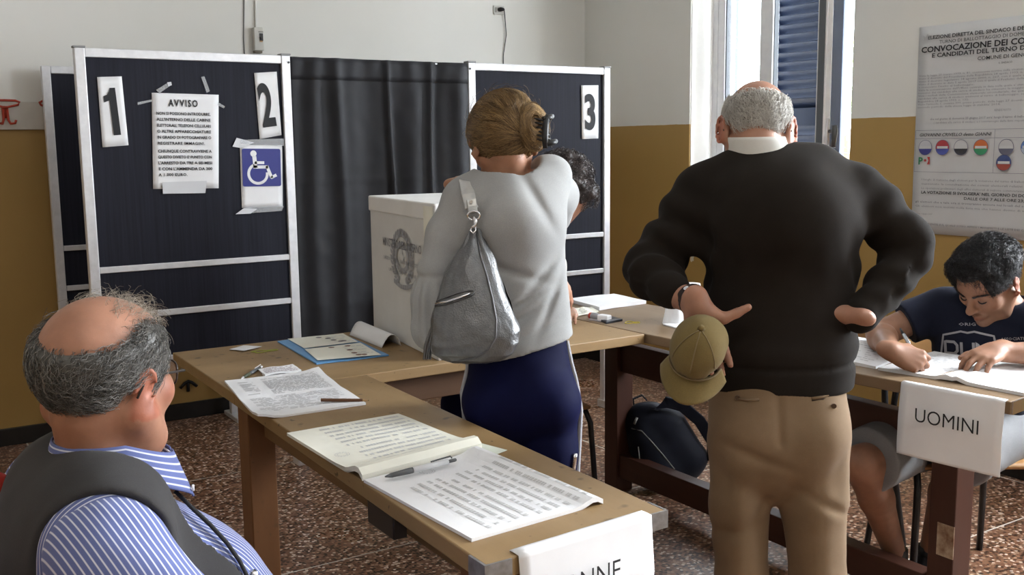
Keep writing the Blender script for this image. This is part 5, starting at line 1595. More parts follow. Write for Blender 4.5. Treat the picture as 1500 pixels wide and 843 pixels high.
wlA, wrA = Vector((wlK.x + .01, wlK.y - .0, .09)), Vector((wrK.x, wrK.y + .01, .09))
for a, b, c in ((wlH, wlK, wlA), (wrH, wrK, wrA)): W.chain([a, b, c], [.060, .044, .034], k=.03)
M['skin_woman'] = skin_mat('skin_woman', (.36, .178, .108))
wo = person('woman in grey top and navy track trousers carrying a silver shoulder bag, seen from behind', W, .0048, M['skin_woman'], base=(X(760, 640, 2.6).x, X(760, 640, 2.6).y, 0))
# top
Ts = Field()
Ts.cap(X(746, 335, 2.60), X(750, 420, 2.60), .136, .128, k=.05, flat=flw)
Ts.cap(X(751, 420, 2.60), X(759, 520, 2.60), .130, .152, k=.05, flat=flw)
Ts.cap(X(684, 292, 2.61), X(798, 276, 2.60), .056, .050, k=.05)
Ts.cap(X(722, 280, 2.60), X(775, 272, 2.60), .062, .060, k=.05)
Ts.ell(X(745, 325, 2.58), (.135, .135, .12), k=.06)
sl_end = X(642, 402, 2.565)
Ts.chain([X(681, 300, 2.605), X(658, 345, 2.59), sl_end], [.058, .055, .050], k=.035, k2=.03)
Ts.chain([sl_end, X(640, 440, 2.56), X(638, 482, 2.555)], [.050, .056, .060], k=.010, k2=.02)
Ts.chain([wrS, X(814, 290, 2.75), wrE], [.056, .056, .048], k=.035, k2=.03)
Ts.sph(X(811, 254, 2.62), .042, k=.03)
Ts.half(X(752, 512, 2.6), RFU(.22, 0, -1), k=.005)
Ts.ell(X(744, 234, 2.59), (.080, .09, .082), k=.006, op='s')
Ts.cap(X(776, 262, 2.55), X(768, 250, 2.58), .022, .03, k=.01, op='s')
def tw_fold(P, d):
    e = .0038 * wave3(P, 13, 2) + .0018 * wave3(P, 32, 7)
    for (u, v, n, am, w, L) in ((775, 440, (-.45, .9), .008, .011, .12), (760, 468, (-.5, .86), .008, .012, .12), (735, 395, (.3, .95), .006, .013, .10), (800, 400, (-.75, .66), .006, .012, .10), (790, 300, (.85, .5), .006, .014, .08), (770, 495, (-.4, .9), .006, .012, .10), (700, 320, (.9, -.4), .006, .012, .06), (815, 430, (-.9, .4), .006, .010, .10)):
        c = V3(X(u, v, 2.5)); q = P - c; x = q @ V3(RGT); z = q[:, 2]; s = x * n[0] + z * n[1]; back = sstep(.12, .02, q @ V3(FWD))
        e = e + 1.7 * am * back * np.exp(-(s / w) ** 2) * np.exp(-(np.sqrt(x * x + z * z) / L) ** 2)
    # gathered frill on the left sleeve
    a = V3(sl_end); q = P - a; zz = q[:, 2]; fr = sstep(.0, -.03, zz) * (np.linalg.norm(q[:, :2], axis=1) < .09)
    an = np.arctan2(q @ V3(FWD), q @ V3(RGT))
    e = e + fr * .0045 * np.sin(an * 13 + zz * 8)
    e = e + .005 * np.exp(-(zz / .007) ** 2) * (np.linalg.norm(q[:, :2], axis=1) < .075)
    return d + e
Ts.post.append(tw_fold)
M['top_grey'] = cloth_mat('top_light_grey_jersey', (.36, .363, .36), (.42, .423, .42), .85, 500, .15, .25)
wear('top', Ts, .0046, M['top_grey'], wo)
# navy trousers
Wp = Field()
Wp.cap(X(760, 520, 2.60), X(763, 580, 2.59), .132, .138, k=.03, flat=(tuple(FWD), .76))
for s, hip in ((-1, wlH), (1, wrH)): Wp.sph(hip - FWD * .030 - UP * .0 - RGT * .004 * s, .076, k=.04)
Wp.chain([X(724, 600, 2.60), X(730, 660, 2.60), wlK, Vector((wlK.x, wlK.y, .3)), Vector((wlA.x, wlA.y, .08))], [.070, .068, .062, .056, .054], k=.012, k2=.02)
Wp.chain([X(805, 600, 2.58), X(805, 660, 2.58), wrK, Vector((wrK.x, wrK.y, .3)), Vector((wrA.x, wrA.y, .08))], [.070, .067, .060, .056, .054], k=.012, k2=.02)
Wp.half((0, 0, .06), -UP, .004)
Wp.post.append(lambda P, d: d + .0045 * wave3(P, 14, 11) + .002 * wave3(P, 34, 4))
M['navy'] = cloth_mat('track_trousers_navy', (.0035, .0045, .030), (.006, .008, .050), .7, 700, .0, .1)
wear('trousers', Wp, .005, M['navy'], wo)
M['piping'] = cloth_mat('piping_pale_grey', (.50, .50, .54), (.44, .44, .48), .8, 500, .1)
for sgn, pts in ((1, [(835, 500), (838, 530), (840, 560), (838, 600), (835, 650), (832, 700), (830, 760)]), (-1, [(686, 510), (683, 540), (684, 575), (690, 610), (696, 650), (702, 700), (706, 760)])):
    L = [stick_out(Wp, X(u, v, 2.58), RGT * sgn + FWD * -.25, .001) for u, v in pts]
    obj('side_piping', MB().tube(L, .0065, 6), M['piping'], wo, smooth=True)
zp = [stick_out(Wp, X(829, 662 + 7 * i, 2.55), RGT * .8 - FWD * .6, .002) for i in range(5)]
obj('ankle_zip', MB().tube(zp, .007, 6), M['chrome'], wo, smooth=True)
for an in (wlA, wrA):
    sh = Field(); f = FWD
    sh.chain([an - f * .05 - UP * .05, an + f * .05 - UP * .055, an + f * .14 - UP * .062], [.038, .042, .032], k=.02); sh.cap(an, an - UP * .04, .040, .04, k=.03); sh.half((0, 0, .004), -UP, .003)
    wear('shoe', sh, .007, mat('shoe_white', (.5, .5, .5), .5), wo)
# hair swept round into a knot, held by a claw clip
rng = np.random.default_rng(5)
def wzone(p):
    x, y, z = p[:, 0], p[:, 1], p[:, 2]
    return (y < .055 + .25 * np.maximum(0, z - .03)) & (z > -.062 + .9 * np.maximum(0, y + .045)) & (z > -.066)
HW = Field()
HW._add(lambda P: SK.raw(P) - np.where(wzone(P), .013, -.006).astype(f32), (0, 0, .03), .14, .01, 'u')
HW.ell((0, -.075, .02), (.062, .045, .062), k=.03)
HW.ell((.054, -.108, .008), (.038, .040, .058), k=.006)
HW.ell((.010, -.06, .085), (.05, .055, .034), k=.03)
def hw_gro(P, d):
    q = P - np.array([.054, -.108, .008], f32); a = np.arctan2(q[:, 2], q[:, 0]); r = np.linalg.norm(q, axis=1)
    return d + .0016 * np.sin(a * 16 + 18 * r + 2 * wave3(P, 40, 1)) + .0018 * wave3(P, 60, 3)
HW.post.append(hw_gro)
M['hair_blond'] = strand_mat('hair_dark_blond', (.075, .040, .016), (.46, .30, .13))
M['hair_blond_d'] = hair_mat('hair_dark_blond_base', (.075, .040, .016), (.17, .10, .04))
V_, Q_ = surf(HW, .0036, (-.12, -.17, -.10), (.12, .12, .16), smooth=1)
obj('hair_base', (xf(V_, wM, .97), Q_), M['hair_blond_d'], wo, smooth=True)
HS = Field(); HS.pr = HW.pr
r0 = scalp_points(HS, 5200, rng, lambda p: wzone(p) & (np.linalg.norm((p - np.array([.054, -.108, .008])) / np.array([1, 1.4, .75]), axis=1) > .045))
bun = np.array([.054, -.12, .008])
def dir_w(p):
    d = bun - p; d = d / (np.linalg.norm(d, axis=1, keepdims=True) + 1e-9)
    q = np.linalg.norm(p - bun, axis=1, keepdims=True)
    d = d + 1.6 * np.cross(np.array([.15, 1., 0.]), d) * np.exp(-(q / .07) ** 2)
    d[:, 2] += .25 * (p[:, 2] < 0) - .1; return d
pth = grow(HS, r0, dir_w, .075, 8, .0035, rng, .10)
hair('hair', xf(pth, wM, .97), rng.uniform(.00035, .0008, len(pth)), M['hair_blond'], wo, rng, .5)
# strands wound round the knot and loose wisps
N = 900; a0 = rng.uniform(0, 6.28, N); rr = rng.uniform(.35, 1.06, N); t = np.linspace(0, 1, 9)[None]
an = a0[:, None] + t * rng.uniform(.9, 2.2, N)[:, None]; rad = rr[:, None] * (1 + .08 * np.sin(t * 6 + a0[:, None]))
Pn = np.stack([.054 + .039 * rad * np.cos(an), -.108 - .043 * np.sqrt(np.clip(1.15 - np.minimum(rad, 1.05) ** 2, .02, 2)) , .008 + .060 * rad * np.sin(an)], -1)
k = rng.choice(len(r0), 160); pw = grow(HS, r0[k], lambda p: dir_w(p) + np.array([.3, -.2, .3]), .06, 8, .022, rng, .5)
hair('hair_knot', [xf(Pn, wM, .97), xf(pw, wM, .97)], [rng.uniform(.0004, .0009, N), np.full(len(pw), .0003)], M['hair_blond'], wo, rng, .6)
cl = MB()
def WH(x, y, z): return wM @ Vector((x - .004, y, z - .020))
for i in range(6):
    zz = -.026 + i * .0105
    cl.tube([WH(0.054, -.142, zz + .012), WH(0.068, -.148, zz + .006), WH(0.086, -.138, zz), WH(0.094, -.120, zz - .004)], [.0022, .0032, .0032, .0016], 6)
cl.tube([WH(0.070, -.146, -.040), WH(0.072, -.152, -.012), WH(0.078, -.151, .018), WH(0.088, -.144, .044)], [.006, .0085, .0085, .006], 8)
for zz in (-.030, .034):
    cl.tube([WH(0.074, -.148, zz), WH(0.092, -.144, zz + .004), WH(0.104, -.130, zz + .012)], [.006, .008, .006], 8)
obj('hair_clip', cl, M['black_plastic'], wo, smooth=True)
# fringe of stray hairs over the left ear
# ---- the silver shoulder bag
M['silver'] = speckled('silver_leather', (.155, .157, .16), (.125, .127, .13), 60, .36, bump=.0, metal=.55)
_t = NT(M['silver']); _v = _t.n('ShaderNodeTexVoronoi'); _v.inputs['Scale'].default_value = 260; _t.l(_t.coord(), _v.inputs['Vector']); _t.bump(_v.outputs['Distance'], .35, .0015)
bc = X(694, 440, 2.42)
bg = thing('handbag', 'slouchy silver leather shoulder bag hanging on the woman\'s back', 'bag', (bc.x, bc.y, X(694, 532, 2.42).z))
prof = [(337, 689, 699, .010), (350, 682, 706, .022), (372, 668, 719, .045), (400, 652, 730, .066), (430, 641, 741, .082), (460, 634, 753, .092), (485, 630, 761, .096), (503, 629, 760, .092), (518, 633, 750, .078), (527, 645, 735, .055), (532, 664, 716, .020)]
def bag_pt(u, v):
    k = v * (len(prof) - 1); i = min(int(k), len(prof) - 2); f = k - i; f = f
    y, l, r, th = [prof[i][q] * (1 - f) + prof[i + 1][q] * f for q in range(4)]
    a = 2 * math.pi * u; ca, sa = math.cos(a), math.sin(a)
    px = (l + r) / 2 + (r - l) / 2 * math.copysign(abs(ca) ** .85, ca)
    c = X(px, y, 2.42)
    c += FWD * (th * .5 * math.copysign(abs(sa) ** .8, sa)) + FWD * (.045 * (1 - v) ** 2)
    n = .006 * mnoise.noise(Vector((u * 5, v * 6, 1))) + .003 * mnoise.noise(Vector((ca * 7, v * 15, sa * 7)))
    # soft vertical pull folds near the neck
    n += .004 * math.sin(a * 7 + 1) * max(0, 1 - v * 2.4)
    return c + (RGT * ca + FWD * sa) * n
mb = MB().grid(bag_pt, 72, 60); mb.f.append(tuple(range(71, -1, -1))); mb.f.append(tuple(60 * 73 + i for i in range(72)))
obj('body', mb, M['silver'], bg, smooth=True)
M['silver_dark'] = mat('silver_piping', (.10, .10, .105), .4, metal=.4)
def on_front(px, y, off=.003):
    # point on the camera-facing side of the bag
    v0 = [p[0] for p in prof]; i = max(0, min(len(prof) - 2, sum(1 for q in v0 if q <= y) - 1)); f = (y - v0[i]) / (v0[i + 1] - v0[i])
    v = (i + f) / (len(prof) - 1); l = prof[i][1] * (1 - f) + prof[i + 1][1] * f; r = prof[i][2] * (1 - f) + prof[i + 1][2] * f
    s = max(-.98, min(.98, (px - (l + r) / 2) / ((r - l) / 2))); ca = math.copysign(abs(s) ** (1 / .85), s)
    u = 1 - math.acos(ca) / (2 * math.pi)
    return bag_pt(u, v) - FWD * off
sm = [on_front(*q, off=.001) for q in ((698, 345), (704, 375), (714, 405), (722, 435), (727, 465), (726, 490), (716, 508), (700, 519), (680, 525), (662, 528))]
obj('seam_piping', MB().tube(sm, .0028, 6), M['silver_dark'], bg, smooth=True)
zo = [on_front(*q) for q in ((634, 449), (650, 445), (670, 439), (690, 431), (695, 427), (694, 424), (688, 424), (670, 428), (650, 436), (635, 441))]
obj('pocket_seam', MB().tube(zo + zo[:1], .0016, 5), M['silver_dark'], bg, smooth=True)
obj('zip', MB().tube([on_front(*q, off=.004) for q in ((636, 445), (655, 440), (675, 433), (689, 428))], .003, 6), M['chrome'], bg, smooth=True)
for i in range(7):
    p0 = X(636 - i * .6, 478, 2.44 + .006 * (i % 3)); p1 = X(633 - i * 1.7, 505, 2.44 + .004 * (i % 3)); p2 = X(630 - i * 1.6 + (i % 2) * 2, 527, 2.44)
    obj('tassel_strip', MB().tube([p0, p1, p2], [.0035, .0045, .004], 5, flat=.4), M['silver'], bg)
def ribbon(name, ctr, wdir, wd, th, m, par):
    """flat strap through the points ctr, widthwise along wdir"""
    mb = MB(); n = len(ctr); vs = []
    for i, p in enumerate(ctr):
        t = (Vector(ctr[min(n - 1, i + 1)]) - Vector(ctr[max(0, i - 1)])).normalized(); w = Vector(wdir); w = (w - t * w.dot(t)).normalized(); nn = t.cross(w)
        for a, b in ((-1, -1), (1, -1), (1, 1), (-1, 1)): vs.append(Vector(p) + w * wd / 2 * a + nn * th / 2 * b)
    fs = [(i * 4 + j, i * 4 + (j + 1) % 4, (i + 1) * 4 + (j + 1) % 4, (i + 1) * 4 + j) for i in range(n - 1) for j in range(4)]
    fs += [(3, 2, 1, 0), tuple((n - 1) * 4 + j for j in range(4))]
    return obj(name, mb.add(vs, fs), m, par, bevel=th * .3)
st1 = [X(672, 330, 2.75), X(680, 285, 2.72), X(681, 262, 2.66), X(681, 261, 2.60), X(683, 268, 2.535), X(686, 285, 2.50), X(690, 300, 2.485), X(691, 306, 2.48)]
M['silver_lt'] = speckled('silver_strap', (.52, .52, .50), (.44, .44, .43), 50, .3, metal=.5)
ribbon('strap', st1, RGT, .034, .006, M['silver_lt'], bg)
ribbon('strap_end', [X(690, 292, 2.475), X(692, 303, 2.47), X(693, 312, 2.462)], RGT, .024, .009, M['silver_lt'], bg)
obj('rivet', MB().tube([X(690, 296, 2.468), X(690, 296, 2.462)], .0045, 10), M['chrome'], bg)
rc = X(694, 316, 2.455)
obj('ring', MB().tube([rc + RGT * .015 * math.cos(a) + UP * .011 * math.sin(a) for a in [2 * math.pi * i / 16 for i in range(17)]], .0028, 6, cap=False), M['chrome'], bg, smooth=True)
obj('clasp', MB().tube([X(694, 318, 2.45), X(697, 325, 2.448), X(696, 331, 2.446), X(691, 334, 2.446)], [.004, .006, .0045, .003], 8).tube([X(691, 334, 2.446), X(689, 338, 2.444), X(693, 342, 2.442), X(697, 338, 2.444), X(696, 332, 2.446)], .0022, 6), M['chrome'], bg, smooth=True)
# ------------------------------------------------------------------ the seated man in the foreground
az = math.radians(1)
sf = Vector((math.cos(az), math.sin(az), 0)); sr = Vector((sf.y, -sf.x, 0))      # his forward and his right
sh_ = math.radians(41)
hf_ = Vector((math.cos(sh_), math.sin(sh_), 0))
tM = place(X(150, 560, 1.56), basis(hf_ * .985 - UP * .10, roll=.04))
TS = 1.05
def T_(f, r, u, o=None): return (o or pel) + sf * f + sr * r + UP * u
hx = X(150, 560, 1.56)
pel = Vector((hx.x, hx.y, 0)) - sf * .115          # under the trunk
neckb = X(155, 662, 1.58)
A_ = Field()
A_.sub(head(jaw=1.08, nose=1.15, chubby=.014), tM, TS, k=.02)
A_.cap(tM @ Vector((0, -.02, -.045)), neckb, .060, .068, k=.02)
A_.sph(tM @ Vector((0, .040, -.095)), .040, k=.03)
zS = neckb.z
base = Vector((neckb.x, neckb.y, 0)) - sf * .035
def SB(f, r, z): return base + sf * f + sr * r + UP * z
fl_s = (tuple(sf), .82)
A_.cap(SB(0, -.12, zS - .11), SB(0, .12, zS - .11), .07, .07, k=.04)
A_.cap(SB(0, 0, zS - .16), SB(-.03, 0, .55), .12, .13, k=.05)
rS, rE, rW = SB(-.005, .205, zS - .105), SB(.105, .265, zS - .35), SB(.36, .17, .68)
lS, lE, lW = SB(-.005, -.205, zS - .105), SB(.07, -.275, zS - .38), SB(.33, -.20, .62)
for a, b, c in ((rS, rE, rW), (lS, lE, lW)): A_.chain([a, b, c], [.046, .040, .028], k=.03, k2=.015)
for s, w in ((1, rW), (-1, lW)):
    y = sf * .85 - sr * s * .35 - UP * .2
    A_.sub(hand(curl=(.3, .4, .3), mirror=(s > 0)), hframe(y, UP * .9 + sr * s * .2, w), 1.0, k=.012, R=.16)
for s in (-1, 1):
    A_.chain([SB(-.02, s * .10, .50), SB(.40, s * .14, .50), SB(.42, s * .14, .08)], [.07, .055, .04], k=.04)
tMi = np.array(tM.inverted())
def tint_s(V):
    L = (V @ tMi[:3, :3].T + tMi[:3, 3]) / TS
    T = np.ones((len(V), 3)); near = np.linalg.norm(L, axis=1) < .15
    ear = sstep(.068, .080, np.abs(L[:, 0])) * (np.abs(L[:, 2]) < .045) * near
    chk = np.exp(-(np.linalg.norm(np.abs(L) - np.array([.05, .06, -.02]), axis=1) / .03) ** 2) * near
    red = np.clip(.9 * ear + .7 * chk, 0, 1)
    T[:, 1] *= 1 - .30 * red; T[:, 2] *= 1 - .34 * red
    return T
M['skin_seated'] = skin_mat('skin_seated_man', (.35, .170, .108))
sm_ = person('seated balding man in grey vest over blue striped shirt, watching from the front left', A_, .0050, M['skin_seated'], tint_s, base=(base.x, base.y, .45))

# shirt trunk and sleeves, stripes carried by an attribute
def stripe_mat():
    m = mat('shirt_blue_stripe', (.1, .14, .4), .8, sheen=.1, spec=.2); t = NT(m)
    a = t.n('ShaderNodeAttribute'); a.attribute_name = 'stripe'
    fr = t.math('FRACT', t.math('MULTIPLY', a.outputs['Fac'], 1 / .0085))
    k = t.ramp(fr, [(0.0, (1, 1, 1)), (0.14, (1, 1, 1)), (0.24, (0, 0, 0)), (0.90, (0, 0, 0)), (1.0, (1, 1, 1))])
    g = t.noise(t.coord(), 800, 1)
    t.color(t.mix(k, t.mix(g, (.10, .125, .30), (.135, .165, .36)), (.62, .64, .74)))
    t.bump(g, .15, .001); return m
M['stripe'] = stripe_mat()
def trunk(off=0.0):
    F = Field()
    F.cap(SB(-.0, 0, zS - .20), SB(-.01, 0, .62), .150 + off, .150 + off, k=.06)
    F.cap(SB(.0, -.135, zS - .095), SB(.0, .135, zS - .095), .088 + off, .088 + off, k=.05)
    F.cap(SB(.01, -.06, zS - .065), SB(.01, .06, zS - .065), .080 + off, .080 + off, k=.05)
    F.ell(SB(.085, 0, zS - .24), (.150 + off, .165 + off, .13 + off), R=np.array(basis(sf)), k=.06)
    F.ell(SB(.140, 0, zS - .37), (.180 + off, .185 + off, .17 + off), R=np.array(basis(sf)), k=.07)
    F.ell(SB(-.012, 0, zS - .22), (.185 + off, .12 + off, .16 + off), R=np.array(basis(sf)), k=.06)
    return F
Sh = trunk(0)
Sh.cap(neckb + UP * .09, neckb - UP * .02 - sf * -.01, .080, .076, k=.006, op='s')
Sh.half(SB(0, 0, .50), -UP, k=.004)
Sh.post.append(lambda P, d: d + .0032 * wave3(P, 17, 1) + .0016 * wave3(P, 40, 5))
o, V = wear('shirt', Sh, .0055, M['stripe'], sm_)
q = V - np.array(base); attr(o, 'stripe', q @ np.array(sr) + .0015 * wave3(V, 12, 3) + .12 * np.clip(np.abs(q @ np.array(sr)) - .1, 0, 1))
for s, (a, b, c), nm in ((1, (rS, rE, rW), 'r'), (-1, (lS, lE, lW), 'l')):
    Sl = Field()
    mid = (a + b) / 2 + sr * s * .012
    Sl.chain([a - sr * s * .03 + UP * .005, mid, b, b * .3 + c * .7, c - (c - b).normalized() * .03], [.086, .083, .074, .052, .042], k=.03, k2=.03)
    ex = (b - a).normalized()
    Sl.post.append(lambda P, d, a=a, b=b: d + folds_along(P, a, b, 46, .0075, .6, 3, 2.0) + .004 * wave3(P, 19, 6) + .002 * wave3(P, 45, 2))
    o, V = wear('shirt_sleeve', Sl, .0050, M['stripe'], sm_)
    q = V - np.array(a); u1_ = np.array(sf); ax_ = np.array(ex); w_ = np.cross(ax_, u1_)
    pd = u1_ - ax_ * (u1_ @ ax_); pd = pd / np.linalg.norm(pd); attr(o, 'stripe', q @ pd + .0025 * wave3(V, 14, 1))
# shoulder yoke seam
# vest
Ve = trunk(.011)
Ve.cap(neckb + UP * .12 + sf * .02, neckb - UP * .035 + sf * .03, .084, .092, k=.008, op='s')
for s, a, b in ((1, rS, rE), (-1, lS, lE)):
    Ve.cap(a - (b - a).normalized() * .0 + sr * s * .035 - sf * .025, b + sr * s * .03 - sf * .05, .120, .14, k=.010, op='s')
    Ve.cap(a + sr * s * .06 + UP * .02, a + sr * s * .16 + UP * .02, .10, .10, k=.01, op='s')
# open front: a wedge narrowing upwards
wf = Field()
nrm_r = (sr * .96 - sf * .28).normalized()
def wedge(P):
    q = P - V3(base); s = np.abs(q @ V3(sr)); f = q @ V3(sf); z = q[:, 2]
    w = .064 + .34 * np.clip(zS - .055 - z, 0, .5)
    return np.maximum(s - w, .015 - f)
Ve._add(wedge, base, 2, .006, 's')
Ve.half(SB(0, 0, .50), -UP, k=.004)
Ve.post.append(lambda P, d: d + .0028 * wave3(P, 13, 8) + .0014 * wave3(P, 36, 5))
M['vest'] = cloth_mat('vest_dark_grey', (.044, .042, .043), (.060, .058, .059), .9, 600, .2, .2)
wear('vest', Ve, .0052, M['vest'], sm_)
# edge bindings of the vest front and the zip
VT = trunk(.011)
def on_trunk(F, p, dr): return stick_out(F, p, dr, .002)
ed = []
for i in range(16):
    z = zS - .075 - .40 * i / 15
    w = .066 + .34 * max(0, min(.5, zS - .055 - z))
    ed.append(on_trunk(VT, SB(.20, w, z), sf * .8 + sr * .5))
obj('front_binding', MB().tube(ed, .0036, 6), mat('vest_binding', (.022, .022, .024), .8), sm_, smooth=True)
obj('zip_teeth', MB().tube([p - sr * .008 + sf * .002 for p in ed[1:]], .0025, 6), mat('zip_dark', (.05, .055, .05), .4, metal=.5), sm_, smooth=True)
zi = ed[5] - sr * .004 + sf * .010
obj('zip_slider', MB().box(zi, (.012, .010, .018), Matrix((sr, sf, UP)).transposed()).tube([zi + sf * .006, zi + sf * .010 - UP * .014, zi + sf * .009 - UP * .03], [.003, .0045, .0045], 6), M['chrome'], sm_, smooth=True)
# collar of the shirt: stand and two leaves
def scol(u, v):
    a = 2 * math.pi * u; fr = max(0, math.sin(a))
    r = .078 + .003 * v
    return neckb + sr * r * math.cos(a) + sf * (.012 + (r + .002) * math.sin(a)) + UP * (-.030 + .056 * v - .030 * fr - .012 * v * fr)
o = obj('shirt_collar', MB().grid(scol, 60, 6), M['stripe'], sm_, smooth=True, solid=.004)
attr(o, 'stripe', np.array([(j / 6) * .060 for j in range(7) for i in range(61)]))
for s in (1, -1):
    def leafc(u, v, s=s):
        a = math.pi / 2 - s * math.radians(4 + 200 * u)
        r = .083 + .016 * v
        droop = .045 * v * (1 + .9 * (1 - u) ** 4)
        p = neckb + sr * r * math.cos(a) + sf * (.012 + (r + .004 + .014 * v * (1 - u) ** 3) * math.sin(a)) + UP * (.028 - .040 * max(0, math.sin(a)) - droop)
        return p
    o = obj('collar_leaf', MB().grid(leafc, 30, 8), M['stripe'], sm_, smooth=True, solid=.003)
    attr(o, 'stripe', np.array([(j / 8) * .045 + .004 for j in range(9) for i in range(31)]))
    bt = leafc(.08, .86) + (sf + sr * s * .3) * .004
    obj('button', MB().tube([bt, bt + (sf + sr * s * .4).normalized() * .003], .0055, 10), M['paper'], sm_)
# trousers
Tp = Field()
Tp.cap(SB(-.03, -.06, .54), SB(-.03, .06, .54), .14, .14, k=.05)
for s in (-1, 1): Tp.chain([SB(0, s * .10, .52), SB(.40, s * .14, .51), SB(.42, s * .14, .08)], [.10, .075, .06], k=.04, k2=.03)
Tp.half(SB(0, 0, .60), UP, .004)
wear('trousers', Tp, .008, M['navy'], sm_)
for s in (-1, 1):
    sh = Field(); an = SB(.42, s * .14, .07)
    sh.chain([an - sf * .05 - UP * .03, an + sf * .06 - UP * .035, an + sf * .15 - UP * .042], [.04, .044, .034], k=.02); sh.cap(an, an - UP * .02, .045, .044, k=.03); sh.half((0, 0, .004), -UP, .003)
    wear('shoe', sh, .008, mat('shoe_black', (.02, .02, .02), .4), sm_)
glasses(sm_, tM, mat('glasses_dark', (.035, .028, .024), .35), M['lens'], TS, half=.031, h=.019)
# grey fringe, bald crown, a thin tuft over the forehead
rng = np.random.default_rng(8)
def s_e(p):
    x, y, z = p[:, 0], p[:, 1], p[:, 2]
    d = p - np.array([0, 0, .02]); d = d / (np.linalg.norm(d, axis=1, keepdims=True) + 1e-9)
    a = np.arccos(np.clip(d @ np.array([.06, -.44, .90]), -1, 1)) / math.radians(42)
    b = np.where(z > .02, np.sqrt((x / .056) ** 2 + ((y - .012) / .094) ** 2) + 8 * np.maximum(0, .035 - z), 9)
    return np.minimum(a, b)
def szone(p):
    x, y, z = p[:, 0], p[:, 1], p[:, 2]
    crown = s_e(p) < 1
    temple = y > .058 - .30 * np.maximum(0, .045 - z)
    low = z > -.086 + sstep(-.050, .012, y) * .09
    ear = (np.abs(x) > .06) & (z < .012) & (y > -.035)
    return (~crown) & (~temple) & low & (~ear)
def s_soft(p):
    x, y, z = p[:, 0], p[:, 1], p[:, 2]
    return szone(p) * sstep(1.0, 1.28, s_e(p))
def dir_s(p):
    d = np.zeros_like(p); d[:, 1] = -.9; d[:, 2] = -.55; d[:, 0] = .12 * np.sign(p[:, 0]); return d
r0 = scalp_points(SK, 4600, rng, szone)
pth = grow(SK, r0, dir_s, .046, 8, .013, rng, .30, wave=.7)
M['hair_grey'] = strand_mat('hair_grey', (.040, .037, .033), (.34, .325, .30))
hair('hair', xf(pth, tM, TS), rng.uniform(.0004, .0007, len(pth)), M['hair_grey'], sm_, rng)
r1 = scalp_points(SK, 420, rng, lambda p: (np.abs(p[:, 0]) < .062) & (p[:, 1] > -.04) & (p[:, 1] < .075) & (p[:, 2] > .075))
p1 = grow(SK, r1, lambda p: np.stack([np.full(len(p), -.25), np.full(len(p), .75), np.full(len(p), .1)], 1), .050, 7, .012, rng, .35, wave=.8)
r2 = scalp_points(SK, 380, rng, lambda p: (np.abs(p[:, 0]) < .045) & (p[:, 1] > .035) & (p[:, 1] < .075) & (p[:, 2] > .075))
p2 = grow(SK, r2, lambda p: np.stack([np.full(len(p), .2), np.full(len(p), .6), np.full(len(p), .6)], 1), .040, 7, .026, rng, .5, wave=1.2)
hair('hair_wisps', [xf(p1, tM, TS), xf(p2, tM, TS)], [np.full(len(p1), .0003), np.full(len(p2), .00035)], strand_mat('hair_wisp_grey', (.20, .17, .13), (.48, .43, .35)), sm_, rng)
capF = Field(); capF._add(lambda P: SK.raw(P) - (.011 * s_soft(P) - .004).astype(f32), (0, 0, .03), .13, .01, 'u')
capF.post.append(lambda P, d: d + .002 * wave3(P, 90, 2))
V_, Q_ = surf(capF, .004, (-.1, -.13, -.08), (.1, .11, .15), smooth=2)
obj('hair_base', (xf(V_, tM, TS), Q_), hair_mat('hair_grey_base', (.050, .046, .040), (.11, .105, .095)), sm_, smooth=True)
# eyebrows
for s in (-1, 1):
    obj('eyebrow', MB().tube([tM @ (Vector(q) * TS) for q in ((s * .014, .102, .026), (s * .03, .099, .032), (s * .048, .085, .028))], [.003, .004, .0025], 6), M['hair_grey'], sm_, smooth=True)

# chair with a red jacket over its back
ch = thing('chair', 'wooden chair under the seated man with black tube frame', 'chair', (base.x, base.y, 0))
M['ply'] = wood_mat('plywood', (.30, .15, .05), (.38, .20, .075), axis=0, scale=.5, rough=.4)
rmS = Matrix((sf, -sr, UP)).transposed()
obj('seat', MB().box(SB(.03, 0, .40), (.40, .40, .016), rmS), M['ply'], ch, bevel=.006)
obj('backrest', MB().box(SB(-.255, 0, .77), (.012, .36, .16), rmS), M['ply'], ch, bevel=.005)
for s in (-1, 1):
    obj('leg', MB().tube([SB(.20, s * .18, .39), SB(.22, s * .20, .0)], .011, 8), M['black_metal'], ch, smooth=True)
    obj('leg', MB().tube([SB(-.265, s * .17, .85), SB(-.22, s * .18, .42), SB(-.25, s * .20, .0)], .011, 8), M['black_metal'], ch, smooth=True)
    obj('side_rail', MB().tube([SB(-.22, s * .18, .385), SB(.20, s * .18, .385)], .010, 8), M['black_metal'], ch, smooth=True)
M['red'] = cloth_mat('red_jacket_cloth', (.34, .022, .014), (.46, .035, .02), .7, 500, .2, .2)
jk = Field()
jk.chain([X(-60, 705, 1.66), X(-26, 735, 1.64), X(-14, 800, 1.62), X(-4, 880, 1.60)], [.03, .042, .048, .05], k=.04)
jk.ell(SB(-.285, 0, .70), (.235, .038, .22), R=np.array(basis(sf)), k=.03)
jk.cap(SB(-.27, -.19, .88), SB(-.27, .19, .88), .040, .040, k=.05)
jk.chain([SB(-.28, .18, .80), SB(-.31, .24, .60), SB(-.30, .22, .44)], [.05, .055, .05], k=.03)
jk.chain([SB(-.28, -.18, .80), SB(-.31, -.24, .60), SB(-.30, -.22, .44)], [.05, .055, .05], k=.03)
jk.post.append(lambda P, d: d + .008 * wave3(P, 17, 3) + .004 * wave3(P, 38, 8))
V_, Q_ = surf(jk, .007, smooth=1)
tag(obj('jacket', (V_, Q_), M['red'], None, smooth=True), 'red jacket hanging over the back of the seated man\'s chair', 'jacket')
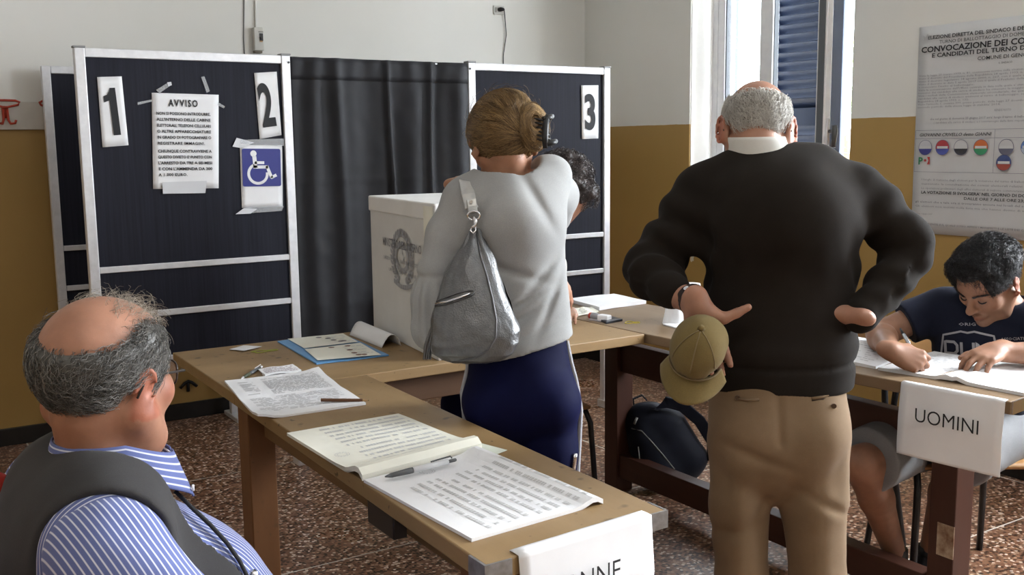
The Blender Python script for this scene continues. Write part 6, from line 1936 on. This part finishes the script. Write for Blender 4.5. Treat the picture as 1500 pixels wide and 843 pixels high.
# ------------------------------------------------------------------ the young man writing at the right-hand table
def XY(u, v, t): return X(u, v, t)
yM = place(X(1450, 415, 3.14), basis(RFU(-.80, -.42, -.62), roll=-.06))
YSZ = 1.0
yf_ = (RFU(-.5, -.85, 0)).normalized(); yr_ = Vector((yf_.y, -yf_.x, 0))
Yb = Field()
Yb.sub(head(jaw=.98, nose=1.0, lips=1.35), yM, YSZ, k=.02)
yn = X(1470, 462, 3.24)
Yb.cap(yM @ Vector((0, -.022, -.05)), yn, .053, .058, k=.025)
yRS, yLS = X(1376, 452, 3.31), X(1538, 476, 3.12)
Yb.cap(yRS * .8 + yLS * .2, yRS * .2 + yLS * .8, .055, .055, k=.04)
yHip = X(1432, 640, 3.42); yHip.z = .52
yCh = X(1450, 520, 3.27)
Yb.cap(yn - UP * .07, yCh, .08, .12, k=.05, flat=(tuple(yf_), .75)); Yb.cap(yCh, yHip, .12, .12, k=.05, flat=(tuple(yf_), .78))
yRE, yRW = X(1288, 508, 3.33), X(1316, 524, 3.10)
yRE.z = max(yRE.z, .845); yRW = at(1306, 515, z=.866)
yLE, yLW = X(1560, 548, 2.98), X(1462, 532, 2.96)
yLE.z = .848; yLW.z = .858
Yb.chain([yRS, yRE, yRW], [.050, .042, .027], k=.03, k2=.012)
Yb.sph((yRE + (yRW - yRE) * .25), .043, k=.03)
Yb.chain([yLS, yLE, yLW], [.050, .042, .027], k=.03, k2=.012)
# writing hand: fingers closed round the pen
pen_tip = at(1350, 541, z=ZT_ + .018); pen_end = X(1319, 482, 3.10)
yd = (X(1344, 530, 3.03) - yRW); 
mW = hframe(RFU(.86, -.30, -.30), RFU(-.05, -.78, .50), yRW)
Yb.sub(hand(curls=[(.75, .85, .3), (.95, 1.0, .4), (1.1, 1.15, .55), (1.25, 1.2, .65)], spread=.05, mirror=True, thumb=[(.018, .016, -.008), (.040, .042, -.018), (.040, .074, -.026), (.030, .098, -.036)]), mW, .98, k=.012, R=.16)
# left hand flat on the page, fingers towards the card
tip = at(1404, 550, z=ZT_ + .02)
mV = hframe(tip - yLW + UP * .03, UP * .9 - FWD * .35, yLW + UP * .012)
Yb.sub(hand(curls=[(.42, .75, .35), (.35, .70, .3), (.38, .75, .35), (.5, .8, .4)], spread=.10, mirror=False, thumb=[(.018, .018, -.008), (.044, .040, -.022), (.058, .064, -.030), (.062, .086, -.034)]), mV, .98, k=.012, R=.16)
# legs
rKn_, rAn_ = X(1262, 690, 3.12), X(1312, 800, 3.34)
lKn_, lAn_ = X(1400, 690, 3.17), X(1362, 812, 3.36)
rAn_.z = .12; lAn_.z = .12
yRH, yLH = yHip + yr_ * .09, yHip - yr_ * .09
rKn_.z = .49; lKn_.z = .49
Yb.chain([yRH, rKn_, (rKn_ * .62 + rAn_ * .38) - yf_ * .02, rAn_], [.082, .056, .053, .034], k=.04, k2=.02)
Yb.chain([yLH, lKn_, (lKn_ * .62 + lAn_ * .38) - yf_ * .02, lAn_], [.082, .056, .053, .034], k=.04, k2=.02)
yMi = np.array(yM.inverted())
def tint_y(V):
    L = (V @ yMi[:3, :3].T + yMi[:3, 3]) / YSZ
    T = np.ones((len(V), 3)); near = np.linalg.norm(L, axis=1) < .15
    ear = sstep(.068, .080, np.abs(L[:, 0])) * (np.abs(L[:, 2]) < .045) * near
    lip = np.exp(-((np.abs(L[:, 2] + .0605) / .008) ** 2) - (L[:, 0] / .020) ** 4) * (L[:, 1] > .08) * near
    stub = sstep(-.03, -.06, L[:, 2]) * (L[:, 1] > .02) * near * (1 - lip)
    T[:, 1] *= 1 - .30 * ear - .32 * lip - .06 * stub; T[:, 2] *= 1 - .34 * ear - .34 * lip
    T[:, 0] *= 1 - .12 * lip - .14 * stub
    return T
M['skin_young'] = skin_mat('skin_young_man', (.28, .142, .088))
ym = person('young dark haired man in navy printed T-shirt writing in a register', Yb, .0042, M['skin_young'], tint_y, base=(yHip.x, yHip.y, .45))
# T-shirt
Yt = Field()
Yt.cap(yn - UP * .06, yCh, .115, .150, k=.05, flat=(tuple(yf_), .78)); Yt.cap(yCh, yHip + UP * .05, .150, .150, k=.05, flat=(tuple(yf_), .8))
Yt.cap(yRS * .85 + yLS * .15, yRS * .15 + yLS * .85, .074, .074, k=.05)
Yt.ell(X(1450, 500, 3.24), (.16, .11, .15), R=np.array(basis(yf_)), k=.05)
for a, b in ((yRS, yRE), (yLS, yLE)):
    d = (b - a).normalized(); L = (b - a).length
    Yt.cap(a - d * .0, a + d * .115, .070, .072, k=.03)
    Yt.half(a + d * .150, d, k=.004) if False else None
Yt.post.append(lambda P, d: d + .0045 * wave3(P, 15, 4) + .002 * wave3(P, 36, 1))
ycol = yn + yf_ * .02
Yt.cap(ycol + UP * .09 + yf_ * .03, ycol - UP * .030 + yf_ * .02, .066, .070, k=.006, op='s')
Yt.half(yHip + UP * .0, -UP, .004)
def sleeve_cut(P):
    # end both sleeves with a flat hem
    out = np.full(len(P), -1.0, f32)
    for a, b in ((yRS, yRE), (yLS, yLE)):
        d = V3((b - a).normalized()); q = P - V3(a); t = q @ d; r = np.linalg.norm(q - t[:, None] * d, axis=1)
        out = np.maximum(out, np.where(r < .13, t - .118, -1))
    return out
Yt.post.append(lambda P, d: np.maximum(d, sleeve_cut(P)))
M['tee'] = cloth_mat('tee_navy_jersey', (.010, .012, .024), (.015, .018, .034), .85, 600, .15, .15)
wear('t_shirt', Yt, .0048, M['tee'], ym)
def proj_print(mb, m, v2, faces, off=.0016):
    pts = []
    for p in v2:
        q = np.array([m @ Vector((p[0], p[1], .12))], dtype=float); d = -np.array(m.to_3x3().col[2])
        for _ in range(10): q = q + d * np.clip(Yt.raw(q), -.05, .05)[:, None] * .85
        pts.append(Vector(q[0]) - Vector(d) * off)
    mb.add(pts, faces)
mS = frame(X(1418, 522, 3.16), yr_ * -1 + UP * .10, UP)
pr = MB()
sh_out = [(-.075, .060), (-.02, .074), (.0, .070), (.02, .074), (.075, .060), (.085, .0), (.060, -.06), (.0, -.095), (-.060, -.06), (-.085, .0)]
def strip2(poly, w, closed=True):
    v, f = [], []; n = len(poly)
    seq = []
    for i in range(n if closed else n - 1):
        a, b = Vector(poly[i]), Vector(poly[(i + 1) % n])
        for k in range(6): seq.append(a.lerp(b, k / 6))
    if not closed: seq.append(Vector(poly[-1]))
    N = len(seq)
    for i, p in enumerate(seq):
        t = (seq[(i + 1) % N] - seq[i - 1]).normalized() if closed else (seq[min(N - 1, i + 1)] - seq[max(0, i - 1)]).normalized(); nn = Vector((-t.y, t.x)) * w / 2
        v += [(p.x - nn.x, p.y - nn.y), (p.x + nn.x, p.y + nn.y)]
    for i in range(N if closed else N - 1):
        j = (i + 1) % N; f.append((2 * i, 2 * j, 2 * j + 1, 2 * i + 1))
    return v, f
v, f = strip2(sh_out, .006); proj_print(pr, mS, v, f)
for s, x in (('B', -.050), ('H', -.002), ('M', .046)):
    pl = {'B': [[(-.02, -.035), (-.02, .04), (.008, .04), (.017, .03), (.017, .012), (.008, .003), (-.018, .003)], [(.008, .003), (.019, -.006), (.019, -.026), (.008, -.035), (-.02, -.035)]],
          'H': [[(-.018, -.035), (-.018, .04)], [(.018, -.035), (.018, .04)], [(-.018, .003), (.018, .003)]],
          'M': [[(-.02, -.035), (-.02, .04), (0, .0), (.02, .04), (.02, -.035)]]}[s]
    for q in pl:
        v, f = strip2([(a + x, b) for a, b in q], .0085, closed=False); proj_print(pr, mS, v, f)
M['print'] = mat('shirt_print_grey', (.34, .34, .36), .8)
obj('chest_print', pr, M['print'], ym)
pr = MB()
for s, y, fit in (('ORIG', .092, .05),):
    v, f = text_geo(s, .013, bold=.01, res=1); w = v[:, 0].max() - v[:, 0].min(); proj_print(pr, mS, [(a * fit / w, b + y) for a, b, _ in v], f)
v, f = text_geo('ASSOCIATION SINCE', .013, bold=.01, res=1); proj_print(pr, mS, [(a + .155, b + .045) for a, b, _ in v], f)
obj('chest_lettering', pr, M['print'], ym)
# shorts
Yo = Field()
Yo.cap(yHip + UP * .05, yHip - UP * .0, .15, .155, k=.04, flat=(tuple(yf_), .8))
Yo.chain([yRH, yRH * .03 + rKn_ * .97], [.110, .102], k=.04); Yo.chain([yLH, yLH * .03 + lKn_ * .97], [.110, .102], k=.04)
for h_, k_ in ((yRH, rKn_), (yLH, lKn_)): Yo.half(h_, (0, 0, 0.0001), .1) if False else None
def short_cut(P, d):
    ts, rs = [], []
    for a, b in ((yRH, rKn_), (yLH, lKn_)):
        dd = V3((b - a).normalized()); q = P - V3(a); L = (b - a).length; t = q @ dd
        rs.append(np.linalg.norm(q - np.clip(t, 0, L)[:, None] * dd, axis=1)); ts.append(t - L * .93)
    out = np.where(rs[0] < rs[1], ts[0], ts[1]).astype(f32)
    return np.maximum(d + .005 * wave3(P, 15, 2) + .002 * wave3(P, 40, 2), out)
Yo.post.append(short_cut)
M['shorts'] = cloth_mat('shorts_grey', (.20, .205, .215), (.26, .265, .275), .9, 500, .15, .2)
wear('shorts', Yo, .006, M['shorts'], ym)
for an in (rAn_, lAn_):
    sh = Field(); f = (yf_ + yr_ * .1).normalized(); a0 = Vector((an.x, an.y, .07))
    sh.chain([a0 - f * .05 - UP * .03, a0 + f * .06 - UP * .032, a0 + f * .15 - UP * .04], [.04, .043, .033], k=.02); sh.cap(a0 + UP * .03, a0 - UP * .02, .042, .044, k=.03); sh.half((0, 0, .004), -UP, .003)
    o, V = wear('shoe', sh, .006, mat('sneaker_black', (.012, .012, .016), .6), ym)
    so_ = MB().tube([a0 - f * .085 - UP * .055, a0 + f * .05 - UP * .056, a0 + f * .17 - UP * .056], [.030, .038, .022], 10, flat=.35)
    obj('sole', so_, M['paper'], o, smooth=True)
    obj('sock', MB().tube([a0 + UP * .02, a0 + UP * .075], [.041, .039], 14), M['black_plastic'], ym, smooth=True)
# eyes cast down, brows
for s in (-1, 1):
    lash = [(s * .018, .0885, .0035), (s * .025, .0920, -.0005), (s * .033, .0922, -.0015), (s * .041, .0885, .0005), (s * .045, .0845, .003)]
    obj('eyelash', MB().tube([yM @ (Vector(q) * YSZ) for q in lash], [.0010, .0017, .0019, .0018, .0009], 6), M['ink'], ym, smooth=True)
rng = np.random.default_rng(12)
M['hair_black'] = hair_mat('hair_black', (.006, .005, .006), (.022, .019, .021), .32)
bp = []
for s in (-1, 1):
    for i in range(150):
        t = rng.uniform(0, 1); x = s * (.012 + .040 * t); z = .024 + .0085 * math.sin(min(1, t * 1.25) * math.pi * .62) + rng.normal() * .0016; y = .1005 - .020 * t * t
        st_ = np.array([x, y, z]); dv = np.array([s * .009, -.002 * t, .002 - .004 * t])
        bp.append(np.stack([st_ + dv * k / 3 + np.array([0, .001 * math.sin(k), 0]) for k in range(4)]))
Vb, Qb = tubes(xf(np.array(bp), yM, YSZ), .0006)
obj('eyebrow', (Vb, Qb), M['hair_black'], ym)
def yzone(p):
    x, y, z = p[:, 0], p[:, 1], p[:, 2]
    front = y > .076 - .10 * np.maximum(0, .062 - z)
    ear = (np.abs(x) > .058) & (z < .016) & (y > -.036)
    low = z > -.048 + .04 * sstep(-.05, .0, y)
    return (~front) & (~ear) & low
def yth(p):
    return np.where(yzone(p), .003 + .021 * sstep(.02, .085, p[:, 2]), -.005)
YH = Field(); YH._add(lambda P: SK.raw(P) - yth(P).astype(f32), (0, 0, .04), .15, .01, 'u')
YH.ell((0, .066, .102), (.056, .032, .022), k=.03)
YH.post.append(lambda P, d: d + .0035 * wave3(P, 70, 3) * sstep(.03, .07, P[:, 2]) + .0015 * wave3(P, 150, 1))
V_, Q_ = surf(YH, .0038, (-.12, -.14, -.07), (.12, .14, .17), smooth=1)
obj('hair_base', (xf(V_, yM, YSZ), Q_), M['hair_black'], ym, smooth=True)
r0 = scalp_points(YH, 5200, rng, lambda p: yzone(p) | (p[:, 2] > .09))
top = sstep(.03, .09, r0[:, 2])
pth = grow(YH, r0, lambda p: np.stack([-.35 + 0 * p[:, 0], .55 * sstep(.02, .09, p[:, 2]) - .2, -.65 + .5 * sstep(.03, .1, p[:, 2])], 1), .010 + .034 * top, 6, .010, rng, .45, wave=.8)
hair('hair', xf(pth, yM, YSZ), rng.uniform(.0004, .0008, len(pth)), strand_mat('hair_black_strands', (.003, .0026, .003), (.018, .016, .018), .36), ym, rng)
# his pen
pt = thing('pen', 'silver ballpoint pen in the young man\'s writing hand', 'pen', pen_tip)
d = pen_end - pen_tip
obj('barrel', MB().tube([pen_tip + d * .12, pen_tip + d * .85], .0048, 10), mat('pen_silver', (.55, .56, .58), .25, metal=.6), pt, smooth=True)
obj('tip', MB().tube([pen_tip, pen_tip + d * .12], [.0012, .0046], 10), M['chrome'], pt, smooth=True)
obj('clicker', MB().tube([pen_tip + d * .85, pen_tip + d * .9, pen_tip + d], [.0050, .0045, .0030], 10), M['black_plastic'], pt, smooth=True)
obj('clip', MB().tube([pen_tip + d * .88 + RGT * .006, pen_tip + d * .62 + RGT * .0065], .0015, 6), M['chrome'], pt, smooth=True)

# school chairs: black tube frame, plywood seat and back
def school_chair(label, c, fwd, group=None):
    f = Vector((fwd[0], fwd[1], 0)).normalized(); r = Vector((f.y, -f.x, 0)); c = Vector((c[0], c[1], 0))
    t = thing('chair', label, 'chair', c, group=group)
    def L(a, b, z): return c + f * a + r * b + UP * z
    rm = Matrix((f, -r, UP)).transposed()
    obj('seat', MB().grid(lambda u, v: L(.19 - .40 * v, -.19 + .38 * u, .452 - .014 * math.sin(v * 3.14) - .01 * (v < .06)), 10, 10), M['ply'], t, smooth=True, solid=.011)
    obj('backrest', MB().grid(lambda u, v: L(-.205 - .03 * v - .02 * math.sin(u * 3.14), -.18 + .36 * u, .665 + .17 * v), 10, 6), M['ply'], t, smooth=True, solid=.010)
    for s in (-1, 1):
        obj('leg', MB().tube([L(.12, s * .17, .437), L(.165, s * .185, .425), L(.19, s * .19, .38), L(.215, s * .205, .0)], .0115, 8), M['black_metal'], t, smooth=True)
        obj('leg', MB().tube([L(-.205, s * .165, .83), L(-.19, s * .17, .60), L(-.15, s * .175, .437), L(-.16, s * .18, .36), L(-.22, s * .205, .0)], .0115, 8), M['black_metal'], t, smooth=True)
        obj('side_rail', MB().tube([L(-.15, s * .173, .434), L(.12, s * .171, .434)], .0105, 8), M['black_metal'], t, smooth=True)
    return t
school_chair('plywood school chair under the young writing man', (3.02, 1.97), (-.55, -.83))
cE = Vector((2.88, 2.40, 0))
school_chair('empty plywood school chair between the old man and the young man', (cE.x, cE.y), (-1, -.1, 0))
school_chair('plywood school chair tucked behind the cross table, half hidden by the woman', (2.17, 3.30), (0.05, -1, 0))
school_chair('plywood school chair pulled back towards the booth curtain', (2.32, 3.98), (.1, -1, 0))
# ------------------------------------------------------------------ the poll worker half hidden behind the woman
kM = place(X(826, 278, 3.92), basis(RFU(-.92, -.30, -.35), roll=.20))
K = Field(); kf = (RFU(-.15, -.95, 0)).normalized(); kr = Vector((kf.y, -kf.x, 0))
K.sub(head(), kM, 1.0, k=.02)
kn = X(796, 340, 4.00)
K.cap(kM @ Vector((0, -.022, -.05)), kn, .052, .056, k=.025)
kRS, kLS = X(756, 372, 4.06), X(806, 368, 3.96)
kc = X(742, 400, 4.02); kh = Vector((2.18, 3.47, .52)); ks = Vector((kc.x, kc.y, kc.z))
kRS, kLS = ks + kr * .17 + UP * .03, ks - kr * .17 + UP * .03
K.cap(kRS, kLS, .05, .05, k=.04); K.cap(kn, ks, .07, .10, k=.04); K.cap(ks, kh, .11, .12, k=.05)
kRE, kLE = kRS + kr * .06 - UP * .25 + kf * .04, kLS - kr * .03 - UP * .25 + kf * .04
kRW, kLW = Vector((2.13, 3.20, .83)), Vector((2.27, 3.12, .83))
for a, b, c, s in ((kRS, kRE, kRW, 1), (kLS, kLE, kLW, -1)):
    K.chain([a, b, c], [.045, .038, .026], k=.03, k2=.012)
    K.sub(hand(curl=(.2, .3, .2), mirror=(s > 0)), hframe(kf - UP * .05, UP, c), .95, k=.012, R=.16)
for s in (-1, 1): K.chain([kh + kr * .09 * s, kh + kr * .10 * s + kf * .36 - UP * .02, kh + kr * .10 * s + kf * .36 - UP * .44], [.075, .052, .036], k=.04)
ck = person('poll worker with dark curly hair, mostly hidden behind the woman in grey', K, .0062, M['skin_young'], base=(kh.x, kh.y, .45))
Ks = Field(); Ks.cap(ks, kh, .150, .155, k=.05, flat=(tuple(kf), .78)); Ks.cap(kRS, kLS, .068, .068, k=.04); Ks.cap(kn - UP * .02, ks, .075, .12, k=.04)
for a, b, c in ((kRS, kRE, kRW), (kLS, kLE, kLW)): Ks.chain([a, b, b * .35 + c * .65], [.062, .054, .042], k=.03)
Ks.cap(kn + UP * .08, kn - UP * .01, .062, .062, k=.005, op='s'); Ks.half(kh - UP * .02, -UP, .004)
Ks.post.append(lambda P, d: d + .004 * wave3(P, 16, 2))
wear('shirt', Ks, .006, M['shirt_white'], ck)
Kt = Field(); Kt.cap(kh + UP * .03, kh, .14, .15, k=.04, flat=(tuple(kf), .8))
for s in (-1, 1): Kt.chain([kh + kr * .09 * s, kh + kr * .10 * s + kf * .36 - UP * .02, kh + kr * .10 * s + kf * .36 - UP * .42], [.09, .07, .055], k=.03)
wear('trousers', Kt, .008, M['navy'], ck)
for s in (-1, 1):
    sh = Field(); a0 = kh + kr * .10 * s + kf * .36; a0.z = .07
    sh.chain([a0 - kf * .05 - UP * .03, a0 + kf * .12 - UP * .04], [.042, .036], k=.02); sh.half((0, 0, .004), -UP, .003)
    wear('shoe', sh, .008, mat('shoe_dark', (.02, .02, .02), .5), ck)
rng = np.random.default_rng(21)
def kz(p): return ~((p[:, 1] > .066 - .10 * np.maximum(0, .06 - p[:, 2]))) & (p[:, 2] > -.11 + .06 * (p[:, 1] > -.02))
KH = Field(); KH._add(lambda P: SK.raw(P) - np.where(kz(P), .026, -.005).astype(f32), (0, 0, .04), .15, .01, 'u')
KH.ell((0, -.075, -.055), (.060, .045, .055), k=.03)
KH.post.append(lambda P, d: d + .007 * wave3(P, 75, 3) + .003 * wave3(P, 160, 1))
V_, Q_ = surf(KH, .0042, (-.13, -.15, -.08), (.13, .14, .18), smooth=1)
M['hair_curly'] = hair_mat('hair_dark_curly', (.014, .009, .008), (.045, .030, .026), .4)
obj('hair_base', (xf(V_, kM), Q_), M['hair_curly'], ck, smooth=True)
r0 = scalp_points(KH, 1500, rng, kz); N = len(r0)
g = grad(KH, r0); t1_ = np.cross(g, rng.normal(size=(N, 3))); t1_ /= np.linalg.norm(t1_, axis=1, keepdims=True); t2_ = np.cross(g, t1_)
tt = np.linspace(0, 1, 10)[None, :, None]; R_ = rng.uniform(.004, .009, N)[:, None, None]; ph = rng.uniform(0, 6.28, N)[:, None, None]; w = rng.uniform(1.0, 1.8, N)[:, None, None] * 6.28
P_ = r0[:, None] + t1_[:, None] * R_ * np.cos(tt * w + ph) + g[:, None] * (R_ * np.sin(tt * w + ph) + .002) + t2_[:, None] * (tt - .5) * .014
hair('hair', xf(P_, kM), np.full(N, .0009), strand_mat('hair_curly_strands', (.012, .008, .007), (.07, .05, .044)), ck, rng, .6)

# ------------------------------------------------------------------ backpack on the floor behind the trestle
bk_c = Vector((2.875, 3.155, 0))
bp_ = thing('backpack', 'black backpack with grey piping on the floor behind the trestle leg', 'backpack', bk_c)
tl_ = RFU(-.35, .15, 1).normalized()
BF = Field(); bu = (RGT * .32 - FWD * .1 + UP * 0)
bR = Matrix((RGT, FWD, UP)).transposed() @ Matrix.Rotation(math.radians(-24), 3, 'Y')
def BP(x, y, z): return bk_c + bR @ Vector((x, y, z)) + UP * .02
BF.cap(BP(-.02, .0, .15), BP(-.02, 0, .30), .125, .105, k=.06, flat=(tuple(bR.col[1]), .72))
BF.cap(BP(-.06, -.07, .12), BP(-.05, -.06, .24), .095, .075, k=.03, flat=(tuple(bR.col[1]), .6))
BF.cap(BP(.06, .0, .10), BP(.05, 0, .25), .10, .09, k=.04)
BF.half((0, 0, .006), -UP, .01)
BF.post.append(lambda P, d: d + .005 * wave3(P, 17, 3) + .002 * wave3(P, 40, 4))
M['pack'] = cloth_mat('backpack_black_nylon', (.007, .008, .013), (.012, .013, .022), .55, 500, .1, .2)
V_, Q_ = surf(BF, .006, smooth=1); obj('body', (V_, Q_), M['pack'], bp_, smooth=True)
M['pack_pipe'] = mat('backpack_piping', (.16, .16, .15), .6)
def onpack(u, v): return march(BF, u, v, 3.3, .001)
for nm, pts, r in (('piping', [(914, 634), (925, 628), (940, 632), (955, 648), (972, 668), (988, 688), (1004, 712)], .003), ('piping', [(913, 684), (924, 692), (937, 697), (940, 703)], .0025), ('piping', [(935, 655), (937, 675), (940, 700)], .0025), ('zip_pull', [(985, 690), (987, 698), (986, 706)], .005), ('loop', [(929, 622), (933, 612)], .006)):
    pp = [q for q in (onpack(*q) for q in pts) if abs(float(BF.raw(np.array([q]))[0])) < .03]
    if len(pp) > 1: obj(nm, MB().tube(pp, r, 6), M['pack_pipe'], bp_, smooth=True)
lg = MB(); n = 10
lg.add([onpack(917 + 5.5 - 5.5 * math.cos(math.pi * i / n), 672 - 8 * math.sin(math.pi * i / n) + 3 * i / n) for i in range(n + 1)], [tuple(range(n + 1))])
obj('badge', lg, mat('badge_grey', (.34, .33, .30), .7), bp_)
ribbon('shoulder_strap', [BP(.04, -.06, .36), BP(.09, -.07, .375), BP(.145, -.07, .33), BP(.185, -.06, .24), BP(.20, -.05, .13), BP(.17, -.04, .05)], RFU(.75, -.1, .6), .05, .014, M['pack'], bp_)
ribbon('grab_loop', [BP(-.04, .02, .39), BP(-.03, .02, .42), BP(.01, .02, .42), BP(.02, .02, .39)], FWD, .02, .006, M['pack'], bp_)
